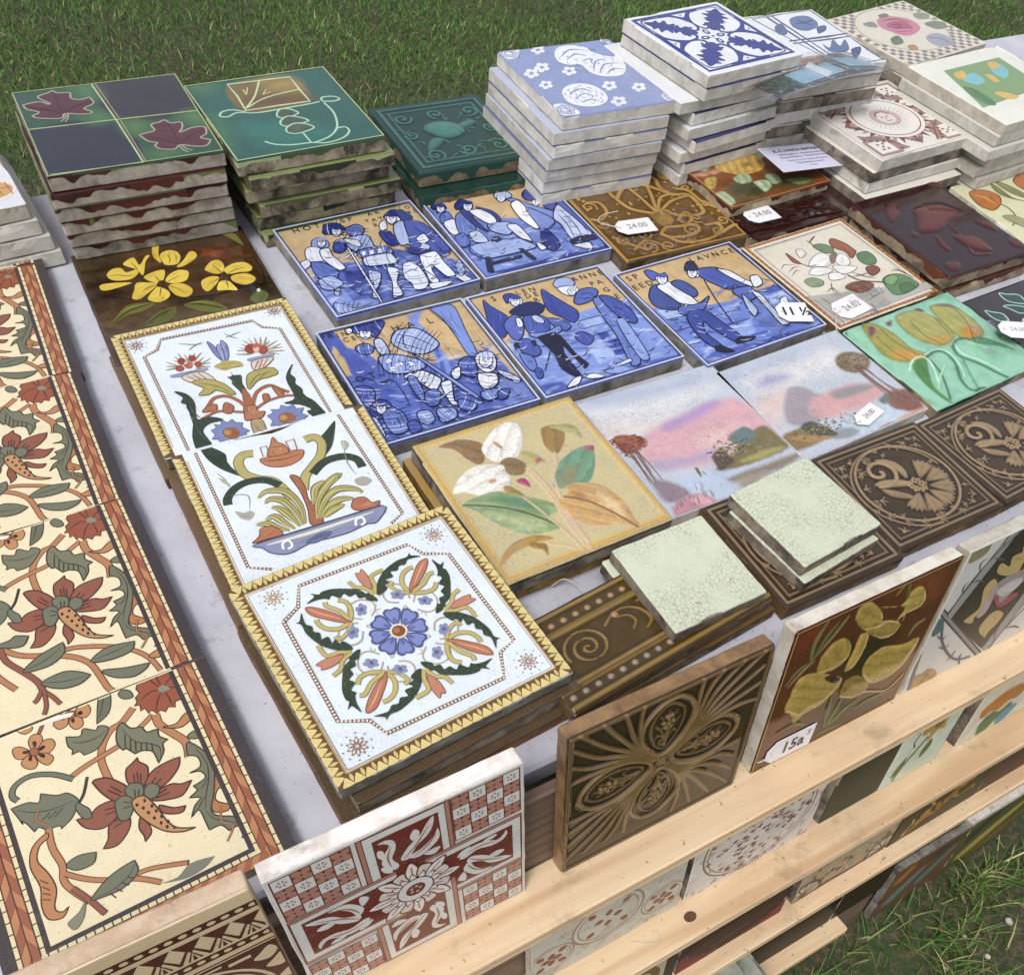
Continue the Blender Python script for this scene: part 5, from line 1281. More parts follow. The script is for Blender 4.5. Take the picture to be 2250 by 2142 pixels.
('grey_flower','p','#a5a7b4',0,'578 656 717 641 767 748 692 876 538 861 519 751'),
('grey_flower','t','#6d6f86',17.7,'578 677 673 744 676 869'),
('leaf','p','#7a7460',0,'516 140 611 142 596 200 502 198'),
('leaf','p','#b0894a',0,'277 712 352 729 311 808 236 791'),
],
'frame':[
('panel','P','#7da35f',0,'210 171 836 173 776 689 34 739'),
('flower','p','#78c3cc',0,'260 325 420 291 393 430 287 451 240 382'),
('flower','p','#78c3cc',0,'628 274 740 250 715 378 589 461 566 368'),
('flower','p','#e0b23e',0,'251 238 359 232 301 325 220 325'),
('flower','p','#e0b23e',0,'651 214 737 214 715 292 616 303'),
('flower','p','#d9b244',0,'481 350 526 385 507 477 452 471'),
('flower','p','#e0bb4a',0,'304 604 386 622 444 727 331 726'),
('leaf','p','#4f8745',0,'152 427 215 518 187 727 109 725 103 566'),
],
'yellow_bg':[
('w','#5b3c18',95.8,0,'165 48 431 -15 528 93 281 232'),
('w','#2c1c0e',80.1,0,'20 187 142 142 243 374 89 511 -2 413'),
('w','#3a2a10',93.5,0,'-8 34 189 -48 224 140 58 227'),
('w','#6e3414',65.2,0,'700 179 803 183 896 274 837 344 729 279'),
('w','#8a4416',28.3,0,'705 218 757 190 800 220 741 268'),
('w','#57442c',88.2,0,'74 572 269 574 659 627 859 779 577 879 134 786'),
('w','#2a1d12',62.9,0,'751 345 880 476 999 631 931 721 751 603'),
('w','#241a12',40.3,0,'370 500 510 576 663 615 491 637'),
],
'yellow':[
('stem','t','#20180f',14.2,'316 343 414 488 502 600'),
('stem','t','#20180f',12.4,'510 576 667 602 844 578 985 598'),
('stem','t','#20180f',10.7,'966 327 972 463 944 613'),
('stem','t','#281c10',9.9,'50 390 144 450 232 507'),
('leaf','p','#6b6b2a',0,'39 695 134 580 200 536 320 562 259 610 162 622 90 662'),
('leaf','p','#5d6128',0,'223 741 292 661 416 631 382 719 299 749'),
('leaf','p','#6b6b2a',0,'466 628 577 626 643 676 677 749 582 739 501 684'),
('leaf','p','#74722e',0,'834 -28 890 25 941 88 950 208 903 123 857 45'),
('leaf','p','#66682c',0,'500 72 583 -8 701 -23 643 23 562 35'),
('leaf','p','#5d6b2e',0,'817 702 892 637 929 692 866 760'),
('leaf','t','#2a2c12',7.7,'54 681 170 592 303 565'),
('leaf','t','#2a2c12',8.0,'477 632 565 663 663 740'),
('leaf','t','#2a2c12',6.8,'243 723 321 671 400 646'),
('leaf','t','#a3a04a',5.9,'124 589 194 561 272 561'),
('leaf','t','#a3a04a',6.0,'495 625 557 636 625 681'),
('blossom','p','#e0c02c',0,'331 320 396 292 453 296 425 379 389 403 350 368'),
('blossom','p','#e6c830',0,'432 396 462 350 521 319 572 344 560 397 530 429 464 428'),
('blossom','p','#d9b628',0,'436 440 509 443 548 506 529 555 488 568 443 525'),
('blossom','p','#e6c830',0,'380 434 421 490 410 541 350 568 303 538 304 505 351 452'),
('blossom','p','#dfbd2b',0,'380 407 339 379 278 365 252 418 221 490 255 508 304 477 354 440'),
('blossom','p','#e0c02c',0,'673 348 722 299 766 298 782 341 764 408 717 421 672 377'),
('blossom','p','#e6c830',0,'769 395 833 357 900 365 926 418 904 455 838 447 779 442'),
('blossom','p','#d9b628',0,'798 463 874 467 910 515 896 553 839 569 792 532 779 492'),
('blossom','p','#e9cd3a',0,'719 493 758 506 775 555 779 601 725 580 675 566 696 514'),
('blossom','p','#dfbd2b',0,'717 450 671 434 617 459 604 525 623 559 665 531 704 488'),
('blossom','p','#e0c02c',0,'145 243 184 199 232 201 252 250 311 242 308 283 250 320 167 299'),
('blossom','p','#d9b628',0,'90 322 146 320 254 350 205 368 115 379 84 361'),
('blossom','p','#e6c830',0,'254 179 280 144 325 130 337 207 389 137 414 138 375 190 331 305 311 242'),
('blossom','p','#dfbd2b',0,'443 80 455 54 490 50 466 132 458 218 439 197 431 136'),
('blossom','p','#e6c830',0,'470 148 520 120 565 142 574 198 539 260 481 255 466 221'),
('blossom','p','#e0c02c',0,'527 285 577 243 633 172 664 183 660 229 612 269 553 296'),
('blossom','p','#4a3416',0,'389 389 419 385 421 420 393 432'),
('blossom','p','#4a3416',0,'740 429 771 439 774 469 742 475'),
('blossom','t','#8f6c1c',7.2,'387 324 398 371 399 399'),
('blossom','t','#8f6c1c',7.2,'523 370 466 393 428 409'),
('blossom','t','#8f6c1c',7.1,'288 445 343 422 378 413'),
('blossom','t','#8f6c1c',7.1,'363 525 380 476 395 440'),
('blossom','t','#8f6c1c',7.1,'492 500 455 460 423 428'),
('blossom','t','#8f6c1c',7.4,'720 334 741 400 750 439'),
('blossom','t','#8f6c1c',7.4,'887 405 811 423 769 446'),
('blossom','t','#8f6c1c',7.3,'650 498 701 473 740 457'),
('blossom','t','#8f6c1c',7.3,'736 570 746 517 751 475'),
('blossom','t','#8f6c1c',7.4,'508 161 512 207 493 244'),
('blossom','t','#8f6c1c',7.2,'182 241 236 280 290 291'),
('blossom','t','#8f6c1c',7.3,'299 165 311 213 315 257'),
('chip','P','#e6e2da',0,'883 627 902 623 896 652 879 650'),
],
'vaseup':[
('tazza','t','#8d8f6a',10.2,'341 416 356 420 399 449'),
('tazza','t','#a88a6c',10.2,'344 408 366 410 417 427'),
('tazza','t','#8d8f6a',10.2,'345 399 364 391 426 397'),
('tazza','t','#a79a78',10.3,'344 390 376 388 437 363'),
('tazza','t','#a79a78',10.3,'341 381 357 375 407 342'),
('tazza','t','#a88a6c',10.3,'336 374 361 341 408 300'),
('tazza','t','#a88a6c',10.3,'329 368 343 337 372 294'),
('tazza','t','#8d8f6a',10.3,'322 364 330 354 346 288'),
('tazza','t','#a79a78',10.3,'314 363 319 354 320 282'),
('tazza','t','#8d8f6a',10.3,'305 362 300 339 291 260'),
('tazza','t','#a88a6c',10.2,'297 364 290 341 265 281'),
('tazza','t','#b9a98a',10.2,'290 369 288 346 250 309'),
('tazza','t','#a79a78',10.2,'284 375 261 362 213 309'),
('tazza','t','#8d8f6a',10.1,'280 383 262 370 204 342'),
('tazza','t','#8d8f6a',10.1,'278 391 246 376 192 371'),
('tazza','p','#9c3a2e',0,'309 341 297 358 281 360 269 347 269 325 281 308 298 305 309 319'),
('tazza','p','#a8483a',0,'286 393 274 407 257 408 243 395 242 376 254 361 271 360 285 373'),
('tazza','p','#9c3a2e',0,'367 337 356 352 339 354 327 341 327 322 338 306 355 305 367 317'),
('tazza','p','#b8604a',0,'333 385 322 400 305 402 293 389 293 370 304 355 321 353 333 366'),
('tazza','p','#a8483a',0,'381 393 370 407 355 409 344 397 344 379 354 365 370 363 381 375'),
('tazza','p','#d9c49a',0,'298 349 314 346 313 362 298 364'),
('tazza','p','#d9c49a',0,'338 357 353 355 353 370 341 372'),
('tazza','p','#8f97b4',0,'204 421 299 422 396 430 374 452 289 454 209 442'),
('tazza','b','#d9cfc0|#8a5a44',5.6,'252 454 364 454 410 559 374 567 341 554 288 518'),
('tazza','L','#a5623e',5.6,'279 458 336 541'),
('tazza','L','#a5623e',5.6,'311 457 360 554'),
('tazza','L','#a5623e',5.6,'340 456 382 558'),
('tazza','t','#b9a98a',10.6,'732 429 744 430 791 461'),
('tazza','t','#a79a78',10.6,'735 420 764 424 829 445'),
('tazza','t','#a88a6c',10.7,'737 411 760 401 826 412'),
('tazza','t','#b9a98a',10.7,'735 403 767 398 832 379'),
('tazza','t','#a79a78',10.7,'732 394 756 377 820 349'),
('tazza','t','#a88a6c',10.7,'727 387 740 365 779 340'),
('tazza','t','#8d8f6a',10.7,'720 381 742 356 775 298'),
('tazza','t','#a88a6c',10.7,'712 376 726 342 744 287'),
('tazza','t','#a88a6c',10.7,'702 374 707 339 712 280'),
('tazza','t','#b9a98a',10.7,'693 374 686 338 680 279'),
('tazza','t','#a79a78',10.7,'685 375 676 347 648 285'),
('tazza','t','#8d8f6a',10.6,'677 380 668 366 630 313'),
('tazza','t','#b9a98a',10.6,'670 386 654 378 607 331'),
('tazza','t','#a79a78',10.6,'665 393 641 373 587 353'),
('tazza','t','#8d8f6a',10.5,'663 402 636 403 573 380'),
('tazza','p','#9c3a2e',0,'691 376 672 400 647 404 630 384 631 353 650 329 675 325 692 345'),
('tazza','p','#a8483a',0,'746 405 729 428 706 431 692 414 693 385 710 362 733 359 748 377'),
('tazza','p','#b8604a',0,'720 368 706 386 687 388 674 373 675 351 688 334 708 332 721 346'),
('tazza','p','#d9c49a',0,'674 370 704 369 697 402 673 401'),
('tazza','p','#8f97b4',0,'615 438 679 438 768 441 741 472 668 470 621 462'),
('tazza','b','#d9cfc0|#8a5a44',5.8,'639 466 750 475 689 532 632 541 616 519'),
('tazza','L','#a5623e',5.8,'668 470 626 531'),
('tazza','L','#a5623e',5.8,'692 471 648 539'),
('tazza','L','#a5623e',5.8,'721 473 670 532'),
('crocus','b','#858cc2|#565c8c',5.8,'463 222 488 282 490 385 502 413 481 389 465 321'),
('crocus','b','#8f96c8|#565c8c',5.8,'536 240 553 291 533 378 505 417 507 368 516 309'),
('crocus','b','#a3a9d2|#565c8c',5.8,'496 285 525 281 502 413 490 396'),
('crocus','p','#b9a84e',0,'432 435 471 419 493 409 570 442 576 485 528 478 474 482'),
('crocus','t','#7d7a6a',5.8,'316 184 382 218 436 231'),
('crocus','t','#7d7a6a',5.8,'350 260 386 235 441 216'),
('crocus','t','#7d7a6a',6.0,'566 224 608 216 663 204'),
('crocus','t','#7d7a6a',6.0,'569 185 595 227 625 255'),
('acanthus','p','#33452f',0,'502 497 504 536 542 551 527 620 530 724 499 726 492 665 475 599 487 574 469 540 495 540'),
('acanthus','b','#b3a552|#6d6a34',5.5,'289 514 362 517 435 583 467 677 441 677 385 620 342 637 291 624 331 586 316 558'),
('acanthus','b','#b3a552|#6d6a34',5.7,'543 641 574 563 641 544 716 555 727 608 681 621 612 624 548 673'),
('acanthus','t','#6d6a34',5.5,'319 537 395 590 452 671'),
('acanthus','t','#6d6a34',5.6,'685 584 613 594 547 657'),
('scroll','l','#a5623e',21.6,'483 803 465 742 420 683 358 673 312 716 283 756'),
('scroll','b','#b06c46|#7a3c26',5.3,'267 754 306 720 350 724 334 774 310 764'),
('scroll','l','#a5623e',16.0,'466 835 399 800 333 777 247 802'),
('scroll','b','#b06c46|#7a3c26',5.4,'395 728 426 769 398 814 365 790'),
('scroll','l','#a5623e',22.2,'521 793 571 711 649 683 690 729 727 771'),
('scroll','b','#b06c46|#7a3c26',5.6,'663 696 702 749 682 800 663 762'),
('scroll','l','#a5623e',16.5,'524 830 597 797 696 790 771 821'),
('scroll','b','#b06c46|#7a3c26',5.5,'593 742 621 746 615 787 583 803'),
('scroll','p','#a5623e',0,'513 659 533 711 518 806 487 801 486 736'),
('collar','b','#b5764e|#7a3c26',5.4,'475 796 530 804 529 853 560 866 530 903 485 899 448 893 457 845'),
('collar','b','#b39a72|#7a5a3a',5.3,'470 910 524 919 521 1003 529 1034 459 1022'),
('acanthus','b','#2f4030|#24321f',4.2,'184 554 234 594 251 670 227 794 289 801 346 846 274 845 227 883 232 952 236 994 212 1089 183 1015 160 1005 169 907 210 787 206 697 213 669 192 646 211 611'),
('acanthus','b','#2f4030|#24321f',4.4,'824 570 786 631 796 681 781 720 798 772 789 825 823 888 852 1033 867 1089 790 1114 788 1036 761 947 795 946 747 884 675 843 740 826 753 664'),
('acanthus','p','#2f4030',0,'186 1007 223 1002 279 1052 273 1167 227 1096'),
('blue_daisy','B','#7b87bc|#4c5687',4.2,'265 899 295 890 291 861 321 880 337 846 359 875 388 859 396 890 428 903 413 932 441 971 414 980 428 1020 396 1020 388 1044 352 1029 326 1038 310 1009 275 1004 281 973 250 960 275 937'),
('blue_daisy','p','#98613c',0,'392 971 370 995 337 994 312 971 309 937 331 913 365 913 390 937'),
('blue_daisy','p','#c08a52',0,'353 951 344 962 330 963 319 952 319 937 328 925 342 925 353 935'),
('blue_daisy','B','#7b87bc|#4c5687',4.3,'559 901 595 894 591 864 633 881 653 853 681 879 713 870 714 906 754 915 727 947 753 979 722 995 719 1029 683 1021 655 1045 617 1022 578 1027 583 987 548 980 574 949'),
('blue_daisy','p','#98613c',0,'689 975 665 999 631 998 605 974 604 940 627 916 662 915 688 940'),
('blue_daisy','p','#c08a52',0,'649 955 639 967 624 968 613 957 613 941 623 929 638 928 649 939'),
('blue_daisy','p','#8f97a8',0,'454 1010 499 1015 529 1034 502 1057 460 1046'),
('blue_daisy','p','#8f97a8',0,'539 1018 580 1021 587 1051 548 1056'),
],
'vaselo':[
('acanthus','p','#2f4030',0,'143 -5 188 1 242 78 233 146 256 221 301 279 248 243 187 166 153 86'),
('acanthus','p','#2f4030',0,'709 154 752 116 824 61 795 134 740 229 666 292 697 231'),
('ewer','b','#bd7a4e|#7a3c26',5.1,'384 181 423 182 516 188 598 200 565 256 492 277 420 254 385 215'),
('ewer','b','#bd7a4e|#7a3c26',5.2,'425 176 464 105 493 56 502 101 527 132 524 191'),
('ewer','t','#7a3c26',5.1,'388 193 475 224 580 222'),
('ewer','t','#7a3c26',5.2,'458 123 492 130 527 145'),
('ewer','O','#a5623e',6.1,'411 103 443 103 435 173 403 170'),
('ewer','O','#a5623e',6.2,'540 110 584 108 573 185 539 180'),
('scroll','l','#6d6a34',51.6,'366 130 315 122 279 166 282 245 331 305 388 343 415 412 432 495'),
('scroll','l','#b9ab62',41.6,'366 130 315 122 279 166 282 245 331 305 388 343 415 412 432 495'),
('scroll','l','#6d6a34',49.2,'632 135 683 136 700 191 662 271 592 334 543 378 502 462'),
('scroll','l','#b9ab62',38.9,'632 135 683 136 700 191 662 271 592 334 543 378 502 462'),
('acanthus','l','#2f4030',42.6,'411 387 359 326 279 304 209 322 159 369 147 412'),
('acanthus','l','#2f4030',45.1,'581 375 666 319 759 319 816 363 822 426'),
('baluster','b','#a86644|#6d3420',4.9,'474 348 509 363 516 443 502 525 514 580 513 692 453 681 476 576 483 454'),
('acanthus','t','#6d6a34',44.2,'433 666 450 552 422 440 341 399 289 425'),
('acanthus','t','#b3a75a',31.7,'433 666 450 552 422 440 341 399 289 425'),
('acanthus','t','#857f40',6.7,'433 666 450 552 422 440 341 399 289 425'),
('acanthus','t','#d6cc8a',5.8,'424 669 442 556 414 444 333 402 281 429'),
('acanthus','t','#6d6a34',43.9,'423 668 416 574 387 487 339 454 307 471'),
('acanthus','t','#b3a75a',31.5,'423 668 416 574 387 487 339 454 307 471'),
('acanthus','t','#857f40',6.7,'423 668 416 574 387 487 339 454 307 471'),
('acanthus','t','#d6cc8a',5.7,'415 671 407 577 379 491 331 457 299 474'),
('acanthus','t','#6d6a34',43.5,'405 671 382 595 355 528 323 509'),
('acanthus','t','#b3a75a',31.2,'405 671 382 595 355 528 323 509'),
('acanthus','t','#857f40',6.6,'405 671 382 595 355 528 323 509'),
('acanthus','t','#d6cc8a',5.7,'396 675 374 599 347 532 315 512'),
('acanthus','t','#6d6a34',43.1,'377 677 341 613 316 566 274 574'),
('acanthus','t','#b3a75a',30.9,'377 677 341 613 316 566 274 574'),
('acanthus','t','#857f40',6.6,'377 677 341 613 316 566 274 574'),
('acanthus','t','#d6cc8a',5.6,'369 680 333 617 307 569 266 578'),
('acanthus','t','#6d6a34',42.7,'351 677 300 633 271 596 224 585'),
('acanthus','t','#b3a75a',30.7,'351 677 300 633 271 596 224 585'),
('acanthus','t','#857f40',6.5,'351 677 300 633 271 596 224 585'),
('acanthus','t','#d6cc8a',5.6,'343 681 292 637 263 600 216 589'),
('acanthus','t','#6d6a34',45.3,'496 658 545 544 638 458 699 432 651 470'),
('acanthus','t','#b3a75a',32.5,'496 658 545 544 638 458 699 432 651 470'),
('acanthus','t','#857f40',6.9,'496 658 545 544 638 458 699 432 651 470'),
('acanthus','t','#d6cc8a',5.9,'488 662 537 548 629 462 690 436 643 474'),
('acanthus','t','#6d6a34',45.0,'500 660 568 567 649 520 728 549 755 588'),
('acanthus','t','#b3a75a',32.3,'500 660 568 567 649 520 728 549 755 588'),
('acanthus','t','#857f40',6.9,'500 660 568 567 649 520 728 549 755 588'),
('acanthus','t','#d6cc8a',5.9,'492 663 559 570 640 524 719 552 747 592'),
('acanthus','t','#6d6a34',44.6,'511 665 580 603 648 589 700 606'),
('acanthus','t','#b3a75a',32.0,'511 665 580 603 648 589 700 606'),
('acanthus','t','#857f40',6.8,'511 665 580 603 648 589 700 606'),
('acanthus','t','#d6cc8a',5.8,'503 668 571 607 639 593 691 610'),
('acanthus','t','#6d6a34',44.2,'528 666 584 636 645 628'),
('acanthus','t','#b3a75a',31.7,'528 666 584 636 645 628'),
('acanthus','t','#857f40',6.7,'528 666 584 636 645 628'),
('acanthus','t','#d6cc8a',5.8,'520 670 576 640 637 632'),
('acanthus','t','#6d6a34',45.2,'514 568 556 473 617 442'),
('acanthus','t','#b3a75a',32.4,'514 568 556 473 617 442'),
('acanthus','t','#857f40',6.9,'514 568 556 473 617 442'),
('acanthus','t','#d6cc8a',5.9,'506 572 547 477 608 446'),
('foot','b','#b5704c|#7a3c26',4.6,'172 681 212 656 235 614 290 624 315 687 239 686 187 686'),
('foot','b','#b5704c|#7a3c26',4.9,'667 663 699 614 750 622 769 668 806 671 784 699 703 695'),
('plinth','b','#8b93b3|#4c5472',5.6,'179 696 461 703 807 707 744 792 690 787 596 801 510 798 411 789 302 809 231 776 202 729'),
('plinth','t','#e4e0cc',20.6,'226 721 450 731 752 728'),
('plinth','L','#3d4562',8.5,'188 693 803 705'),
('plinth','l','#eef0f4',11.8,'285 776 294 740 325 736 328 772 304 782'),
('plinth','l','#eef0f4',12.4,'641 777 656 741 688 741 687 773 663 783'),
('plinth','p','#5c668c',0,'390 777 460 750 525 761 496 789 424 798'),
('sprig','t','#8d8a7c',5.9,'163 188 186 249 190 314'),
('sprig','t','#8d8a7c',5.7,'176 357 250 390 228 478'),
('sprig','p','#b0aca0',0,'162 461 198 490 226 484 241 514 206 541 173 515'),
('sprig','p','#b0aca0',0,'792 216 818 221 822 257 784 282'),
('sprig','t','#8d8a7c',6.2,'789 270 766 369 773 464'),
('sprig','p','#b0aca0',0,'751 494 800 489 829 528 792 551 753 534'),
('sprig','p','#b0aca0',0,'160 224 179 245 198 292 177 276'),
],
'calla':[
('p','#8f6d3c',46.4,1.2,'119 60 234 53 312 90 350 146 305 243 252 260 217 191 186 107'),
('p','#f1ebdf',72.0,2.0,'346 150 453 71 541 41 608 67 597 146 544 230 474 294 389 302 337 256 320 200'),
('p','#c98f62',20.4,2.6,'401 161 420 160 434 211 417 220'),
('p','#9c7a3c',41.9,1.4,'716 160 814 175 815 241 753 321 684 364 658 307 673 233'),
('p','#a9a860',36.2,1.6,'752 173 834 178 887 210 892 261 880 317 815 241'),
('p','#6c9a76',70.5,1.3,'557 531 650 433 765 383 881 375 900 406 828 525 731 609 640 593 572 589 545 569'),
('w','#8d8a58',29.9,0,'628 500 708 472 720 515 638 580 585 568'),
('p','#b0567a',20.9,1.5,'858 378 907 389 888 420 851 412'),
('p','#b9ad62',36.5,1.2,'516 270 568 304 598 384 516 389 481 348'),
('p','#b0567a',14.2,1.4,'548 362 580 351 585 372 550 383'),
('p','#8a6c34',45.9,1.2,'378 287 461 298 487 374 436 415 375 394 362 331'),
('p','#efe8dc',68.0,2.0,'37 386 115 309 215 266 304 280 369 319 364 370 366 411 309 472 231 459 151 449 94 400'),
('p','#c98f62',15.5,2.4,'242 397 269 392 283 409 245 416'),
('p','#b23a68',23.5,1.5,'385 442 431 447 429 513 392 480'),
('p','#a98838',28.9,1.2,'291 461 333 465 369 551 339 568 297 525'),
('p','#8fa76a',75.2,1.5,'41 475 146 457 253 469 304 513 366 556 438 612 486 670 478 714 408 724 431 812 354 811 256 785 182 721 125 626 83 537'),
('w','#5f8a60',24.7,0,'181 496 297 525 381 611 417 710 283 614'),
('w','#b9bd86',24.1,0,'138 572 226 647 347 760 286 767 190 676'),
('l','#55603c',13.1,-1.0,'50 479 171 546 278 623 370 724 422 794'),
('p','#cfa25a',77.2,1.5,'504 657 584 632 597 589 655 585 764 636 811 719 827 815 816 903 803 982 722 922 601 879 528 810 499 718'),
('w','#b07a3c',23.4,0,'607 628 648 658 654 710 609 702'),
('w','#e0c48c',25.2,0,'726 693 781 791 777 886 728 840'),
('l','#8a6232',13.5,-1.0,'558 642 648 719 728 840 796 975'),
('l','#d9b890',15.6,0.9,'478 389 488 500 494 601 480 703'),
('l','#d9b890',15.6,0.9,'495 390 511 511 512 621 487 706'),
('l','#d9b890',13.9,0.9,'679 355 642 430 577 502 551 590 538 657'),
('l','#d9b890',13.0,0.9,'353 562 381 658 422 794 449 932 443 986'),
('l','#d9b890',13.0,0.9,'483 705 474 818 478 946 478 991'),
('l','#d9b890',13.0,0.9,'499 712 491 837 499 944 490 990'),
('l','#d9b890',13.1,0.9,'512 729 508 857 510 949'),
('p','#b48c3c',26.9,1.1,'25 895 83 830 174 797 283 802 357 858 265 847 142 852 59 884'),
('p','#a07830',27.0,1.2,'223 839 299 869 273 940 263 897 224 868'),
('l','#d9b890',10.9,0.9,'311 880 393 929 435 982'),
],
'fan':[
('l',None,35.0,1.3,'2 994 -8 4'),
('l',None,30.9,1.3,'69 221 78 115 135 35 217 28 240 102 181 171 138 156 153 107'),
('l',None,31.1,1.3,'289 62 328 130 329 263 351 292'),
('l',None,29.9,1.2,'102 274 188 303 180 427 86 500 28 470'),
('l',None,32.8,1.3,'883 196 839 136 888 59 965 71 967 154 907 192 891 153'),
('l',None,32.1,1.3,'724 99 757 156 731 261 762 383'),
('l',None,34.3,1.4,'345 290 501 164 650 217 768 374 881 422 855 654 666 633 601 547'),
('l',None,33.5,1.4,'334 308 373 449 513 560'),
('l',None,27.9,1.3,'525 543 516 346 495 173'),
('l',None,28.1,1.3,'525 543 605 353 646 222'),
('l',None,28.0,1.3,'535 546 649 390 745 366'),
('l',None,28.0,1.3,'546 550 704 452 872 424'),
('l',None,34.9,1.3,'844 320 912 365 928 526 992 635'),
('p',None,90.4,1.6,'481 528 579 540 599 674 490 720 448 643'),
('l',None,32.5,1.5,'405 792 480 736 576 749 707 773 683 847 575 871 457 851 410 804'),
('l',None,29.7,1.4,'436 844 489 922 648 957 801 929 981 866 1035 926'),
('l',None,30.3,1.4,'621 681 722 609 742 680 664 737 632 705'),
('l',None,30.1,1.3,'783 799 861 804 869 870 779 922'),
('l',None,27.7,1.2,'-10 43 86 30 68 177'),
('l',None,29.0,1.2,'485 23 507 98 575 75 656 32'),
('l',None,28.8,1.2,'395 62 473 19 553 22'),
('l',None,28.7,1.2,'981 365 1000 461 1007 552'),
('l',None,28.4,1.2,'1010 487 983 588 1013 685'),
('l',None,25.6,1.2,'60 714 124 815 208 923'),
('l',None,25.7,1.2,'126 894 268 826 352 934'),
('l',None,26.4,1.2,'162 669 288 630 331 726'),
('p',None,15.2,1.4,'106 254 95 265 81 267 73 258 76 244 88 233 101 231 109 240'),
('p',None,15.6,1.4,'366 187 354 199 339 200 332 191 335 177 347 165 361 163 369 172'),
('p',None,16.1,1.4,'613 110 600 122 586 124 578 115 581 100 594 88 609 86 617 95'),
('p',None,16.3,1.4,'741 59 728 71 713 73 705 64 709 48 722 36 737 34 745 43'),
('p',None,15.8,1.4,'1002 572 988 583 971 584 962 575 966 560 980 549 996 548 1005 558'),
('p',None,15.6,1.4,'997 680 983 690 967 691 958 682 961 668 975 657 991 656 1000 665'),
('p',None,16.1,1.4,'546 65 533 77 518 79 510 70 514 55 527 43 541 41 549 50'),
],
'ipomoea':[
('w','#a2551f',78.9,0,'35 28 344 17 336 242 87 325'),
('w','#3d4018',55.7,0,'168 633 377 622 495 864 210 997 104 810'),
('w','#5b4a1c',57.5,0,'493 599 700 672 908 879 709 987 445 878'),
('w','#69522a',44.8,0,'9 670 197 821 278 952 75 959'),
('w','#c08866',20.7,0,'-17 301 127 326 287 327 265 382 59 375'),
('p','#cda43e',106.4,0.7,'267 239 433 75 616 120 701 260 656 457 530 540 379 517 269 393'),
('w','#8a6a20',26.6,0,'491 328 548 337 523 414 466 405'),
('p','#a9bd96',36.6,0.5,'99 73 201 89 252 195 152 300 76 240'),
('p','#9fb58c',38.4,0.5,'729 144 834 183 766 320 680 258'),
('p','#9fb58c',36.2,0.5,'283 533 421 514 408 666 289 667'),
('p','#a9bd96',36.0,0.5,'399 687 510 707 503 825 391 899 390 769'),
('p','#8fa87e',36.6,0.5,'551 641 645 641 620 804 516 798'),
('p','#a3b88e',34.5,0.5,'-31 739 83 712 76 918 -30 972'),
('p','#b9a048',30.4,0.5,'50 444 158 445 51 617 -2 587'),
('p','#6d7a46',26.3,0.4,'668 788 814 826 882 918 725 930'),
],
'maroon':[
('p',None,85.1,1.6,'440 249 606 229 768 268 836 388 850 460 631 473 452 538 239 496 380 338'),
('l',None,38.7,-1.0,'606 229 768 268 859 396'),
('l',None,32.5,-0.9,'579 306 722 352 846 459'),
('p',None,47.2,1.0,'544 319 647 328 602 410 487 455 458 411'),
('p',None,54.0,1.4,'343 571 345 629 291 768 259 702'),
('p',None,63.6,1.5,'503 624 676 693 662 870 570 862 493 792 470 693'),
('l',None,18.0,0.9,'495 656 494 724 474 807 459 869 598 905'),
('p',None,66.2,1.4,'865 521 976 603 938 709 868 621'),
('p',None,60.5,1.2,'898 -7 1011 15 1107 136 962 103'),
('p',None,56.4,1.2,'217 141 346 134 272 255 103 318'),
('l',None,24.0,0.8,'584 451 569 611 576 774'),
('p',None,36.2,1.0,'155 475 215 483 182 529 130 523'),
('p',None,48.7,1.0,'986 387 1068 426 1061 448 958 428'),
('p',None,55.5,1.0,'931 823 1092 830 968 939 892 902'),
('p',None,51.8,1.0,'109 871 233 891 164 965 72 944'),
],
'orangetulip':[
('painted_tulip','b','#bf6f24|#7a3e14',10.0,'89 128 232 137 291 249 232 349 138 410 72 417 35 301'),
('painted_tulip','t','#e0a04a',23.3,'96 174 157 245 172 370'),
('painted_tulip','b','#bf6f24|#7a3e14',10.5,'588 88 695 35 804 21 814 154 705 293 580 273 555 177'),
('leaf','b','#83854f|#5a5c38',8.5,'358 75 375 151 379 324 449 403 339 300 315 184'),
('leaf','b','#8b8d56|#5a5c38',8.6,'417 56 479 138 530 330 582 446 454 327 406 187'),
('leaf','l','#7d8052',16.3,'211 360 233 440 197 568 83 664'),
('leaf','b','#a3a06a|#7d7c50',8.1,'95 530 190 541 242 654 225 807 139 684'),
],
'botan':[
('dark_ground','P','#b9b4ac',0,'37 640 1042 888 1036 941 28 954'),
('dark_ground','L','#6b645c',6.4,'57 684 72 965'),
('dark_ground','L','#6b645c',6.5,'118 693 164 956'),
('dark_ground','L','#6b645c',6.5,'319 887 380 966'),
('dark_ground','L','#6b645c',6.5,'403 889 387 987'),
('leaf','b','#6f8a62|#3d4a36',7.2,'516 200 597 201 645 266 605 321 537 293'),
('leaf','b','#9c5b34|#5a301c',7.2,'676 208 733 184 780 267 787 349 775 387 682 431 699 355 655 278'),
('leaf','b','#5f8252|#35482e',7.1,'772 405 863 417 860 501 801 553 729 532 723 462'),
('leaf','b','#9c5b34|#5a301c',7.0,'259 185 271 244 277 329 233 292'),
('leaf','b','#8aa07c|#55644c',6.7,'150 497 232 488 281 543 241 587 153 570'),
('leaf','b','#8a5030|#4a2818',6.8,'380 669 496 657 597 723 528 769 428 767 387 722'),
('leaf','b','#8c4a34|#4a2818',7.0,'693 564 777 573 770 630 665 651'),
('leaf','b','#5d8a52|#2f4a2c',6.9,'706 719 809 700 898 746 916 862 857 895 721 908 646 881 665 793'),
('leaf','b','#7ba86a|#2f4a2c',5.5,'719 721 804 705 831 751 733 800 695 765'),
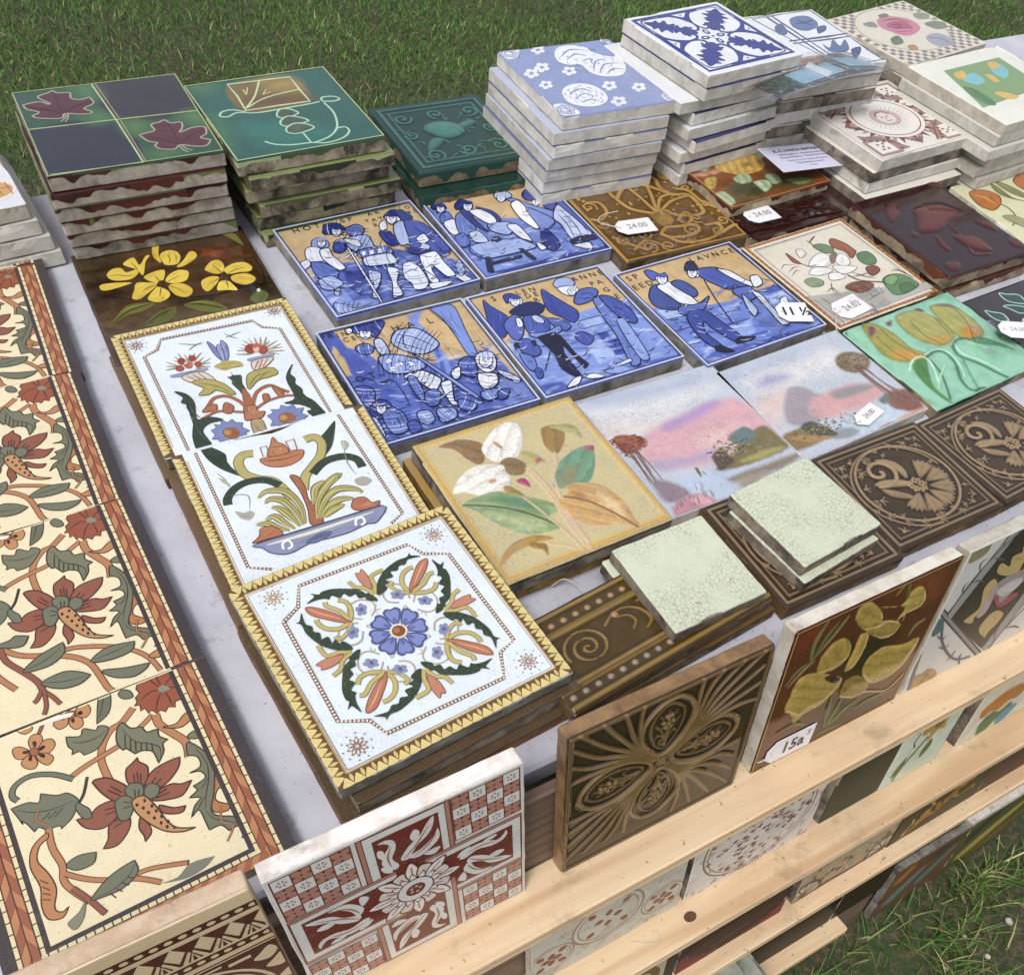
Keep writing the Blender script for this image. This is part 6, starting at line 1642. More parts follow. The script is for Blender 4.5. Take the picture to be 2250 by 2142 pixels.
('leaf','b','#4a7646|#2f4a2c',5.5,'774 818 866 831 860 892 731 900'),
('bud','b','#ece8e0|#77726a',7.1,'354 191 406 193 401 249 323 273'),
('white_blossom','b','#f3f1ec|#8c877e',7.0,'307 380 399 311 512 288 544 353 513 407 432 430 381 408'),
('white_blossom','b','#f3f1ec|#8c877e',7.1,'534 416 628 351 672 389 627 471 556 482'),
('white_blossom','b','#f3f1ec|#8c877e',7.0,'473 447 562 476 637 527 554 557 470 539'),
('white_blossom','b','#f3f1ec|#8c877e',6.9,'247 443 327 403 419 443 434 487 337 497 272 476'),
('white_blossom','b','#f3f1ec|#8c877e',6.8,'388 504 456 524 468 585 381 584 337 556'),
('white_blossom','p','#8a6f58',0,'545 344 622 319 611 353 510 425 497 401'),
('twig','l','#5a4a3c',9.7,'277 329 310 377 374 386'),
('twig','t','#5a4a3c',13.1,'519 158 581 125 630 105'),
('twig','t','#5a4a3c',10.1,'525 121 530 163 524 199'),
('twig','t','#6d665c',8.2,'93 322 150 290 221 320'),
('twig','t','#6d665c',8.2,'118 370 186 343 239 347'),
('twig','t','#6d665c',8.2,'102 417 181 378 211 391'),
('twig','t','#6d665c',8.0,'205 661 282 641 272 708'),
('twig','t','#6d665c',8.0,'322 586 277 639 255 683'),
('twig','l','#5a4a3c',9.6,'497 570 547 665 698 748'),
('fern','t','#77736a',8.3,'554 557 607 635 676 684'),
('fern','t','#77736a',8.3,'525 600 600 614 689 614'),
('fern','t','#77736a',8.1,'552 830 571 784 566 746'),
('fern','t','#77736a',8.1,'582 844 601 798 607 764'),
('fern','t','#77736a',8.0,'473 849 492 804 474 778'),
('fern','t','#77736a',8.0,'408 856 519 834 618 823'),
('fern','t','#77736a',8.4,'848 664 911 691 932 757'),
('fern','t','#77736a',8.4,'897 647 918 713 946 800'),
],
'gtul':[
('l','#7fbf9e',17.7,0.8,'13 10 12 108 -62 294 -36 478 -17 725 11 954'),
('l','#7fbf9e',19.5,0.8,'47 0 382 -19 760 29 959 34'),
('l','#7fbf9e',16.8,0.8,'945 48 995 248 948 512 884 814'),
('p','#a39c3e',78.8,1.6,'150 26 207 13 255 61 287 189 286 408 324 488 299 530 153 500 72 396 89 220'),
('w','#c8922e',33.6,0,'189 366 266 431 315 498 281 535 157 495 100 409'),
('p','#aaa653',81.5,1.8,'423 70 521 44 631 78 688 243 659 429 600 474 494 480 414 386 386 231'),
('w','#c8922e',34.8,0,'469 355 548 421 627 427 579 478 487 473'),
('p','#aaa850',83.2,1.6,'740 92 871 113 916 207 915 394 876 515 798 550 694 509 676 419 702 251'),
('w','#cc8a2c',32.9,0,'746 436 842 410 886 456 870 518 789 541 704 511'),
('l','#7d7c30',10.5,-0.6,'238 121 233 315 277 495'),
('l','#7d7c30',10.4,-0.6,'155 172 143 358 183 496'),
('l','#7d7c30',10.8,-0.6,'489 145 463 331 507 466'),
('l','#7d7c30',10.9,-0.6,'680 214 644 377 624 445'),
('l','#7d7c30',11.1,-0.6,'887 207 848 372 762 525'),
('w','#7c4f62',10.6,0,'166 63 215 68 181 128 120 151'),
('w','#7c4f62',10.9,0,'331 74 391 64 357 110 324 114'),
('w','#7c4f62',11.2,0,'624 46 669 51 682 101 632 93'),
('w','#8a6a70',11.4,0,'801 95 881 119 912 211 849 154'),
('p','#4c8a3e',42.6,1.0,'173 550 255 520 290 559 209 679 137 818 134 997 105 950 103 765 127 634'),
('o','#7d8a3a',11.8,1.5,'150 26 207 13 255 61 287 189 286 408 324 488 299 530 153 500 72 396 89 220'),
('o','#7d8a3a',12.2,1.6,'423 70 521 44 631 78 688 243 659 429 600 474 494 480 414 386 386 231'),
('o','#7d8a3a',12.5,1.5,'740 92 871 113 916 207 915 394 876 515 798 550 694 509 676 419 702 251'),
('l','#2f6a44',15.1,1.0,'314 574 289 690 237 806 144 965'),
('l','#5aa07c',17.9,1.0,'534 647 451 824 392 972'),
('l','#3f7a5c',15.0,1.0,'2 24 -83 319 -114 631 -134 917'),
('l','#b9e6c6',15.3,1.1,'112 584 189 519 266 507 302 557 263 675 182 809'),
('l','#3f7a5c',20.5,1.2,'308 536 408 514 459 564 442 687 354 840 329 952 364 1001'),
('l','#b9e6c6',13.0,1.1,'318 509 425 495 485 550 471 685 402 832'),
('l','#3f7a5c',21.5,1.2,'555 542 637 492 704 511 719 540'),
('l','#3f7a5c',26.0,1.2,'555 542 525 641 584 771 627 929 654 1002'),
('l','#b9e6c6',13.1,1.1,'592 525 567 627 625 758 668 916'),
('p','#4c8a5a',40.6,1.0,'738 527 820 555 889 663 934 809 852 701 747 600'),
('l','#8fd0ac',13.4,0.9,'707 553 762 645 851 775'),
('l','#7fbf9e',14.7,0.8,'252 977 239 934 174 947 149 1003'),
('l','#2f6a34',17.5,1.0,'353 985 426 993 450 1025'),
('l','#a9d9b0',12.6,1.0,'369 663 255 743 160 832'),
],
'darkleaf':[
('leaf','b','#35564e|#bfe0d4',9.4,'70 160 107 198 157 248 138 325 85 307 60 246'),
('leaf','b','#35564e|#bfe0d4',9.7,'315 47 359 84 430 131 405 229 338 194 297 133'),
('leaf','b','#35564e|#bfe0d4',9.6,'228 182 290 199 366 268 355 322 276 300 251 238'),
('leaf','t','#b9a79a',7.9,'138 325 132 417 150 483'),
('leaf','b','#9fd0c0|#bfe0d4',6.7,'233 365 285 363 262 428 206 427'),
],
'landl':[
('w','#dcdcdf',51.3,0,'22 36 358 131 740 128 892 214 601 275 181 274 -6 238'),
('w','#aebad0',59.3,0,'12 -56 298 16 615 55 860 60 740 128 381 95 99 68'),
('w','#e0d6d2',65.9,0,'14 205 317 267 576 309 378 400 95 406 -38 390'),
('w','#dca9b0',30.2,0,'240 384 463 350 669 326 815 319 923 318 993 415 998 617 988 784 845 786 590 760 292 712 100 570'),
('w','#b795c4',27.3,0,'375 356 603 321 794 299 815 342 582 399 385 413'),
('w','#e6bcb8',33.2,0,'514 541 770 521 878 610 700 704 496 658'),
('w','#b9a5c0',25.5,0,'149 591 372 646 571 649 499 701 267 702 133 663'),
('w','#bccadf',18.6,0,'160 763 457 803 710 892 422 983 295 1022 225 897'),
('w','#8f8168',16.1,0,'481 883 842 878 1037 889 876 944 557 936'),
('w','#a89a88',22.0,0,'538 917 736 924 616 990 518 987'),
('w','#7d7040',11.5,0,'468 788 651 724 725 673 872 618 971 616 994 744 980 827 730 844 505 828'),
('w','#a8a050',13.1,0,'629 797 832 781 963 816 757 831'),
('w','#6a7d7e',10.1,0,'693 600 785 571 846 571 872 629 799 700 692 669'),
('w','#5a4536',8.1,0,'499 701 597 660 601 744 604 786 482 814 484 755'),
('w','#8e4732',9.6,0,'32 342 101 335 214 410 150 474 35 486 20 398'),
('w','#a55c40',8.1,0,'66 352 140 362 164 424 72 417'),
('w','#7a5a50',4.7,0,'54 470 71 473 63 672 59 748 46 750'),
('w','#7a5a50',4.7,0,'102 470 118 469 96 647 84 736 72 734'),
('w','#94808c',18.2,0,'62 721 155 771 207 889 86 915 31 859'),
('w','#c98d98',12.0,0,'61 929 250 908 325 1036 182 1056 36 1009'),
('w','#dba9ae',9.1,0,'170 930 252 928 281 997 198 980'),
('w','#6a4a3c',4.7,0,'348 737 365 748 351 801 338 803'),
],
'landr':[
('w','#b3bfd4',70.3,0,'-6 36 339 62 647 58 655 152 294 179 17 160'),
('w','#e2dedd',78.1,0,'135 145 485 174 841 167 783 343 394 350 156 323'),
('w','#aaa6cc',42.2,0,'226 197 346 210 411 275 249 294 164 259'),
('w','#e0c6bf',73.6,0,'51 371 273 364 282 452 96 609 -6 653'),
('w','#a59aa0',18.6,0,'250 433 319 376 398 395 441 489 487 625 283 746 113 685 155 552'),
('w','#d9a5a4',30.4,0,'343 569 581 528 820 596 894 723 620 771 329 734'),
('w','#9a9290',23.1,0,'546 549 724 568 845 638 676 653 528 622'),
('w','#c3d3e0',16.6,0,'421 854 622 840 753 822 840 941 785 1030 485 1009 313 945'),
('w','#93999e',14.4,0,'278 873 400 881 455 953 363 975 269 932'),
('w','#8d7440',12.4,0,'-27 768 42 733 162 740 255 808 315 908 194 912 19 908 -16 861'),
('w','#b08a4c',10.6,0,'41 783 184 830 270 907 113 877'),
('w','#4f4c38',9.0,0,'153 727 236 713 282 772 315 849 305 909 180 835'),
('w','#7f6c4a',12.1,0,'790 264 905 240 1003 349 935 459 805 466 747 370'),
('w','#92806a',10.1,0,'875 277 967 314 951 409 852 382'),
('w','#8a6658',5.9,0,'837 438 865 437 874 627 892 750 909 872 883 879 860 717'),
('w','#8a6658',5.9,0,'891 434 912 446 917 623 948 755 928 765'),
('w','#8c5a46',15.4,0,'869 742 1016 794 984 984 899 989 791 871'),
('w','#6a7a6c',11.5,0,'764 773 851 740 838 803 771 824'),
('w','#d9a477',15.1,0,'754 985 1012 987 1043 1032 922 1043 769 1060'),
('w','#a87a5c',11.1,0,'584 1003 672 990 745 1019 656 1033'),
('w','#5c4a44',5.6,0,'531 792 551 798 541 846 522 845'),
],
'crocus':[
('w','#742f0e',49.0,0,'-43 -49 155 -71 235 3 50 138'),
('w','#7a3a14',54.4,0,'488 -27 762 -53 902 24 940 234 679 77'),
('w','#2c1810',70.3,0,'369 262 573 283 746 444 597 590 390 420'),
('w','#30200e',80.7,0,'290 589 659 742 931 962 802 1099 416 963'),
('w','#6a2a10',57.0,0,'38 734 60 347 107 320 166 632'),
('w','#55301a',72.8,0,'931 962 1098 864 1160 1095'),
('t','#69753c',26.7,0.9,'151 256 134 123 172 0'),
('t','#5d6b36',22.8,0.9,'161 246 198 126 251 48'),
('t','#7a8446',18.7,0.9,'170 230 245 130 304 31'),
('t','#5d6b36',21.4,0.9,'32 347 84 276 160 256'),
('t','#7d8a50',17.3,0.9,'49 373 124 288 178 255'),
('t','#5d6b36',30.8,0.9,'457 911 429 755 412 648'),
('t','#69753c',28.7,0.9,'479 911 496 795 504 702'),
('t','#7a8446',26.6,0.9,'494 908 565 836 648 798'),
('t','#59632f',30.2,0.8,'666 871 749 856 940 878'),
('t','#59632f',19.9,0.8,'733 279 695 132 647 -12'),
('t','#6d7438',16.9,0.8,'591 56 613 19 634 -17'),
('t','#59632f',27.2,0.8,'85 727 193 721 281 776'),
('t','#59632f',29.9,0.8,'416 963 476 949 593 969'),
('t','#6d7438',21.9,0.8,'845 429 860 372 924 350'),
('p','#b5973a',42.7,1.4,'362 96 358 16 422 14 520 109 564 188 525 211 461 203'),
('p','#a3882f',45.6,1.3,'467 206 530 182 714 278 706 351 630 341 538 276'),
('p','#b89c3e',40.3,1.3,'518 91 661 146 706 72 770 78 830 156 831 226 730 229 681 254 699 173'),
('p','#a98c30',50.9,1.5,'224 368 216 256 267 190 333 192 399 269 419 363 354 403 263 393'),
('p','#b5973a',38.9,1.4,'431 456 441 322 443 229 495 242 520 341 495 461'),
('p','#ad9034',58.0,1.4,'591 569 579 467 636 431 686 426 829 486 949 497 944 639 891 717 808 732 666 680'),
('p','#b3953a',58.6,1.5,'90 557 88 471 115 346 212 357 311 422 423 505 438 572 364 658 248 672 188 712 138 606'),
('p','#8f7628',50.8,1.3,'480 670 482 560 571 575 686 697 667 761 571 738'),
('p','#3b241a',18.8,1.6,'291 432 360 448 428 525 360 504'),
('l','#d2b871',9.6,1.6,'99 557 210 647 351 648 434 568'),
('l','#d2b871',9.0,1.6,'459 196 546 219 604 217 697 267'),
('l','#d2b871',10.6,1.6,'485 679 597 749 687 758 871 851 964 779'),
('l','#d2b871',9.0,1.6,'236 369 312 368 399 340'),
('l','#d2b871',10.4,1.5,'605 582 705 696 822 713 920 636'),
],
'parrot':[
('band','P','#2b2624',0,'93 478 265 -66 765 -323 1281 422 590 558 486 954 438 897'),
('band','P','#8d8b8a',0,'-22 362 6 358 556 1077 519 1065'),
('band','L','#3a3638',8.6,'-19 369 527 1070'),
('band','L','#3a3638',8.7,'9 365 554 1062'),
('band','P','#9a9896',0,'47 414 91 480 274 -48 781 -300 750 -345 236 -89'),
('band','P','#9a9896',0,'493 963 547 1024 638 632 1270 406 1247 374 582 542'),
('band','L','#3a3638',6.3,'48 417 233 -95'),
('band','L','#3a3638',8.1,'547 1024 643 640'),
('coral','p','#c2a764',0,'205 567 222 543 269 505 225 350 258 306 310 377 304 482 329 574 273 574 275 622'),
('coral','p','#c2a764',0,'256 263 252 201 326 261 310 192 363 190 350 144 423 133 489 256 423 273 418 352 343 332'),
('coral','p','#c2a764',0,'364 724 377 638 427 622 498 689 491 756 456 806 452 841'),
('bird','p','#9d8f8c',0,'299 392 332 347 405 345 505 358 580 463 503 464 469 511 416 558'),
('bird','p','#c9bfbb',0,'338 436 397 405 479 419 492 480 412 511'),
('bird','p','#a5475a',0,'341 481 365 473 416 558 477 527 526 566 458 606 404 574'),
('bird','p','#b9a0a4',0,'286 582 290 451 291 366 324 406 344 527 330 598'),
('sprig','l','#5b5a60',9.6,'53 440 84 290 137 159 222 50 297 -5'),
('sprig','t','#5b5a60',9.7,'85 311 66 249 83 228'),
('sprig','t','#5b5a60',9.8,'106 241 157 260 199 293'),
('sprig','t','#5b5a60',9.4,'121 179 102 121 130 106'),
('sprig','t','#5b5a60',9.6,'175 131 221 155 263 187'),
('sprig','t','#5b5a60',9.3,'201 77 188 33 203 13'),
('sprig','l','#5b5a60',12.2,'537 1024 568 915 630 793 677 725'),
('sprig','t','#5b5a60',12.2,'556 933 527 852 545 826'),
('sprig','t','#5b5a60',12.4,'603 863 669 891 725 939'),
('sprig','l','#55545a',12.5,'60 510 104 629 195 784 312 925 422 973'),
('sprig','t','#55545a',10.7,'55 575 104 629 128 621'),
('sprig','t','#55545a',11.1,'112 693 162 738 186 718'),
('sprig','t','#55545a',11.6,'238 887 256 862 267 819'),
('sprig','t','#55545a',12.0,'363 998 332 925 336 890'),
('shell','p','#b8924e',0,'-41 48 -90 -73 -33 -106 68 -96 66 -29 14 -38 9 24'),
('shell','p','#8f8458',0,'9 24 14 -38 98 -31 106 56 58 78 15 74'),
('shell','p','#b08d50',0,'35 885 98 892 129 875 188 929 220 997 213 1065 88 1041'),
('shell','t','#7a5c30',7.8,'88 1014 119 971 136 893'),
('shell','t','#7a5c30',7.9,'108 1042 165 1017 189 942'),
('teal_corner','p','#3d6468',0,'-7 452 10 430 41 444 66 536 22 559'),
('edge_bead','l','#77747a',16.5,'-28 327 -10 590 56 1030'),
],
'white_frame':[
('frame','O','#7a5a44',3.3,'132 245 211 205 257 112 744 126 776 200 870 251 876 758 798 782 749 889 249 878 220 800 119 747'),
],
'vaseup_frame':[
('frame','L','#7a5a44',4.6,'122 1006 120 226 199 194 241 116 753 135 783 208 871 253 872 1013'),
],
'vaselo_frame':[
('frame','L','#7a5a44',3.7,'113 16 107 810 200 862'),
('frame','L','#7a5a44',4.0,'856 24 876 787 798 829'),
],
'white_q':[
('scroll','l','#b9a48c',6.3,'381 597 347 632 304 622 288 575 313 529 353 526 384 559'),
('scroll','l','#b9a48c',6.3,'388 621 372 661 389 704 438 718 471 688 469 647 433 622'),
('leaf','l','#8f803c',20.8,'364 642 322 618 275 616 251 641'),
('leaf','l','#c3b266',14.7,'364 642 322 618 275 616 251 641'),
('leaf','l','#8f803c',20.6,'371 646 378 694 356 738 321 756 297 754'),
('leaf','l','#c3b266',14.5,'371 646 378 694 356 738 321 756 297 754'),
('leaf','l','#8f803c',20.6,'358 643 301 659 257 691 235 688'),
('leaf','l','#c3b266',14.5,'358 643 301 659 257 691 235 688'),
('leaf','l','#8f803c',17.1,'376 644 411 678 424 715 404 728'),
('leaf','l','#c3b266',11.6,'376 644 411 678 424 715 404 728'),
('bud','b','#c07550|#8a4a30',3.8,'348 657 370 640 358 672 318 717 267 763 227 769 231 747 268 707 314 672'),
('bud','t','#e0ab8c',6.1,'338 671 282 725 237 760'),
('acanthus','p','#33422f',0,'330 504 304 504 276 519 273 529 242 544 221 575 190 634 183 678 190 693 170 721 191 714 209 755 211 712 221 680 231 669 219 651 246 628 233 606 258 591 257 566 282 563 290 538 306 540'),
('acanthus','p','#33422f',0,'491 699 472 693 439 709 442 725 417 733 427 750 392 750 390 777 361 770 344 788 319 783 298 799 276 798 240 792 274 815 273 830 294 815 336 817 392 802 431 781 468 745'),
('leaf','l','#8f803c',18.9,'294 499 257 478 206 469 199 410'),
('leaf','l','#c3b266',13.4,'294 499 257 478 206 469 199 410'),
('leaf','l','#8f803c',18.7,'292 503 249 518 226 549 188 562'),
('leaf','l','#c3b266',13.2,'292 503 249 518 226 549 188 562'),
('bud','b','#c98468|#9a5a42',3.9,'264 496 223 483 192 481 154 487 170 503 163 518 204 522 243 514'),
('small_flower','p','#8790b4',0,'361 600 352 604 341 598 340 588 349 585 359 591'),
('small_flower','p','#8790b4',0,'339 598 331 602 320 596 319 587 327 583 338 589'),
('small_flower','p','#8790b4',0,'329 580 321 584 310 578 309 568 318 564 328 570'),
('small_flower','p','#8790b4',0,'344 570 336 574 325 568 324 558 332 555 343 561'),
('small_flower','p','#8790b4',0,'364 583 355 587 345 581 343 571 352 567 362 573'),
('small_flower','p','#8790b4',0,'443 678 434 682 424 676 422 666 431 663 442 669'),
('small_flower','p','#8790b4',0,'422 676 413 680 403 674 401 665 410 661 420 667'),
('small_flower','p','#8790b4',0,'412 658 403 662 393 656 391 646 400 642 411 648'),
('small_flower','p','#8790b4',0,'427 649 418 652 408 646 406 637 415 633 426 639'),
('small_flower','p','#8790b4',0,'447 661 438 665 427 659 426 649 435 646 445 652'),
('small_flower','p','#5e6690',0,'334 571 345 572 346 586 333 588'),
('small_flower','p','#5e6690',0,'416 651 427 651 428 665 415 668'),
('scroll','t','#b9a48c',4.8,'369 510 366 539 384 529'),
('scroll','t','#b9a48c',4.8,'420 569 417 598 442 582'),
],
}

# ---------------- clay, glaze and the tile maker ----------------
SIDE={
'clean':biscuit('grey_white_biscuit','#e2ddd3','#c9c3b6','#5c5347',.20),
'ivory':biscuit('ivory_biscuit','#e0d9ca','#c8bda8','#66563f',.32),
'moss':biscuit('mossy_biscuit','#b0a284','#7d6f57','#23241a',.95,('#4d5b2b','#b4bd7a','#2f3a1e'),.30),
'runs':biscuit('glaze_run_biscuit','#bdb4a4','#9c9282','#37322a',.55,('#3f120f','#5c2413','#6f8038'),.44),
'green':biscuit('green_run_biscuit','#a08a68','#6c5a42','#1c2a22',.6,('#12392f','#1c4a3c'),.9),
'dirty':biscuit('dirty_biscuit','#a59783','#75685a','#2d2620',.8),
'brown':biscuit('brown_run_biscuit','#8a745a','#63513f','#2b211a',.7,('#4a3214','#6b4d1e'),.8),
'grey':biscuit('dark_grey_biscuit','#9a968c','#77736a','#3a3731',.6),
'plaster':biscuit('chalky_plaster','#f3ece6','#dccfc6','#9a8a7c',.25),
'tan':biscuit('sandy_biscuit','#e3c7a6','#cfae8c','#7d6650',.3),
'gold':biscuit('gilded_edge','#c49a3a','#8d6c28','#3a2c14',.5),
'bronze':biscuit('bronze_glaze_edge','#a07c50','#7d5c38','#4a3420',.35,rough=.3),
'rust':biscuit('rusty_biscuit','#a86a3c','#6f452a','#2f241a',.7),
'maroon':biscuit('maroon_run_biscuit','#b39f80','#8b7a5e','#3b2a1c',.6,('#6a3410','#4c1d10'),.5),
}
G_print=glaze('printed_glaze',.11,.07,.16,craze=.26,craze_scale=330,speck=.35,mott=.10,mott_scale=26)
G_paint=glaze('painted_glaze',.10,.16,.18,mott=.2)
G_craze=glaze('crazed_glaze',.2,.10,.10,craze=.60,craze_scale=290,speck=.5,mott=.06)
G_soft=glaze('crazed_painting',.2,.06,.10,craze=.55,craze_scale=300,craze_col='#8c8f98',speck=.3)
G_maj=glaze('majolica_glaze',.09,.20,.10,mott=.35,mott_scale=40,spec=.6)
G_matt=glaze('matt_print',.34,.08,.06,craze=.12,speck=.4,mott=.06)
G_dark=glaze('dark_glaze',.10,.22,.16,mott=.3,spec=.8)
G_paper=glaze('paper',.7,.03,.0); 
G_dull=glaze('dusty_glaze',.45,.16,.08,mott=.3,spec=.18)
def tile(key,side,face,col,label,t=.0125,group=None,pose=None,chips=3,seed=0,body=True,mat=None,name='ceramic_tile',**kw):
    """top-level tile: Empty at the base of the tile, body as its first part"""
    x,y,r,w,h,zt=pose or PL[key]
    M_=mat if mat is not None else TM(x,y,TT+zt-t,r)
    root=tag(empty(name,M_,label,'tile',group),kind='thing')
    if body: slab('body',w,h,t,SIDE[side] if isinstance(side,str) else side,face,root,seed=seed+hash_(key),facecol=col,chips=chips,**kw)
    return root,w,h,t
def hash_(s): return sum(ord(c)*(i+1) for i,c in enumerate(s))%977
ORD=['top','second','third','fourth','fifth','sixth','seventh','eighth','ninth','tenth','eleventh']
def stack(key,n,t,side,face,col,what,group,jit=.003,off=None,note=None,pose=None,chips=4,rj=.02,sizes=None):
    """the tiles below the top one: copies of one blank, each set down a little askew"""
    x,y,r,w,h,zt=pose or PL[key]; R=random.Random(hash_(key)); first={}; off=off or {}; note=note or {}
    for k in range(1,n):
        dx,dy,dr=off.get(k,(R.uniform(-jit,jit),R.uniform(-jit,jit),R.uniform(-rj,rj)))
        sd=side[k%len(side)] if isinstance(side,(list,tuple)) else side; cl=col[k%len(col)] if isinstance(col,(list,tuple)) else col
        kk=(sd,cl)
        if kk not in first:
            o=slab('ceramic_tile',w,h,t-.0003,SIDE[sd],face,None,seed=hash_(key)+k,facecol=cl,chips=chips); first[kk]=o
        else: o=first[kk].copy(); COL.objects.link(o)
        c,s=math.cos(r),math.sin(r)
        o.matrix_world=TM(x+c*dx-s*dy,y+s*dx+c*dy,TT+zt-t*(k+1)+.00015,r+dr+(math.pi*R.choice((0,1)) if w==h else 0))
        last=(k==n-1)
        lab=f"{'bottom' if last else ORD[k]} tile {'of' if last else 'from the top in'} the stack under {what}"
        if k in note: lab+=', '+note[k]
        tag(o,lab,'tile',group,'thing')
ART=globals().get('ART',{})

# ---------------- the stacks along the back ----------------
def plain(key,side,face,col,label,**k): return tile(key,side,face,col,label,**k)
T={}
T['maple']=tile('maple','runs',G_paint,'#2c4a3c','dark green and plum tile with two maroon maple leaves, on top of its stack',t=.0125,chips=4)
stack('maple',7,.0125,'runs',G_paint,['#6a7a3a','#4a2019'],'the maple leaf tile','tiles stacked under the maple leaf tile',.002,
      {1:(-.003,-.003,.0),2:(-.004,-.002,-.004),3:(-.003,.0,.006),4:(-.002,.002,.0),5:(-.001,.003,-.006),6:(.0,.001,.004)})
T['lily']=tile('lily','moss',G_paint,'#2b5a4e','teal green tile with a fan shaped flower and three hearts, on top of its stack',t=.0135,chips=5)
stack('lily',6,.0135,'moss',G_paint,'#7f8a4c','the teal flower tile','tiles stacked under the teal flower tile',.004,
      {1:(.008,-.003,.0),2:(.004,.004,.01),3:(.015,-.001,-.006),4:(.010,.004,.0),5:(.012,-.004,.008)})
T['green']=tile('green','green',G_maj,'#1d463c','dark teal relief tile with moulded birds and flowers between two tall stacks',t=.014,chips=2)
stack('green',2,.014,'green',G_maj,'#163a31','the teal bird tile','tiles under the dark teal relief tile',.0,{1:(-.006,-.018,.0)},pose=(*PL['green'][:5],.036))
T['bflo']=tile('bflo','clean',G_print,'#8c99c6','blue and white tile strewn with roses and small blossoms, on top of its stack',t=.012)
stack('bflo',8,.012,'clean',G_print,['#6d77a6','#b9bfd6'],'the blue rose sprig tile','tiles stacked under the blue rose sprig tile',.003,
      {1:(-.010,-.002,.0),2:(-.010,-.003,.01),3:(-.013,-.003,-.006),4:(-.015,-.002,.0),5:(-.016,.0,.004),6:(-.016,-.001,.0),7:(-.013,.001,.006)})
T['fleur']=tile('fleur','clean',G_print,'#eef0f4','white tile with a bold cobalt blue cross of stylised leaves, topmost of its stack',t=.0122,chips=4)
stack('fleur',10,.0122,'clean',G_print,['#e8eaee','#3a3c72'],'the bold cobalt leaf tile','tiles stacked under the cobalt leaf tile',.004,
      {1:(.0,-.001,.0),2:(-.020,.004,-.05),3:(-.004,.004,.0),4:(-.010,.0,.0),5:(-.004,-.004,.03),6:(-.012,.002,.0),7:(-.004,.0,.0),8:(-.008,.002,.02),9:(-.004,.003,.0)})
T['tulip']=tile('tulip','clean',G_print,'#eceef2','white tile quartered with blue painted tulip and cornflower, behind the cobalt leaf tile',t=.0122,pose=(.6555,-.0144,-.068,.145,.1424,.105))
stack('tulip',8,.013,['dirty','clean'],G_print,'#d9d6cc','the blue quartered tulip tile','tiles stacked under the quartered tulip tile',.004,pose=(.6555,-.0144,-.068,.145,.1424,.105))
T['rose']=tile('rose','ivory',G_print,'#e3dac4','cream tile with a pink rose in a round checked border',t=.0125)
stack('rose',6,.0125,['ivory','dirty'],G_print,'#cfc4ac','the pink rose tile','tiles stacked under the pink rose tile',.005,{1:(-.002,.0,.0),2:(.006,.004,.02)})
T['frame']=tile('frame','ivory',G_print,'#eeeede','white tile framing a green panel of blue and yellow tulips, on top of its stack',t=.0125)
stack('frame',7,.0122,'clean',G_print,'#d8d4c6','the white framed green panel tile','tiles stacked under the white framed tile',.004,{1:(-.003,.0,.0),2:(-.014,-.004,.0),3:(.004,.0,.01)},pose=(*PL['frame'][:5],.0854))
T['brownmed']=tile('brownmed','clean',G_print,'#ece5db','cream tile with a brown printed face in a sunburst, on top of its stack',t=.0125)
stack('brownmed',5,.0122,['clean','dirty'],G_print,'#e2dccf','the brown sunburst tile','tiles stacked under the brown sunburst tile',.003,{1:(-.006,.001,.01),2:(-.003,.0,-.01),3:(-.009,-.012,.0),4:(-.012,-.004,.02)},pose=(*PL['brownmed'][:5],.0603))
T['leftst']=tile('leftst','ivory',G_print,'#e6e6ee','blue and white pictorial tile on the stack at the left edge',t=.0135,pose=(-.2757,.124,.02,.15,.152,.055))
stack('leftst',4,.0135,'clean',G_print,'#c9c6bd','the pictorial tile at the left edge','tiles stacked at the left edge',.004,{1:(.004,-.003,.0),2:(.009,-.006,.0),3:(.012,-.010,.01)},pose=(-.2757,.124,.02,.15,.152,.055))
# ---------------- flat on the table ----------------
SHK='blue and ochre hand painted tiles of costumed figures'
T['sh1']=tile('sh1','grey',G_print,'#5a6fc0','blue and ochre figure tile lettered HOT SP UR with a man leaning on his sword',group=SHK,t=.0122,chips=2)
T['sh2']=tile('sh2','grey',G_print,'#5a6fc0','blue and ochre figure tile lettered SLY showing people round a table',group=SHK,t=.0122,chips=2)
T['sh3']=tile('sh3','grey',G_print,'#5a6fc0','blue and ochre figure tile with a fallen knight among trees, lettered HAL and HOT',group=SHK,t=.0122,chips=2)
T['sh4']=tile('sh4','grey',G_print,'#5a6fc0','blue and ochre figure tile lettered ANNE PAGE with a winged man in dark hose',group=SHK,t=.0122,chips=2)
T['sh5']=tile('sh5','grey',G_print,'#5a6fc0','blue and ochre figure tile lettered SPEED and LAUNCE with two men and a dog',group=SHK,t=.0122,chips=2)
T['yellow']=tile('yellow','brown',G_dark,'#3f2c15','dark brown tile with bright yellow blossoms in front of the maple leaf stack',t=.0118)
PL['vaseup']=(-.1139,-.1945,-.045,.1524,.1570,.024)
T['vaseup']=tile('vaseup','brown',G_print,'#e6eff7','white tile with gold edge, upper half of a vase of fruit and blue flowers',t=.0115,group='white gold edged arabesque tiles')
stack('vaseup',2,.0122,'rust',G_print,'#70563a','the upper vase tile','tiles under the white vase pair',.0,{1:(-.006,-.006,.01)})
T['vaselo']=tile('vaselo','brown',G_print,'#e6eff7','white tile with gold edge, lower half of a vase with scrolling green leaves and base',t=.0115,group='white gold edged arabesque tiles',pose=(-.1150,-.3505,-.045,.1546,.1550,.0238))
stack('vaselo',2,.0122,'rust',G_print,'#70563a','the lower vase tile','tiles under the white vase pair',.0,{1:(-.007,-.005,.01)},pose=(-.1150,-.3505,-.045,.1546,.1550,.0238))
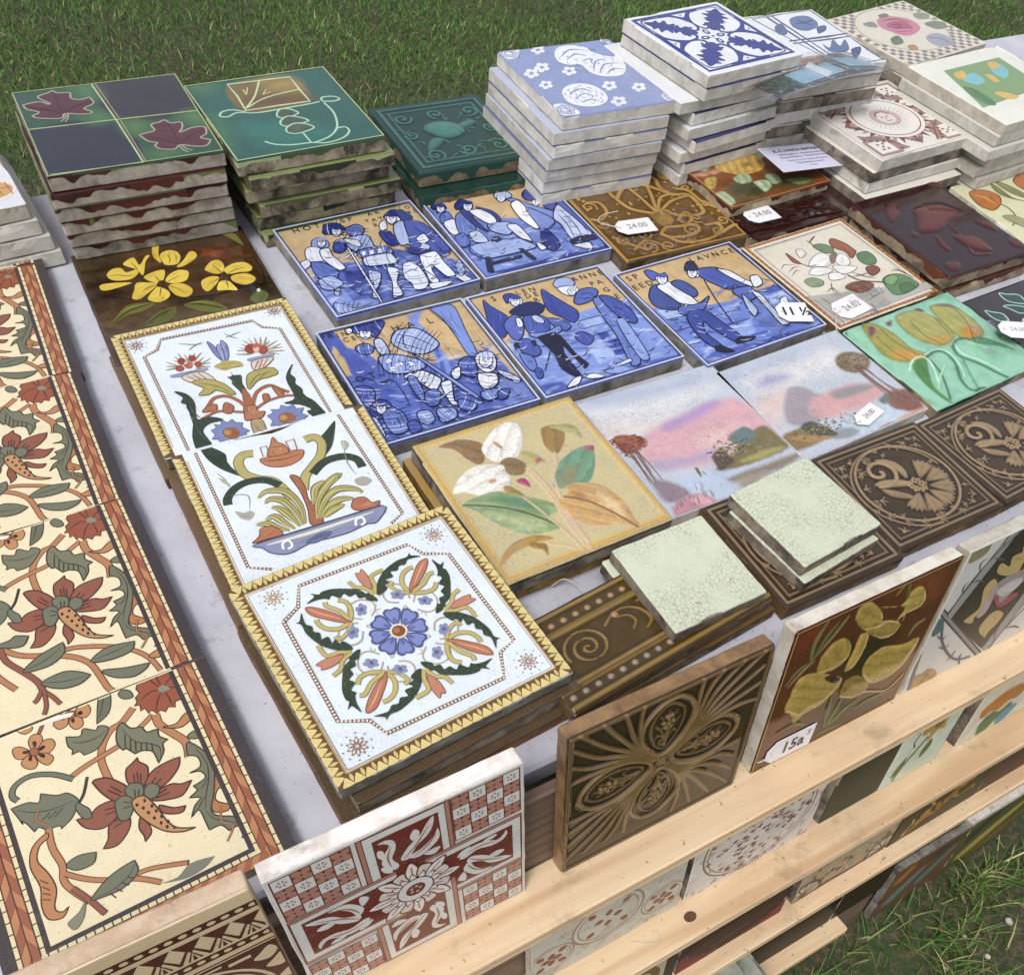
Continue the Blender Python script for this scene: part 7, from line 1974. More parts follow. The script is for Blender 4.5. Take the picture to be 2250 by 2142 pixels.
T['white']=tile('white','grey',G_print,'#e4eef7','large white tile with gold leaf edge and a floral rosette round a blue flower',t=.0120,chips=5,group='white gold edged arabesque tiles')
stack('white',3,.0138,['rust','dirty'],G_print,'#5c4833','the large white rosette tile','tiles under the large white rosette tile',.002,{1:(.006,-.006,.012),2:(-.004,-.012,.0)})
T['calla']=tile('calla','dirty',G_soft,'#cdbb85','buff relief tile with white arum lilies and green and brown leaves',t=.015,chips=1)
stack('calla',2,.0148,'gold',G_soft,'#b08a35','the buff arum lily tile','tiles under the arum lily tile',.0,{1:(-.006,.004,.0)})
T['fan']=tile('fan','brown',G_maj,'#6b4d1e','honey brown relief tile of a fan and scrolling leaves with a string tag',t=.0125)
T['maroonlow']=tile('maroonlow','maroon',G_dark,'#35130f','plain dark maroon tile in clear film under the orange painted one',t=.0125)
T['ipomoea']=tile('ipomoea','maroon',G_dark,'#7e3c15','orange brown painted tile with a yellow flower and pale green leaves',t=.0105)
T['maroon']=tile('maroon','maroon',G_dark,'#38120f','deep maroon glossy tile with a moulded flower and leaves',t=.0135,chips=6)
stack('maroon',2,.0122,'maroon',G_dark,'#4c1d10','the deep maroon moulded tile','tiles under the maroon moulded tile',.0,{1:(.004,-.004,.0)},pose=(*PL['maroon'][:5],.0247))
T['orangetulip']=tile('orangetulip','ivory',G_print,'#dcdcae','pale green tile painted with orange tulips behind the maroon one',t=.0118)
T['botan']=tile('botan','brown',G_print,'#e4dcc8','cream botanical tile with white blossom and an orange rope border',t=.0125)
T['gtul']=tile('gtul','green',G_maj,'#93cfae','turquoise relief tile with three large yellow green tulip heads',t=.0108)
T['darkleaf']=tile('darkleaf','dirty',G_dark,'#3c3638','charcoal tile with outlined green leaves at the right edge',t=.0098)
PL['landl']=(.2100,-.4172,-.045,.1475,.1480,.011); PL['landr']=(.3601,-.4235,.004,.1575,.1275,.011)
T['landl']=tile('landl','ivory',G_soft,'#c9cdd6','left hand tile of a hand painted lake landscape with a pink mountain',t=.0108)
T['landr']=tile('landr','ivory',G_soft,'#c9cdd6','right hand tile of a hand painted lake landscape with grey pink rocks and tall trees',t=.0108)
for k,l in (('brownC','brown relief tile of a scrolled flower lying under the pale crackled pair'),('brownA','brown relief tile of a scrolled flower, middle one of its row'),('brownB','brown relief tile of a scrolled flower at the right end of its row')):
    T[k]=tile(k,'brown',G_maj,'#4a3826',l,t=.0125,group='brown scrolled flower relief tiles')
PL['spiral']=(.0500,-.5610,.065,.186,.0775,.024)
T['spiral']=tile('spiral','brown',G_maj,'#54401c','oblong brown relief tile with a spiral and rows of beads',t=.0115)
stack('spiral',2,.0118,'brown',G_maj,'#6b5220','the oblong brown spiral tile','tiles under the oblong spiral tile',.0,{1:(.006,-.002,-.02)})
for k,l in (('pale1','small square pale green crackled tile over the oblong spiral tile, upper of its pair'),('pale2','small square pale green crackled tile over the brown flower tile, upper of its pair')):
    T[k]=tile(k,'dirty',G_craze,'#d3d9bd',l,t=.0115,name='small_tile',group='small pale green crackled tiles',chips=1)
    x,y,r,w,h,zt=PL[k]; sgn=-1 if k=='pale1' else 1
    lo=(x-.006 if sgn<0 else x-.001,y+.001 if sgn<0 else y-.006,r+.02*sgn,w,h,zt-.0117)
    T[k+'b']=tile(k,'dirty',G_craze,'#d3d9bd',l.replace('upper','lower'),t=.0115,name='small_tile',group='small pale green crackled tiles',pose=lo,chips=1,seed=4)
# the frieze laid edge to edge
FR=[]
for k,(yc,lab) in enumerate(((.121,'cream floral frieze tile running under the left hand stack'),(-.0408,'cream floral frieze tile just in front of the left hand stack'),(-.2000,'cream floral frieze tile, third from the front of the row'),(-.3603,'cream floral frieze tile, second from the front of the row'),(-.5185,'cream floral frieze tile at the front with a black corner border'))):
    xc=(-.280,-.292,-.3035,-.3083,-.3090)[k]; FR.append(tile('frieze','dirty',G_matt,'#4f4340',lab,t=.0108,group='cream frieze tiles with orange and grey flowers',pose=(xc,yc,(-.075,-.075,-.05,-.016,.0)[k],.160,(.1612,.1612,.1568,.1622,.1522)[k],.0109),chips=1,seed=k,bev=.00035,jit=.0001,r=.0004))
# ---------------- upright on the rack ----------------
def upright(side,face,col,label,x,row,w,h,t=.012,lean=0.,chips=3,seed=0,z=0.,**k):
    """left foot corner at x along ledge row; lean tips it forward a little more than the board"""
    m=RK@Matrix.Translation((x,(LG+(-.668,-.542))[row]+.0003,z))@Matrix.Rotation(math.radians(lean),4,'X')@Matrix.Translation((w/2,h/2,-t))
    return tile(label,side,face,col,label,t=t,mat=m,pose=(0,0,0,w,h,0),chips=chips,seed=seed,**k)
UP='tiles standing upright along the top ledge'
T['zig']=upright('tan',G_matt,'#d8bd93','upright buff and dark red tile with zigzag bands below the frieze',-.515,0,.155,.152,.0135,group=UP,chips=5)
T['sun']=upright('plaster',G_print,'#d6d3cb','upright white tile with a dark red sunflower and checked corners',-.3545,0,.1525,.152,.013,group=UP,chips=4)
T['trefoil']=upright('bronze',G_maj,'#4a3518','upright brown relief tile of four oval leaves round a cross',-.1735,0,.1555,.154,.0115,group=UP,chips=1)
T['crocus']=upright('ivory',G_dark,'#4a220c','upright brown tile of yellow crocuses with a tag at its corner',-.0005,0,.1560,.155,.0122,group=UP,chips=3)
T['parrot']=upright('ivory',G_matt,'#cfccc6','upright tile with a parrot on a diagonal black band between grey sprigs',.1625,0,.20,.155,.012,group=UP,chips=2)
R2='tiles standing on the second ledge'
T['r2a']=upright('ivory',G_dull,'#c9c3b2','faded cream tile with a rust medallion on the second ledge',-.197,1,.155,.152,group=R2)
T['r2b']=upright('dirty',G_dull,'#d9d0c4','cream lace pattern tile in brown on the second ledge',-.0345,1,.152,.152,group=R2)
T['r2c']=upright('dirty',G_dull,'#3d3f2c','plain dark olive tile on the second ledge',.1328,1,.0800,.152,.011,group=R2)
T['r2d']=upright('dirty',G_dull,'#d0d8bf','narrow pale tile with a yellow daffodil on the second ledge',.2140,1,.0830,.152,group=R2)
T['r2e']=upright('dirty',G_dull,'#d9cfb4','cream majolica tile with orange and blue forms on the second ledge',.3275,1,.15,.152,group=R2)
R3='tiles standing on the third ledge'
T['r3a']=upright('dirty',G_dull,'#2a1e14','dark brown and ivory tile on the third ledge beside the maroon one',-.171,2,.153,.152,group=R3)
T['r3b']=upright('dirty',G_dull,'#35110e','dark maroon tile with red stepped corners on the third ledge',-.0131,2,.153,.152,group=R3)
T['r3c']=upright('dirty',G_dull,'#b39a78','brown printed tile with sepia fans on the third ledge',.1574,2,.1535,.152,group=R3)
T['r3d']=upright('dirty',G_dull,'#4a4026','olive brown tile with an amber dragon on the third ledge',.3118,2,.16,.152,group=R3)
R4='tiles standing on the grass against the rack'
T['r4a']=upright('dirty',G_dull,'#2e2015','dark tile with a yellow patch behind the bottom rail',.12,4,.155,.145,group='tiles behind the bottom rail')
T['r4b']=upright('grey',G_dull,'#6a4a2a','brown and teal tile standing on the grass by the bottom rail',.4020,3,.1500,.150,group=R4)
T['r4c']=upright('clean',G_dull,'#5a5a30','olive and yellow tile standing on the grass at the right edge',.5560,3,.153,.150,.015,group=R4)
T['r4d']=upright('dirty',G_dull,'#33261a','dark tile with a pale speckled corner at the right end of the bottom rail',.2772,4,.10,.145,.010,group='tiles behind the bottom rail')
T['r3e']=upright('dirty',G_dull,'#5a3c2a','plain chestnut brown tile at the right end of the third ledge',.4740,2,.15,.152,group=R3)

# ---------------- decoration of every face ----------------
NTL=[0]
def D(key,mat=G_print,dz=3e-5,**k):
    root,w,h,t=T[key] if isinstance(key,str) else key
    return Draw(w,h,t+dz,root,mat,**k)
def rel(key,N=150,base='#555',**k):
    root,w,h,t=T[key] if isinstance(key,str) else key
    return Relief(w,h,N,base=base,**k)
def bld(R,key,name,mat,**k):
    root,w,h,t=T[key] if isinstance(key,str) else key
    return R.build(name,root,mat,t+.00045,**k)
def rotP(P,a,c=(500,500),sc=1.):
    P=np.asarray(P,float)-c; q,s=math.cos(a),math.sin(a); return np.stack([P[:,0]*q-P[:,1]*s,P[:,0]*s+P[:,1]*q],1)*sc+c
def spiral(x,y,r0,turns,a0=0.,n=26,dirn=1,shrink=.06): 
    t=np.linspace(0,1,n); r=r0*(1-t*(1-shrink)); a=a0+dirn*2*math.pi*turns*t; return np.stack([x+r*np.cos(a),y+r*np.sin(a)],1)
def lettering(key,items,col='#1c1c2c',size=.011):
    root,w,h,t=T[key]
    for s,u,v,k,*r in items:
        text_mesh('lettering',s,size*k,G_print,root,((u/1000-.5)*w,(.5-v/1000)*h,t+.0009),r[0] if r else 0.,col)
# frieze
for k,fr in enumerate(FR):
    d=D(fr,G_matt,rnd=k); d.rect('cream_field',138,1,862,999,'#efdfb4')
    d.prims(ART['fr_common']); d.prims(ART['fr_top']); d.prims(ART['fr_left']); d.prims(ART['fr_end' if k==4 else 'fr_mid'])
    last=k==4
    def band(x0,x1,left):
        seq=[(0,45,'#41363a'),(45,63,'#e9d9a2'),(63,120,'#a5603c'),(120,138,'#e9d9a2'),(138,155,'#41363a')]
        for a,b,c in seq:
            u0,u1=(a,b) if left else (1000-b,1000-a); d.rect('border',u0,8,u1,992,c)
        n=7; 
        for i in range(n):
            v0=i*1000/n; hh=1000/n
            for j,(a,b) in enumerate(((64,91.5),(91.5,119))):
                u0,u1=(a,b) if left else (1000-b,1000-a)
                lo=(j==0)==left
                for q in (0,.5):
                    y=v0+q*hh; e=hh*.36; P=[(u0,y+(e if lo else 0)),(u1,y+(0 if lo else e)),(u1,y+hh*.5-6+(0 if lo else e)),(u0,y+hh*.5-6+(e if lo else 0))]
                    d.poly('border',np.array(P),'#c4804e' if (q==0)==(j==0) else '#a05a3a',False)
            for (a,b) in ((46,62),(121,137)):
                u0,u1=(a,b) if left else (1000-b,1000-a)
                for q in (0,.33,.66): d.rect('border',u0,v0+q*hh,u1,v0+q*hh+5,'#41363a')
        for e in (45.,63.,91.5,120.,138.):
            u=e if left else 1000-e; d.line('border',np.array([(u,8),(u,992)],float),'#4a2a22',4,False)
    band(0,0,True); band(0,0,False)
    if last:
        d.rect('border',140,918,860,938,'#41363a'); d.rect('border',120,938,880,956,'#e9d9a2'); d.rect('border',100,956,900,1000,'#a5603c')
        for i in range(24): d.rect('border',140+i*30,938,145+i*30,956,'#41363a')
        for i in range(14): d.poly('border',np.array([(120+i*54,1000),(145+i*54,958),(172+i*54,958),(147+i*54,1000)],float),'#c4804e',False)
        d.line('border',np.array([(120,956),(880,956)],float),'#4a2a22',4,False)
    if k in (3,4):
        d.poly('chip',[(330,-6),(420,4),(470,20),(455,34),(390,24),(345,20)],'#efe6da',False)
    for P in ([(820,700),(800,760),(830,800),(790,850)],[(250,380),(230,420),(260,460)]): d.line('stem',P,'#5a3324',9); d.line('stem',P,'#bb7c4b',5)
    d.done()
# maple, lily
for key,part,cols in (('maple','glaze_field','#33473c'),('lily','glaze_field','#2d6055')):
    R=rel(key,90,cols); R.prims(ART[key+'_bg']); bld(R,key,part,G_paint,nblur=0); d=D(key,G_paint,.0006); d.brush=8; d.prims(ART[key]); d.brush=0; 
    d.frame('rim',4,4,996,996,9,'#9fae72' if key=='maple' else '#b9c58a'); d.done()
text_mesh('pencilled_number','98',.011,G_matt,T['lily'][0],(.035,-T['lily'][2]/2-.0003,.0066),0,'#1d1810').rotation_euler=(math.pi/2,0,0)
# dark teal relief
R=rel('green',130,'#1d463c'); rr=np.random.default_rng(5)
R.line([(60,60),(940,60),(940,940),(60,940)],26,.9,sm=False,closed=True); R.line([(120,120),(880,120),(880,880),(120,880)],16,.7,sm=False,closed=True)
R.shape('300 420 420 330 560 360 640 460 600 560 480 600 380 560',1.6,90); R.shape('600 440 700 380 780 400 740 450 660 480',1.3,50); R.shape('330 560 240 640 200 740 300 700 400 600',1.2,50)
R.line('470 420 560 470 590 540',26,2.0); R.line('430 470 520 520 540 570',22,1.9)
for x,y,r,a,dn in ((200,230,80,0,1),(800,240,80,2,-1),(230,800,80,1,-1),(800,790,90,4,1),(500,220,70,2,1),(520,790,80,3,-1),(850,520,60,1,1),(170,480,60,3,-1)): R.line(spiral(x,y,r,1.4,a,22,dn),18,1.1)
for _ in range(26):
    x,y=rr.uniform(140,860,2); a=rr.uniform(0,6.28); L=rr.uniform(50,110); R.line([(x,y),(x+L*.5*math.cos(a)+15,y+L*.5*math.sin(a)-15),(x+L*math.cos(a),y+L*math.sin(a))],15,.9,taper=.7)
R.pool('#12332c','#3f8475',-.1,1.0); bld(R,'green','relief_panel',G_maj)
# blue rose sprig
R=rel('bflo',120,'#8e9cca'); n=rr.uniform(size=R.U.shape); R.C*= (.88+.3*R.blur(n,1))[...,None]; bld(R,'bflo','print_ground',G_print,nblur=0)
d=D('bflo',G_print,.0006); d.brush=0; d.prims(ART['bflo'])
for part,kk,col,w,pts in ART['bflo']:
    if part=='rose' and kk=='p':
        P=num(pts); c0=P.mean(0); sz=np.abs(P-c0).max(0)
        for k in range(26):
            a=k*2.4; r_=math.sqrt((k+.5)/26)*.82; o=c0+sz*[r_*math.cos(a),r_*math.sin(a)]; d.line('rose',[o+[-22*math.sin(a)-6*math.cos(a),22*math.cos(a)-6*math.sin(a)],o+[9*math.cos(a),9*math.sin(a)],o+[22*math.sin(a)-6*math.cos(a),-22*math.cos(a)-6*math.sin(a)]],'#8492c6' if k%3 else '#5d6cae',7,taper=.7)
for _ in range(160): u,v=rr.uniform(20,980,2); d.ell('speckle',u,v,4,4,'#a9b5dc' if _%2 else '#7382bb',n=5)
d.done()
# cobalt leaf cross
d=D('fleur'); B='#2b3590'
d.frame('border',42,42,958,958,26,B)
for q in range(4):
    a=q*math.pi/2; rot=lambda P:rotP(num(P) if isinstance(P,str) else P,a)
    d.poly('leaf',rot('112 112 190 128 235 112 232 160 300 140 285 205 345 215 300 262 262 300 215 345 205 285 140 300 160 232 112 235 128 190'),B)
    d.poly('leaf',rot('275 275 300 262 335 240 352 250 345 290 400 285 415 320 390 345 420 360 428 400 400 428 360 420 345 390 320 415 285 400 290 345 250 352 240 335 262 300'),B)
    d.poly('spandrel',rot('300 70 700 70 630 92 575 135 535 195 512 255 500 290 488 255 465 195 425 135 370 92'),B); d.poly('spandrel',rot('425 84 575 84 540 118 500 152 460 118'),'#eef0f5',False); d.poly('spandrel',rot('482 100 518 100 500 122'),B,False)
    for sg in (1,-1):
        f=lambda P:rotP([(500+sg*(x-500),y) for x,y in num(P)],a)
        d.line('scroll',f('500 265 490 330 455 372 418 362 405 335 418 315 440 325'),B,22); d.line('scroll',f('372 92 300 84 200 78 110 90 84 120'),B,10)
    d.ell('leaf',*rot([(500,420)])[0],26,42,B,a); d.ell('leaf',*rot([(500,418)])[0],10,20,'#eef0f5',a)
d.poly('boss',[(500,455),(545,500),(500,545),(455,500)],'#eef0f5',False); d.ell('boss',500,500,14,14,B)
d.done()
# quartered tulip, rose, framed panel, sunburst
d=D('tulip'); d.brush=6; d.prims(ART['tulip']); d.frame('border',25,25,975,975,6,'#5a648f'); d.done()
d=D('rose')
for i in range(20):
    for j in range(20):
        u,v=i*48+20,j*48+20
        if (i+j)%2 and math.hypot(u+24-500,v+24-450)>430: d.rect('check',u,v,u+47,v+47,'#93817f')
d.line('medallion',rotP(spiral(500,450,420,1,0,40,1,1.),0),'#a39a88',10,closed=True); d.brush=7; d.prims(ART['rose']); d.done()
d=D('frame'); d.brush=5; d.prims(ART['frame']); d.done()
d=D('brownmed'); br='#7d5148'; lt='#c7aaa0'
d.frame('border',15,15,985,985,8,lt)
for q in range(4):
    a=q*math.pi/2; ro=lambda P:rotP(num(P) if isinstance(P,str) else P,a)
    d.poly('corner_block',ro('40 40 270 40 270 270 40 270'),'#a5877c',False); d.frame('corner_block',0,0,1,1,.2,'#bfa79e'); d.poly('corner_block',ro('70 70 240 70 240 240 70 240'),'#efe8df',False)
    for x,y in ((155,155),(120,130),(190,130),(120,180),(190,180)): d.ell('corner_block',*ro([(x,y)])[0],13,13,br)
    d.poly('star',ro('500 80 600 190 720 280 640 330 500 300 360 330 280 280 400 190'),'#8a5a52',False); d.poly('star',ro('500 130 560 200 640 270 500 260 360 270 440 200'),lt,False)
    for s in (-1,1):
        d.poly('spray',ro([(500+s*180,60),(500+s*230,120),(500+s*300,250),(500+s*260,280),(500+s*190,200)]),'#a98479')
        d.line('spray',ro([(500+s*150,70),(500+s*220,170),(500+s*320,300)]),br,14)
        for k in range(5): d.ell('spray',*ro([(500+s*(215+k*24),85+k*42)])[0],14,20,br,a)
for k in range(36):
    a=k*math.pi/18; d.poly('sun_ray',np.array([(500+310*math.cos(a-.07),500+310*math.sin(a-.07)),(500+(375+20*(k%2))*math.cos(a),500+(375+20*(k%2))*math.sin(a)),(500+310*math.cos(a+.07),500+310*math.sin(a+.07))]),'#6f3f38' if k%2 else '#b58f84',False)
d.ell('medallion',500,500,312,312,'#efe9e0',n=40); d.line('medallion',spiral(500,500,275,1,0,40,1,1.),br,10,closed=True)
for k in range(30):
    a=k*math.pi/15; d.line('medallion',np.array([(500+140*math.cos(a),500+140*math.sin(a)),(500+205*math.cos(a),500+205*math.sin(a))]),'#b89a90',7,False,taper=1.8)
d.ell('medallion',500,500,130,130,'#c9aea5',n=24); d.ell('face',500,505,78,88,'#e9dcd2',n=20); d.ell('face',475,490,12,8,br); d.ell('face',525,490,12,8,br); d.line('face',[(500,495),(492,525),(505,528)],br,7); d.line('face',[(475,548),(500,556),(525,548)],br,8); d.line('face',[(430,470),(460,425),(500,415),(540,425),(570,470)],'#8d5f55',16)
d.done()
d=D('leftst')
for k in range(12): d.line('hatching',np.array([(560+k*38,40),(600+k*36,380)],float),'#c3c3d2',8,False)
d.poly('figure','520 480 640 430 740 470 860 420 930 430 960 520 900 600 800 640 640 620 540 560','#4d62ad'); d.poly('figure','620 500 760 490 880 470 920 520 840 570 700 560','#e6eaf4'); d.line('figure','540 640 700 680 860 640 940 560','#3a4c96',20); d.line('figure','700 520 800 530 900 500','#3a4c96',12)
d.ell('basket',840,800,160,120,'#efe6d6'); d.ell('basket',845,800,135,98,'#d9a35e')
for k in range(5): d.line('basket',np.array([(730+k*55,730),(740+k*55,870)],float),'#a8713a',8,False)
d.line('basket',np.array([(715,790),(975,790)],float),'#a8713a',8,False); d.done()
# the figure tiles
for k in ('sh1','sh2','sh3','sh4','sh5'):
    R=rel(k,120,{'sh1':'#cdb080','sh2':'#d3b688'}.get(k,'#d6b988')); n=R.blur(rr.uniform(size=R.U.shape),3); R.C*=(.80+.4*n)[...,None]; R.vary=.7
    for part,kk,col,w,pts in ART[k]:
        if kk in 'Pp' and part in ('ground','floor','wall','tree','sky'): R.wash(num(pts),col,5,sm=False)
    for _ in range(70): u,v=rr.uniform(30,970),rr.uniform(420,980); L=rr.uniform(30,90); a=rr.uniform(-.5,.5); R.wash(np.array([(u-L,v-L*a),(u,v-9-L*.1),(u+L,v+L*a),(u,v+9)]),('#3f50a4','#7f95d8','#a9bcec','#5669bd','#cfdaf4')[int(rr.integers(5))],4,.55)
    bld(R,k,'painted_ground',G_paint,nblur=0)
    d=D(k,G_paint,.0006); d.tn=.32; d.brush=13; d.prims([q for q in ART[k] if not (q[1] in 'Pp' and q[0] in ('ground','floor','wall','tree','sky'))]); d.brush=0
    # brushed washes and stray ink strokes
    r2=random.Random(k)
    for _ in range(95):
        u=r2.uniform(50,950); v=r2.uniform(380,965); L=r2.uniform(10,42); a=r2.uniform(-.6,.9); d.line('ink_stroke',[(u,v),(u+L*math.cos(a),v+L*math.sin(a)+8),(u+2*L*math.cos(a),v+2*L*math.sin(a))],r2.choice(('#222c66','#dbe4f8','#2f3b88','#a9bcec','#222c66')),r2.uniform(4,7.5),taper=.8)
    d.frame('border',0,0,1000,1000,12,'#c9d0e4'); d.frame('border',12,12,988,988,9,'#34407f'); d.done()
lettering('sh1',[('H O T',216,46,1.0),('S P',500,50,.95),('A R',700,45,.8),('T A Y',672,115,.75),('R',655,178,.75),('L O',930,60,.7),('R D',965,120,.7)])
lettering('sh2',[('S  L  Y',285,62,1.0,.05),('P A G',800,66,.95,.05),('E',937,55,.85),('L',50,50,.7),('O',58,115,.7),('R',66,180,.7),('D',76,245,.7)])
lettering('sh3',[('P R',52,50,.85),('I N',150,62,.8),('C E',172,116,.75),('H',479,118,1.),('A',579,120,1.),('L',711,128,1.),('H O T',84,462,1.05,.05)])
lettering('sh4',[('S',166,68,.95),('L E N',400,68,.85),('D E',414,120,.85),('R',420,176,.85),('A N N E',868,72,.95),('P A',886,158,.9),('G',909,246,.9),('E',939,330,.9)])
lettering('sh5',[('S P',100,78,1.05,.05),('E E D',118,172,1.0,.05),('L A V N C E',775,80,1.0,-.06)])
# dark tile with yellow blossoms
R=rel('yellow',120,'#4a331a'); R.vary=1.2; R.prims(ART['yellow_bg']); n=R.blur(rr.uniform(size=R.U.shape),4); R.C*=(.6+.8*n)[...,None]; bld(R,'yellow','glaze_field',G_dark,nblur=0); d=D('yellow',G_paint,.0006); d.brush=7; d.prims(ART['yellow']); d.done()
# white gold edged arabesques
def goldedge(d,sides,nx,ny):
    W_=52
    def tr(s): return {'t':lambda u,v:(u,v),'b':lambda u,v:(u,1000-v),'l':lambda u,v:(v,u),'r':lambda u,v:(1000-v,u)}[s]
    for s in sides:
        f=tr(s); n=nx if s in 'tb' else ny; e0=0 if (s in 'lr' and 't' not in sides) else W_; e1=0 if (s in 'lr' and 'b' not in sides) else W_; d.put('gold_border',[np.array([f(0,0),f(1000,0),f(1000-e1,W_),f(e0,W_)])],'#6d4d2b')
        st=(1000-2*18)/n
        for i in range(n):
            c=18+st*(i+.5); d.poly('gold_border',[f(c-st*.46,3),f(c+st*.46,3),f(c+st*.30,20),f(c,38),f(c-st*.30,20)],'#e3cd7e')
            if i: d.poly('gold_border',[f(c-st*.5-7,30),f(c-st*.5,14),f(c-st*.5+7,30),f(c-st*.5,47)],'#d8c06c')
        for v,wd,c in ((W_,6,'#c09a4c'),(W_+9,3,'#9a7440')): d.line('gold_border',np.array([f(v,v),f(1000-v,v)],float),c,wd,False)
def dotted(d,P,gap=17,closed=False):
    P=np.asarray(P,float); 
    if closed: P=np.concatenate([P,P[:1]])
    for off,wd,c in ((0,17,'#8a6a58'),(0,9,'#6a4738')): d.line('dotted_frame',P,c,wd,False)
    L=np.hypot(*np.diff(P,axis=0).T); cum=np.concatenate([[0],np.cumsum(L)]); m=int(cum[-1]/gap)
    x=np.interp(np.linspace(0,cum[-1],m),cum,P[:,0]); y=np.interp(np.linspace(0,cum[-1],m),cum,P[:,1])
    z=d.layer([P]); 
    for a,b in zip(x,y): d.ell('dotted_frame',a,b,5.5,5.5,'#eadfd0',n=6)
def corner_star(d,u,v,c='#8f6a5a',r=42):
    for k in range(10):
        a=k*math.pi/5; ca,sa=math.cos(a),math.sin(a); q=lambda r_,t:(u+r_*ca-t*sa,v+r_*sa+t*ca)
        d.poly('corner_star',[q(12,0),q(24,7),q(r,0),q(24,-7)],c); d.poly('corner_star',[q(16,0),q(25,4),q(r-8,0),q(25,-4)],'#efe6df'); d.ell('corner_star',*q(r+14,0),3.5,3.5,c,n=6)
    d.ell('corner_star',u,v,12,12,c); d.ell('corner_star',u,v,7,7,'#e6c9b8')
for k,sd in (('vaseup','tlr'),('vaselo','blr')):
    d=D(k); goldedge(d,sd,24,26)
    for part,kk,col,w,pts in ART[k+'_frame']: dotted(d,num(pts))
    d.brush=13; d.tn=.8; d.prims(ART[k]); d.brush=0
    if k=='vaseup': corner_star(d,105,120); corner_star(d,895,95)
    d.done()
d=D('white'); goldedge(d,'tblr',22,22); dotted(d,num(ART['white_frame'][0][4]),15,True)
for u,v in ((133,872),(870,872),(868,130),(146,118)): corner_star(d,u,v,'#8f6f60' if (u,v)!=(146,118) else '#a8926c')
for q in range(4):
    for part,kk,col,w,pts in ART['white_q']: d.prims([(part,kk,col,w,' '.join(f'{a:.0f} {b:.0f}' for a,b in rotP(num(pts),q*math.pi/2,(500,500))))])
for k in range(8):
    a=k*math.pi/4+.2; c_,s_=math.cos(a),math.sin(a); q=lambda r,t:(500+r*c_-t*s_,500+r*s_+t*c_)
    d.poly('centre_flower',[q(28,0),q(60,24),q(98,36),q(116,20),q(110,0),q(116,-20),q(98,-36),q(60,-24)],'#4d5890'); d.poly('centre_flower',[q(34,0),q(62,17),q(94,27),q(106,14),q(102,0),q(106,-14),q(94,-27),q(62,-17)],'#7f8cca'); d.poly('centre_flower',[q(30,0),q(52,9),q(70,0),q(52,-9)],'#5f6cb4')
d.ell('centre_flower',500,500,36,36,'#e9dcc8'); d.ell('centre_flower',500,500,27,27,'#8a4a2c'); d.ell('centre_flower',494,494,13,13,'#b5724c')
d.done()
# arum lilies
R=rel('calla',190,'#cdbc86'); R.vary=.55; R.line([(14,14),(986,14),(986,986),(14,986)],26,.8,'#cfa64a',sm=False,closed=True); R.line([(34,34),(966,34),(966,966),(34,966)],10,.7,'#dcb862',sm=False,closed=True)
R.prims(ART['calla']); n=R.blur(rr.uniform(size=R.U.shape),2); R.C*=(.90+.2*n)[...,None]; R.H+=.12*n
bld(R,'calla','moulded_lilies',G_soft)
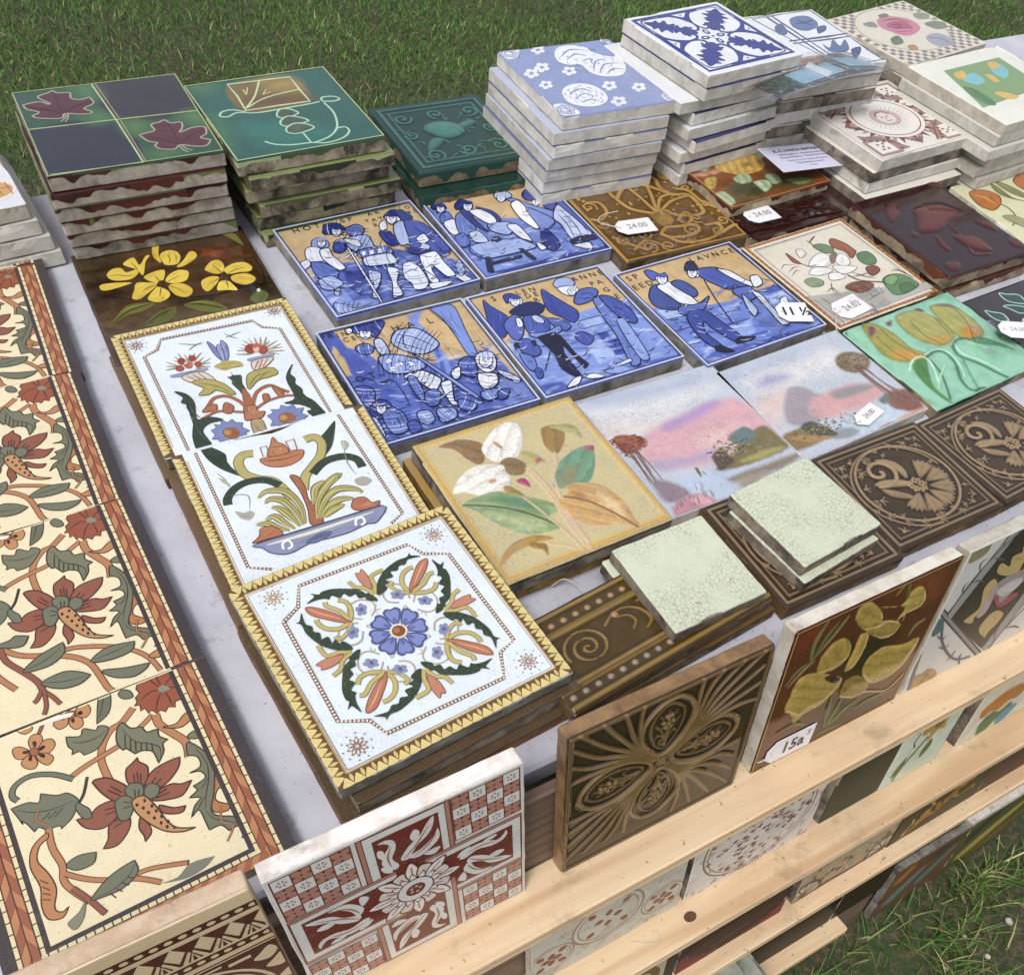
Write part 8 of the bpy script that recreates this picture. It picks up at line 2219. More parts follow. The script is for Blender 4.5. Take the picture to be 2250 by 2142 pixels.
# fan, scrolled flowers, spiral: honey and umber glazes
R=rel('fan',170,'#6b4d1e'); R.frame=None; R.line([(12,12),(988,12),(988,988),(12,988)],20,.9,sm=False,closed=True); R.prims(ART['fan']); r4=np.random.default_rng(3)
for x,y in ((90,100),(200,90),(330,60),(90,330),(80,560),(110,780),(240,900),(380,930),(560,930),(820,900),(930,780),(930,560),(920,330),(860,120),(640,70),(760,700),(300,760),(200,640),(640,820)): R.line(spiral(x,y,r4.uniform(38,66),1.3,r4.uniform(0,6.3),20,r4.choice((-1,1)),.1),17,1.3)
for _ in range(60): R.spot(*r4.uniform(60,940,2),r4.uniform(8,15),1.3)
R.pool('#5a3c0f','#c0943f',-.15,.9); bld(R,'fan','relief_panel',G_maj)
def scrolled(seed):
    R=Relief(.125,.113,150,base='#4a3826'); 
    R.line([(30,40),(970,40),(970,960),(30,960)],22,.8,sm=False,closed=True); R.line([(75,85),(925,85),(925,915),(75,915)],14,.6,sm=False,closed=True)
    R.line(spiral(500,500,385,1,0,48,1,1.),22,1.1,closed=True); R.line(spiral(480,500,430,.72,1.6,34,1,.86),16,.9)
    # big daisy with notched petals
    for a0 in np.arange(-.75,2.7,.62):
        c_,s_=math.cos(a0),math.sin(a0); q=lambda r,t:(560+r*c_-t*s_,560+r*s_+t*c_)
        R.shape([q(70,0),q(130,34),q(210,70),q(262,78),q(245,52),q(278,40),q(258,16),q(284,0),q(258,-16),q(278,-40),q(245,-52),q(262,-78),q(210,-70),q(130,-34)],1.1,34,sm=False)
        R.line([q(80,0),q(240,0)],8,-.35)
    for k in range(26):
        rr_=9+62*math.sqrt((k+.5)/26); a=k*2.4; R.spot(550+rr_*math.cos(a),555+rr_*math.sin(a),13,1.7)
    R.line(spiral(370,330,150,1.35,2.2,34,-1,.12),34,1.5); R.shape('250 420 330 400 420 430 500 480 520 540 430 520 330 480',1.3,36); R.shape('420 210 500 230 560 300 570 400 520 470 500 380 450 290',1.3,36); R.shape('270 470 350 520 430 600 440 660 360 620 290 560',1.1,36)
    for x,y,a in ((150,700,1.1),(190,560,.6),(160,420,.2),(230,800,.9),(330,860,.4),(470,900,.1),(840,200,2.2),(760,150,2.8),(640,120,3.1),(880,820,3.8),(820,880,4.1),(130,160,.8),(220,150,.3),(140,880,5.5),(880,140,2.4),(240,270,1.),(330,190,.5)):
        for b in (-.7,0,.7):
            R.line([(x,y),(x+28*math.cos(a+b),y+28*math.sin(a+b)),(x+52*math.cos(a+b*1.3),y+52*math.sin(a+b*1.3))],17,.9,taper=.6)
    r5=np.random.default_rng(8)
    for _ in range(80):
        x,y=r5.uniform(90,910,2); q=math.hypot(x-500,y-500)
        if 300<q<372 or q>420:
            a=r5.uniform(0,6.28)
            for b in (-.8,0,.8): R.line([(x,y),(x+20*math.cos(a+b),y+20*math.sin(a+b)),(x+36*math.cos(a+b*1.4),y+36*math.sin(a+b*1.4))],15,.8,taper=.6)
    R.pool('#35271a','#ad9065',-.1,.85); return R
SC=scrolled(1); first=None
for k in ('brownC','brownA','brownB'):
    root,w,h,t=T[k]; SC.w,SC.h=w,h
    if first is None: first=SC.build('relief_panel',root,G_maj,t+.00045)
    else:
        o=first.copy(); COL.objects.link(o); o.parent=root; o.location=(0,0,0); o.scale=(w/T['brownC'][1],h/T['brownC'][2],1)
R=Relief(T['spiral'][1],T['spiral'][2],190,base='#54401c')
for v in (40,250,760,955): R.line([(5,v),(995,v)],46,1.0,sm=False)
for v in (215,800): R.line([(5,v),(995,v)],22,.7,sm=False)
P=spiral(0,0,100,2.4,2.9,64,1,.04); P[:,1]*=T['spiral'][1]/T['spiral'][2]*.86; R.line(P+[215,505],12,1.1)
R.line('330 400 390 330 450 330 500 420 510 560 470 620',14,.9); R.line('400 380 440 420 450 500 420 560',12,.9); R.line('520 330 600 300 680 360 720 480 690 620',26,1.0); R.line('560 400 620 400 650 480 630 580',18,.9)
R.pool('#46330f','#9c7c30',-.1,.8)
for i in range(17): R.spot(35+i*58,145,12,1.5,'#b08a5c',26); R.spot(35+i*58,862,12,1.5,'#a3927c',26)
R.spot(395,345,14,1.6,'#b98552',30); bld(R,'spiral','relief_panel',G_maj)
# painted and moulded tiles of the right half
R=rel('ipomoea',110,'#8a4718'); R.vary=1.; R.prims(ART['ipomoea']); n=R.blur(rr.uniform(size=R.U.shape),3); R.C*=(.72+.56*n)[...,None]; bld(R,'ipomoea','painted_flowers',G_dark); d=D('ipomoea',G_paint,.0008); d.frame('rim',0,0,1000,1000,14,'#b9813c'); d.done()
R=rel('maroon',140,'#38120f'); R.prims(ART['maroon']); R.H=R.blur(R.H,2); R.pool('#260b0a','#6a2418',-.1,1.0); bld(R,'maroon','moulded_flower',G_dark)
d=D('orangetulip'); d.brush=8; d.prims(ART['orangetulip']); d.done()
d=D('botan')
for i in range(44):
    for s in range(4):
        c=(i+.5)*1000/44; uv={0:(c,22),1:(c,978),2:(22,c),3:(978,c)}[s]; d.ell('rope_border',*uv,14,11 if s<2 else 14,'#c27a34' if i%2 else '#a8622a',(.6 if s<2 else -.6))
d.frame('border_line',44,44,956,956,14,'#efe8d8'); d.frame('border_line',58,58,942,942,5,'#4f443a'); d.frame('border_line',72,72,928,928,3,'#8f8272'); d.brush=6; d.prims(ART['botan']); d.done()
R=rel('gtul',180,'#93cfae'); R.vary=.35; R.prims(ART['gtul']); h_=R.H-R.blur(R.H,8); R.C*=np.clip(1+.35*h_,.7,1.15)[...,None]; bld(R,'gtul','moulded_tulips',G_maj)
R=rel('darkleaf',70,'#3c3638'); n=R.blur(rr.uniform(size=R.U.shape),3); R.C*=(.6+.8*n)[...,None]; bld(R,'darkleaf','glaze_field',G_dark,nblur=0); d=D('darkleaf',G_paint,.0006); d.prims(ART['darkleaf']); d.done()
for k in ('landl','landr'):
    R=rel(k,170,'#c3cad6'); R.vary=.42; R.prims(ART[k]); n=R.blur(rr.uniform(size=R.U.shape),1); R.C*=(.97+.06*n)[...,None]; bld(R,k,'painted_landscape',G_soft,nblur=0)
    d=D(k,G_soft,.0006); left=k=='landl'
    tx,ty=((95,420) if left else (868,355)); leaf=('#84452f','#9c5a3e','#6d3a2a','#a8704c') if left else ('#75633f','#8d7a52','#5f5236','#9a8660')
    for _ in range(95): a=rr.uniform(0,6.28); r_=math.sqrt(rr.uniform()); u,v=tx+120*r_*math.cos(a),ty+90*r_*math.sin(a)*(1-.25*math.cos(a)); L=rr.uniform(6,15); d.poly('tree_leaf',[(u-L,v),(u,v-L*.6),(u+L,v+L*.2),(u,v+L*.7)],leaf[_%4],False)
    for o in (0,34,-24): d.line('tree_trunk',[(tx+o*.4,ty+40),(tx+o-6,ty+170),(tx-20+o*1.4 if left else tx+10+o*1.2,ty+(320 if left else 480))],'#7d5a48',7,taper=.5)
    bx,by=((680,690) if left else (235,800))
    for _ in range(120): u,v=bx+rr.normal()*90,by+rr.normal()*38; L=rr.uniform(6,17); d.poly('bush_leaf',[(u-L,v),(u,v-L*.5),(u+L,v-L*.1),(u,v+L*.4)],('#6a6438','#4f4c30','#8a7a42','#5b6a5c','#a3954e')[_%5],False)
    for _ in range(40): u,v=rr.uniform(300,900) if left else rr.uniform(450,800),rr.uniform(820,930) if left else rr.uniform(860,960); L=rr.uniform(14,46); d.line('ripple',np.array([(u-L,v+2),(u+L,v-2)]),('#dfe6f0','#a9b8cf')[_%2],3.5,False,taper=.8)
    for u,v in ((341,760),(372,772)) if left else ((536,806),(560,815)): d.line('boat',np.array([(u,v),(u+12,v+34)],float),'#6a4636',9,False,taper=.5)
    for _ in range(30): u,v=rr.uniform(20,330) if left else rr.uniform(800,970),rr.uniform(880,980) if left else rr.uniform(820,960); d.line('reed',[(u,v),(u+6,v-22),(u+rr.uniform(-4,22),v-46)],('#8c6a66','#b07f84','#6f5a56')[_%3],5,taper=1.7)
    d.done()
# ---------------- decoration of the upright tiles ----------------
# dark red sunflower on a cross, checked corners
d=D('sun'); wine='#742c24'; mid='#b07a6a'; pale='#d9d8d2'
for q in range(4):
    a=q*math.pi/2; ro=lambda P:rotP(num(P) if isinstance(P,str) else np.asarray(P,float),a)
    def rc(part,x0,y0,x1,y1,c): d.put(part,[ro([(x0,y0),(x1,y0),(x1,y1),(x0,y1)])],c)
    rc('check_block',18,18,308,308,wine)
    for i in range(4):
        for j in range(4):
            x,y=22+i*71,22+j*71; lightc=(i+j)%2==0; rc('check_block',x+2,y+2,x+68,y+68,pale if lightc else mid)
            cx,cy=x+35,y+35
            if lightc:
                for k in range(6): th=k*1.047; d.put('check_block',[ro([(cx+5*math.cos(th),cy+5*math.sin(th)),(cx+20*math.cos(th-.25),cy+20*math.sin(th-.25)),(cx+20*math.cos(th+.25),cy+20*math.sin(th+.25))])],'#8a4a40')
            else:
                d.ell('check_block',*ro([(cx,cy)])[0],6,6,wine,n=6)
                for sx,sy in ((-1,0),(1,0),(0,-1),(0,1)): d.put('check_block',[ro([(cx+sx*33-8*sy,cy+sy*33-8*sx),(cx+sx*33+8*sy,cy+sy*33+8*sx),(cx+sx*18,cy+sy*18)])],wine)
    rc('cross_arm',326,16,690,440,wine); rc('cross_arm',331,21,685,440,mid); rc('cross_arm',346,21,670,440,wine); rc('cross_arm',350,24,666,440,pale); rc('cross_arm',382,60,640,440,wine)
    # leafy spray in each arm
    for P in ('440 300 400 240 410 180 440 130 420 100 400 90 430 84 460 110 462 160 440 220 460 280','470 250 510 190 560 150 590 100 620 70 615 120 590 170 540 210 500 270','500 260 560 240 610 200 630 160 632 220 600 260 540 290','410 200 390 170 395 130 415 150','540 180 520 140 540 100 560 130','430 310 400 290 392 250 425 260','560 290 600 280 630 290 600 320'):
        d.poly('leaf_spray',ro(P),'#dcd8d2'); 
    for P in ('430 270 425 200 445 140','480 260 540 200 600 110','520 270 580 240 620 190'): d.line('leaf_spray',ro(P),'#a8705f',9,taper=.7)
for k in range(16):
    a=k*math.pi/8; c_,s_=math.cos(a),math.sin(a); q=lambda r,t:(500+r*c_-t*s_,500+r*s_+t*c_); L=(205,165)[k%2]
    d.poly('sunflower',[q(70,0),q(100,26),q(150,30),q(L,0),q(150,-30),q(100,-26)],wine); d.poly('sunflower',[q(72,0),q(102,20),q(148,23),q(L-10,0),q(148,-23),q(102,-20)],'#d8cdc4' if k%2 else '#e3ded8'); d.line('sunflower',np.array([q(85,0),q(L-40,0)]),'#a8705f',7,False)
for k in range(14):
    a=k*math.pi/7+.2; c_,s_=math.cos(a),math.sin(a); q=lambda r,t:(500+r*c_-t*s_,500+r*s_+t*c_); d.poly('sunflower',[q(60,0),q(85,16),q(118,0),q(85,-16)],wine); d.poly('sunflower',[q(60,0),q(85,12),q(110,0),q(85,-12)],'#e6e0da')
d.ell('sunflower',500,500,80,80,wine,n=22); d.ell('sunflower',500,500,74,74,'#dedbd6',n=22); d.ell('sunflower',500,500,42,42,'#7c3a2c',n=14)
for k in range(5): d.ell('sunflower',500+20*math.cos(k*1.257),500+20*math.sin(k*1.257),8,8,'#c9a797',n=6)
d.done()
# zigzag bands
d=D('zig',G_matt); dk='#4f1f17'; lt='#d6bd94'
d.rect('band',0,70,1000,112,dk); d.rect('band',0,275,1000,318,dk)
for v in (91,297):
    for k in range(22): d.ell('band',20+k*46,v,15,11,lt,n=8)
d.rect('zigzag',0,130,1000,262,lt)
for k in range(10):
    x=k*100
    d.poly('zigzag',np.array([(x+2,136),(x+98,136),(x+50,205)],float),dk,False)
    for o,wd in ((0,13),(30,7),(48,7)): d.line('zigzag',np.array([(x-2+o,258),(x+50,168+o*1.2),(x+102-o,258)],float),dk,wd,False)
d.rect('panel',0,330,1000,1000,dk); d.rect('panel',0,330,1000,345,lt); d.rect('panel',0,355,1000,362,lt)
for r,c in ((330,lt),(315,dk),(300,lt),(250,dk),(240,lt)): d.ell('medallion',620,700,r,r,c,n=40)
for k in range(30):
    a=k*math.pi/15; d.poly('medallion',np.array([(620+150*math.cos(a),700+150*math.sin(a)),(620+215*math.cos(a+.06),700+215*math.sin(a+.06)),(620+215*math.cos(a-.06),700+215*math.sin(a-.06))]),dk,False)
for x,y,s in ((930,420,1),(960,500,1.1),(300,420,1),(250,520,1.1),(980,620,1)): d.poly('spray',[(x,y),(x+40*s,y-30*s),(x+60*s,y+20*s),(x+20*s,y+60*s),(x-30*s,y+30*s)],lt)
d.rect('panel',820,395,900,415,lt); d.rect('panel',700,380,800,392,lt); d.done()
# brown relief of four ovals
R=rel('trefoil',230,'#4a3518'); cx,cy=480,450
R.line([(8,8),(992,8),(992,992),(8,992)],22,.8,sm=False,closed=True)
for q in range(4):
    a=q*math.pi/2; ro=lambda P:rotP(num(P) if isinstance(P,str) else np.asarray(P,float),a,(cx,cy))
    R.line(ro('480 400 400 330 350 220 360 120 420 50 480 30 540 50 600 120 610 220 560 330'),26,1.5,closed=True); R.line(ro('480 360 425 300 395 210 405 130 445 80 480 66 515 80 555 130 565 210 535 300'),12,.9,closed=True)
    for P in ('480 340 470 280 440 250 425 270','480 340 490 280 520 250 535 275','480 300 450 220 420 180','480 290 510 210 545 180','480 260 470 190 440 130','480 250 495 180 520 130','470 330 480 230 480 110'): R.line(ro(P),13,1.1,taper=.6)
    for x,y in ((455,175),(480,160),(505,180),(465,205),(495,210),(480,185),(470,140),(492,138)): R.spot(*ro([(x,y)])[0],12,1.6)
    R.line(ro('470 280 450 300 462 322 484 312 480 290'),10,1.1)
    for k,t_ in enumerate(np.linspace(.12,.88,7)):
        ex,ey=(-20+t_*2*500-0,-20) if t_<.5 else (980,-20+(t_-.5)*2*500); P=[(530+6*k,420-6*k+0),(600+25*k,330-10*abs(3-k)),( (620+60*k) ,180+30*abs(k-3)),(700+45*k+0, -20+75*max(0,k-3))]
        m=k-3; P=[(508,432),(565+5*m,375+5*m),(650+12*m,290+11*m),(770+(46*m if m<0 else 34*m),150+(34*m if m<0 else 52*m)),(965+(112*m if m<0 else 4*m),-10+(0 if m<0 else 112*m))]
        R.line(ro(P),27,1.25,taper=-.35)
R.spot(cx,cy,34,1.5)
for k in range(8): R.spot(cx+52*math.cos(k*.785),cy+52*math.sin(k*.785),15,1.3)
R.H=R.blur(R.H,1); R.pool('#1f140a','#8f7040',-.15,.95); bld(R,'trefoil','relief_panel',G_maj,scale=.0017)
# crocuses, parrot
R=rel('crocus',190,'#5d2a10'); R.vary=.6; R.prims(ART['crocus']); n=R.blur(rr.uniform(size=R.U.shape),3); R.C*=(.62+.76*n)[...,None]; bld(R,'crocus','painted_crocuses',G_dark); d=D('crocus',G_paint,.0008); d.frame('rim',0,0,1000,1000,9,'#b08a4a'); d.done()
d=D('parrot',G_matt); d.brush=7; d.prims(ART['parrot']); d.done()
# second ledge
d=D('r2a',G_dull)
for u,v,r in ((480,620,240),(120,760,150),(860,760,150)):
    for k,(f,c) in enumerate(((1,'#a58a72'),(.93,'#cfc8b8'),(.84,'#a58a72'),(.8,'#cbc4b2'))): d.ell('medallion',u,v,r*f,r*f,c,n=32)
    for k in range(16):
        a=k*.785; f=.25+.4*(k%2); d.poly('rust_leaf',rotP([(u+r*f*math.cos(a)-30,v+r*f*math.sin(a)),(u+r*f*math.cos(a),v+r*f*math.sin(a)-26),(u+r*f*math.cos(a)+34,v+r*f*math.sin(a)+4),(u+r*f*math.cos(a),v+r*f*math.sin(a)+24)],a,(u+r*f*math.cos(a),v+r*f*math.sin(a))),'#9c5a3a')
for k in range(60): 
    u,v=rr.uniform(20,980),rr.uniform(500,980); d.line('scrolling',spiral(u,v,24,1.1,rr.uniform(0,6),9),'#b5a38c',6)
d.done()
d=D('r2b',G_dull)
for u,v,r in ((500,560,430),):
    for f,c in ((1,'#8d6a5c'),(.97,'#d9d0c4'),(.92,'#8d6a5c'),(.9,'#d6ccc0')): d.ell('lace',u,v,r*f,r*f,c,n=40)
for k in range(150):
    a=rr.uniform(0,6.28); r=400*math.sqrt(rr.uniform()); u,v=500+r*math.cos(a),560+r*math.sin(a); d.poly('lace',[(u-22,v),(u,v-15),(u+24,v-4),(u+6,v+8),(u+10,v+20)],('#8a5448','#b59a90','#73402f')[k%3])
for k in range(90):
    u,v=rr.uniform(0,1000),rr.choice([rr.uniform(20,140),rr.uniform(930,990),rr.uniform(400,990)]); d.line('scrolling',spiral(u,v,20,1.,rr.uniform(0,6),8),'#a08578',7)
d.done()
R=rel('r2d',60,'#cfd8bf'); bld(R,'r2d','glaze_field',G_dull,nblur=0); d=D('r2d',G_dull,.0006)
d.poly('daffodil','300 420 420 380 520 300 640 330 760 280 820 380 720 470 760 560 620 540 520 640 480 520 360 520','#b5923a'); d.ell('daffodil',590,440,90,70,'#8a6a2a'); d.line('stem','480 560 380 680 260 820 200 960','#66703c',40); d.poly('leaf','260 700 160 780 120 900 240 860','#66703c'); d.poly('leaf','600 620 660 720 560 820 520 720','#5a6a3c'); d.line('stem','300 620 240 540 280 460','#4a4a3a',20); d.done()
R=rel('r2e',100,'#d9d2b8'); R.shape('60 640 140 560 260 520 420 540 520 640 470 720 380 700 300 760 200 720 120 760',1.5,50,'#c07a2a'); R.shape('150 780 240 740 330 790 420 740 470 800 380 860 300 980 200 990 160 900',1.3,40,'#5f7a4a'); R.shape('360 900 420 820 500 800 560 850 500 960 420 1000',1.3,40,'#5f93a8'); R.shape('560 700 700 620 860 660 940 760 820 820 680 800',1.4,50,'#c07a2a'); R.line('60 1000 110 860 150 760',26,1.,'#e3dcc4'); bld(R,'r2e','moulded_forms',G_dull)
# third ledge
d=D('r3a',G_dull); d.rect('patch',480,380,900,990,'#b7ab8e'); d.poly('patch','520 620 640 480 800 560 860 760 700 900 560 820','#6d5a2e'); d.poly('patch','600 640 700 590 780 680 700 780','#c2a24a'); d.done()
d=D('r3b',G_dull)
for s in (0,1):
    f=(lambda P:P) if s==0 else (lambda P:[(1000-x,y) for x,y in P])
    P=f([(0,780),(60,780),(60,850),(130,850),(130,910),(230,910),(230,960),(360,960),(360,1000),(0,1000)]); d.poly('stepped_corner',P,'#7c1d22',False); d.line('stepped_corner',np.array(f([(0,764),(78,764),(78,834),(148,834),(148,894),(248,894),(248,944),(378,944),(378,1000)])),'#a08a72',7,False)
for k in range(16):
    u,v=rr.uniform(120,880),rr.uniform(420,860); a=rr.uniform(-.9,.3); L=rr.uniform(80,240); d.line('scratch',np.array([(u,v),(u+L*math.cos(a),v+L*math.sin(a))]),'#6a4a3c',4,False,taper=.8)
d.line('scratch',np.array([(300,860),(640,800)],float),'#9a8a74',6,False); d.done()
d=D('r3c',G_dull)
for k in range(110):
    u,v=rr.uniform(10,990),rr.uniform(300,900); d.poly('sepia_leaf',rotP([(u-26,v),(u,v-18),(u+28,v-3),(u+4,v+16)],rr.uniform(0,6),(u,v)),('#7a5a40','#8d6a4c','#644632','#c4ad8c')[k%4])
for u,v in ((90,930),(930,930)):
    d.ell('fan_motif',u,v,190,190,'#6a4c38',n=30); d.ell('fan_motif',u,v,160,160,'#cdb898',n=30)
    for k in range(12): d.line('fan_motif',np.array([(u,v),(u+158*math.cos(k*.5236),v+158*math.sin(k*.5236))]),'#5a4030',12,False)
d.line('fan_motif','0 1000 300 960 600 975 1000 940','#7a4a3a',26); d.done()
R=rel('r3d',110,'#4a4226'); R.line('120 940 220 860 330 760 420 800 520 700 600 560 720 520 820 440 920 420',60,1.6,'#9a6a1e'); R.line('260 720 360 640 300 560 420 520',26,1.2,'#b5883a'); R.line('600 700 700 760 820 700 860 780',26,1.2,'#a87828'); R.line('120 900 180 780 160 700',20,1.,'#c4a870'); 
for k in range(22): u=rr.uniform(180,900); R.line(spiral(u,900-.5*u+rr.uniform(-60,90),34,1.2,rr.uniform(0,6),12),14,1.3,'#b9842c')
bld(R,'r3d','moulded_dragon',G_dull)
d=D('r4a',G_dull); d.rect('patch',300,40,640,420,'#b39a4a'); d.poly('patch','340 120 480 80 600 180 560 330 400 380','#6a4c2a'); d.rect('patch',0,500,1000,560,'#16100c'); d.done()
R=rel('r4b',80,'#6b4a30'); R.wash('80 760 260 500 420 330 520 300 400 560 220 820','#5f8278',26); R.wash('520 640 700 420 860 240 920 260 780 520 600 760','#5a7a72',26); R.wash('40 300 140 120 200 60 260 100 160 300','#b07228',26); R.wash('500 80 900 20 980 120 600 220','#46423c',30); bld(R,'r4b','glaze_field',G_dull,nblur=0)
R=rel('r4c',80,'#54562f'); R.wash('100 700 400 420 800 180 900 240 600 520 240 820','#a8953c',30); R.wash('300 900 600 700 960 500 960 640 600 880','#7a5a2c',30); R.wash('40 240 240 60 500 20 300 240 120 420','#3c3f2c',30); bld(R,'r4c','glaze_field',G_dull,nblur=0)

# ---------------- tags, card, wrappings ----------------
t=NT('clear_film'); v=t.coords(); gl=t.n('BsdfGlossy'); gl.inputs['Roughness'].default_value=.12; gl.inputs[0].default_value=(.95,.95,.97,1); tp=t.n('BsdfTransparent'); lw=t.n('LayerWeight'); lw.inputs[0].default_value=.25
ms=t.n('MixShader'); t.l(t.math('MULTIPLY_ADD',lw.outputs['Fresnel'],1.1,t.math('MULTIPLY',t.step(t.noise(v,110,3,.7,1.2),.52,.66),.42)),ms.inputs[0]); t.l(tp.outputs[0],ms.inputs[1]); t.l(gl.outputs[0],ms.inputs[2]); t.l(ms.outputs[0],t.out.inputs[0]); M_film=t.m
t=NT('white_card'); v=t.coords(); M_card=t.set(Base_Color=t.mix(t.noise(v,80,3),rgba('#e9e6e6'),rgba('#f6f4f4')),Roughness=.65)
t=NT('lilac_card'); M_lilac=t.set(Base_Color=rgba('#dcdaf2'),Roughness=.4)
t=NT('cotton_string'); M_string=t.set(Base_Color=rgba('#cfcac0'),Roughness=.9)
def cord(name,P,r,mat,parent=None,n=6):
    P=np.array(smooth3(P)); V=[];F=[]
    for i,p in enumerate(P):
        d_=P[min(i+1,len(P)-1)]-P[max(i-1,0)]; d_/=np.linalg.norm(d_)+1e-12; a=np.cross(d_,[0,0,1.]) if abs(d_[2])<.9 else np.cross(d_,[1.,0,0]); a/=np.linalg.norm(a); b=np.cross(d_,a)
        for k in range(n): th=2*math.pi*k/n; V.append(p+r*(math.cos(th)*a+math.sin(th)*b))
    for i in range(len(P)-1):
        for k in range(n): F.append((i*n+k,i*n+(k+1)%n,(i+1)*n+(k+1)%n,(i+1)*n+k))
    return mesh(name,V,F,mat,parent,smooth=True)
def smooth3(P,n=6):
    P=[np.array(p,float) for p in P]; out=[]
    for i in range(len(P)-1):
        p0,p1,p2,p3=P[max(i-1,0)],P[i],P[i+1],P[min(i+2,len(P)-1)]
        for k in range(n): t_=k/n; out.append(.5*((2*p1)+(p2-p0)*t_+(2*p0-5*p1+4*p2-p3)*t_**2+(3*p1-p0-3*p2+p3)*t_**3))
    return out+[P[-1]]
def plate(name,P,t_,mat,parent,z=0.,bend=0.):
    P=np.asarray(P,float); n=len(P); V=[(x,y,z+bend*x*x) for x,y in P]+[(x,y,z+t_+bend*x*x) for x,y in P]
    return mesh(name,V,[tuple(range(n-1,-1,-1)),tuple(range(n,2*n))]+[(i,(i+1)%n,n+(i+1)%n,n+i) for i in range(n)],mat,parent)
def price_tag(mat,text,label,w=.040,h=.024,string=None,tw=.012,dark='#8f8c95',group='string price tags',bold=0.):
    root=empty('price_tag',mat,label,'tag',group)
    c=.008; cd=plate('card',[(-w/2+c,-h/2),(w/2,-h/2),(w/2,h/2),(-w/2+c,h/2),(-w/2,h/2-c),(-w/2,-h/2+c)],.0005,M_card,root)
    R0=.0016; plate('eyelet',[(-w/2+.005+R0*math.cos(a),R0*math.sin(a)) for a in np.linspace(0,6.28,9)[:-1]],.0002,M_string,cd,.0005)
    text_mesh('handwriting',text,tw,G_matt,cd,(.003,0,.0009),0,dark,.9,bold)
    if string: cord('string',string,.0005,M_string,root)
    return root
def film(name,mat,w,h,label,amp=.0025,seed=1,group=None,n=22):
    r=random.Random(seed); ph=[(r.uniform(40,190),r.uniform(-190,190),r.uniform(0,6)) for _ in range(6)]
    V=[];F=[]
    for j in range(n):
        for i in range(n):
            x=(i/(n-1)-.5)*w; y=(j/(n-1)-.5)*h; z=sum(math.sin(a*x+b*y+c) for a,b,c in ph)/6; V.append((x+.002*math.sin(90*y+seed),y+.002*math.sin(80*x),amp*(abs(z)*1.6+.15)))
    for j in range(n-1):
        for i in range(n-1): F.append((j*n+i,j*n+i+1,(j+1)*n+i+1,(j+1)*n+i))
    o=mesh(name,V,F,M_film,None,smooth=True); o.matrix_world=mat; return tag(o,label,'plastic film',group)
Z0=TT
price_tag(TM(.347,-.1385,Z0+.0172,-.17),'24.00','white string tag lying on the honey brown fan tile',.044,.025,[(-.017,0,.0008),(-.030,.006,.002),(-.036,.016,.001),(-.026,.026,.001),(-.006,.030,.0008)])
film('film_wrap',TM(.374,-.155,Z0+.0148,-.06),.125,.062,'crumpled clear film on the front half of the fan tile',.002,2,'clear plastic wrappings')
price_tag(TM(.4985,-.1705,Z0+.0152,-.05),'24.00','white string tag on the dark maroon tile beside the fan tile',.040,.027)
film('film_wrap',TM(.535,-.170,Z0+.0138,-.03),.14,.052,'clear film over the front of the plain dark maroon tile',.0018,5,'clear plastic wrappings')
price_tag(TM(.4735,-.3415,Z0+.0146,.10),'24.02','white string tag at the front corner of the cream botanical tile',.042,.028,[(-.019,0,.0008),(-.030,-.006,.002),(-.036,-.016,-.004),(-.030,-.024,-.009)])
film('film_wrap',TM(.487,-.338,Z0+.0140,.1),.07,.05,'clear film at the front corner of the cream botanical tile',.0016,8,'clear plastic wrappings')
price_tag(TM(.4100,-.3245,Z0+.0160,-.42),'11 \u00bd','white angular tag with bold black strokes on the SPEED tile',.034,.030,None,.017,'#15141a',bold=.0004)
film('film_wrap',TM(.398,-.322,Z0+.0136,-.3),.056,.06,'clear film bag with a tag on the SPEED tile',.0022,11,'clear plastic wrappings')
price_tag(TM(.6025,-.4475,Z0+.0205,-.5),'24.00','blank looking white tag at the right end of the turquoise tulip tile',.034,.026,None,.009,'#b9b6b6')
film('film_wrap',TM(.585,-.444,Z0+.0140,-.2),.06,.05,'clear film crumpled round the tag on the turquoise tulip tile',.004,13,'clear plastic wrappings')
price_tag(TM(.3720,-.4700,Z0+.0135,.25),'24.00','white tag with looped string at the front of the right landscape tile',.036,.016,[(-.016,0,.0008),(-.022,.010,.002),(-.016,.018,.003),(-.010,.008,.001)],.008,'#8a8890')
price_tag(RK@Matrix.Translation((.034,.0165,.0012))@Matrix.Rotation(-.02,4,'Z'),'15a','white tag marked 15a tied round the foot of the crocus tile',.048,.026,[(-.020,0,.0008),(-.029,-.004,.0),(-.0325,-.005,-.006),(-.0325,-.003,-.013)],.019,'#26242a',bold=.0003)
text_mesh('handwriting','S',.009,G_matt,bpy.data.objects['price_tag.006'] if 'price_tag.006' in bpy.data.objects else None,(.018,.007,.0009),3.0,'#26242a')
# visiting card poking out of the brown sunburst stack
card=empty('business_card',TM(.6005,-.1245,Z0+.0374,-.09)@Matrix.Rotation(.05,4,'Y'),'pale lilac printed business card sticking out of the sunburst stack','card')
plate('card',[(-.055,-.0265),(.055,-.0265),(.055,.0265),(-.055,.0265)],.0004,M_lilac,card)
for s,y,z_,c in (('R. C. LYNCH ANTIQUES',.0155,.0070,'#2a2a66'),('Old Fireplaces - Architectural Items',.0075,.0049,'#34346e'),('Prints & Pictures - Musical Instruments',.0015,.0047,'#34346e'),('The Former Fire Depot, Pimperne',-.0058,.0042,'#55558a'),('Near Blandford, Dorset',-.0118,.0042,'#55558a'),('Phone',-.0180,.0040,'#55558a')):
    text_mesh('lettering',s,z_,G_paper,card,(-.002 if y>-.004 else -.004,y,.0008),0,c,1.0,.00012 if y>.01 else 0)
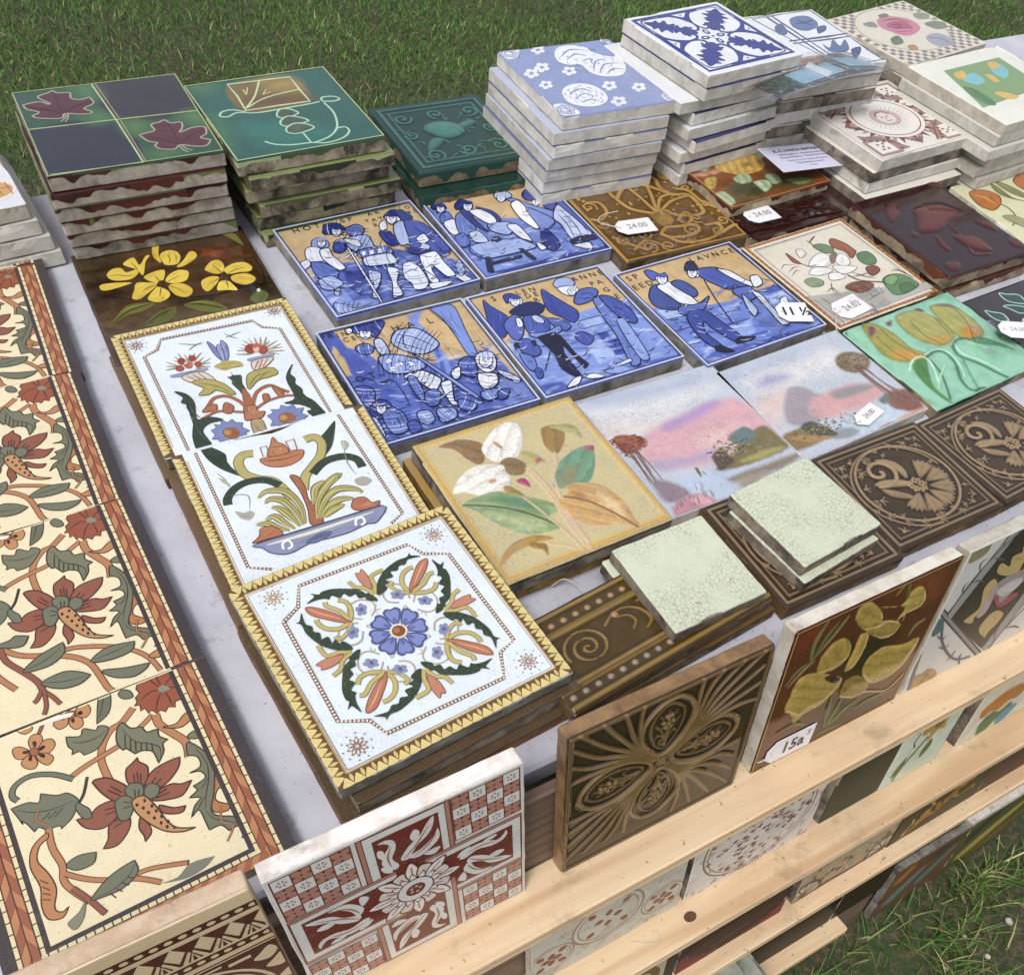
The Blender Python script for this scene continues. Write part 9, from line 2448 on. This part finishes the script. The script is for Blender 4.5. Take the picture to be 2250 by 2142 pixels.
# picture postcard in a sleeve between the cobalt stack and the tulip stack
pc=empty('postcard',TM(.6080,-.0760,Z0+.1075,.02)@Matrix.Rotation(-.12,4,'X'),'glossy blue and brown picture postcard in a clear sleeve under the cobalt leaf tile','postcard')
def sheet(name,P,z,mat,col,bend=-.5):
    P=np.asarray(P,float); 
    return mesh(name,[(x,y,z+bend*(x-.02)**2) for x,y in P],[tuple(range(len(P)))],mat,pc,None,[lin(col)])
def strip(x0,x1,y0,y1,z,col,name,mat=G_paint,n=10,bend=-.5,sk=0.):
    V=[];F=[]
    for i in range(n+1):
        x=x0+(x1-x0)*i/n; V+=[(x+sk*0,y0+sk*i/n,z+bend*(x-.02)**2),(x,y1+sk*i/n,z+bend*(x-.02)**2)]
    for i in range(n): F.append((2*i,2*i+2,2*i+3,2*i+1))
    return mesh(name,V,F,mat,pc,None,[lin(col)]*n)
strip(-.085,.080,-.042,.045,0,'#4a4038','picture'); strip(-.075,-.03,-.036,.030,.0003,'#3c5248','picture_field'); strip(-.04,.03,-.036,-.004,.0004,'#93bfd8','picture_field',sk=.006); strip(-.005,.012,-.036,.0,.0006,'#dbe8ef','picture_field',sk=.01); strip(.0,.075,-.006,.040,.0004,'#55433a','picture_field'); strip(-.03,.035,.006,.030,.0005,'#a8745a','picture_field'); strip(.045,.080,-.02,.012,.0006,'#8fb9d2','picture_field',sk=-.012)
strip(-.098,.088,-.050,.050,.0016,'#ffffff','clear_sleeve',M_film)
# round nosed moulding tiles at the bottom of the rack
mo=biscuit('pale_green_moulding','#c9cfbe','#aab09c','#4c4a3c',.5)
for k,(x,y,z_) in enumerate(((.060,-.400,.040),(.092,-.430,.046),(.110,-.462,.052))):
    V=[];F=[];n=9
    for xe in (x-.15,x):
        for i in range(n): th=math.pi*i/(n-1); V.append((xe,y+.013*math.cos(th),z_-.055+.06*math.sin(th)*.3+.040))
        V+= [(xe,y-.013,z_-.055),(xe,y+.013,z_-.055)]
    m=n+2
    order=list(range(n))+[n,n+1]
    for i in range(m): F.append((order[i],order[(i+1)%m],m+order[(i+1)%m],m+order[i]))
    F.append(tuple(order)); F.append(tuple(m+q for q in order[::-1]))
    o=mesh('moulding_tile',V,F,mo,None); o.matrix_world=RK; tag(o,('uppermost','middle','lowest')[k]+' pale green round nosed moulding tile jutting out at the bottom of the rack','tile','pale green moulding tiles','thing')
# small wire ends by the big white tile
o=cord('wire',[(.0150,-.4960,Z0+.004),(.0235,-.4985,Z0+.010),(.0310,-.5060,Z0+.006),(.0335,-.5150,Z0+.002)],.0005,M_string); tag(o,'thin grey bent wire on the table beside the large white tile','wire')

# knot and pencil mark on the second ledge
kn=plate('knot',[(.0065*math.cos(a),.0050*math.sin(a)) for a in np.linspace(0,6.283,13)[:-1]],.0003,biscuit('wood_knot','#8a5c3c','#6d452c','#4a2e1c',.4),rk); kn.matrix_local=Matrix.Translation((-.038,LG[1]+.0001,.0150))@Matrix.Rotation(math.pi/2,4,'X')@Matrix.Rotation(math.pi,4,'X')
for P in ([(-.100,.007),(-.088,.0155),(-.077,.0215)],[(-.077,.0215),(-.0735,.015),(-.0725,.010)]):
    cord('pencil_mark',[(x,LG[1]+.0003,z) for x,z in P],.0004,M_string,rk)

# crumbs of plaster and grit on the table
grit_V=[];grit_F=[];gc=[]
for _ in range(420):
    u,v=rr.uniform(-.62,.95),rr.uniform(.04,.78); r_=rr.uniform(.0004,.0013); k=len(grit_V); a=rr.uniform(0,6.28)
    for q in range(4): grit_V.append((u+r_*math.cos(a+q*1.57),v+r_*math.sin(a+q*1.57),TT+.0001))
    grit_V.append((u+r_*.2,v,TT+r_*.9)); c=lin(('#4a443c','#d9d4ca','#8a6a50','#6f6a64')[_%4])
    for q in range(4): grit_F.append((k+q,k+(q+1)%4,k+4)); gc.append(c)
o=mesh('grit',grit_V,grit_F,G_matt,None,None,gc); o.matrix_world=TM(.1,-.65,0,-.045); tag(o,kind='stuff')
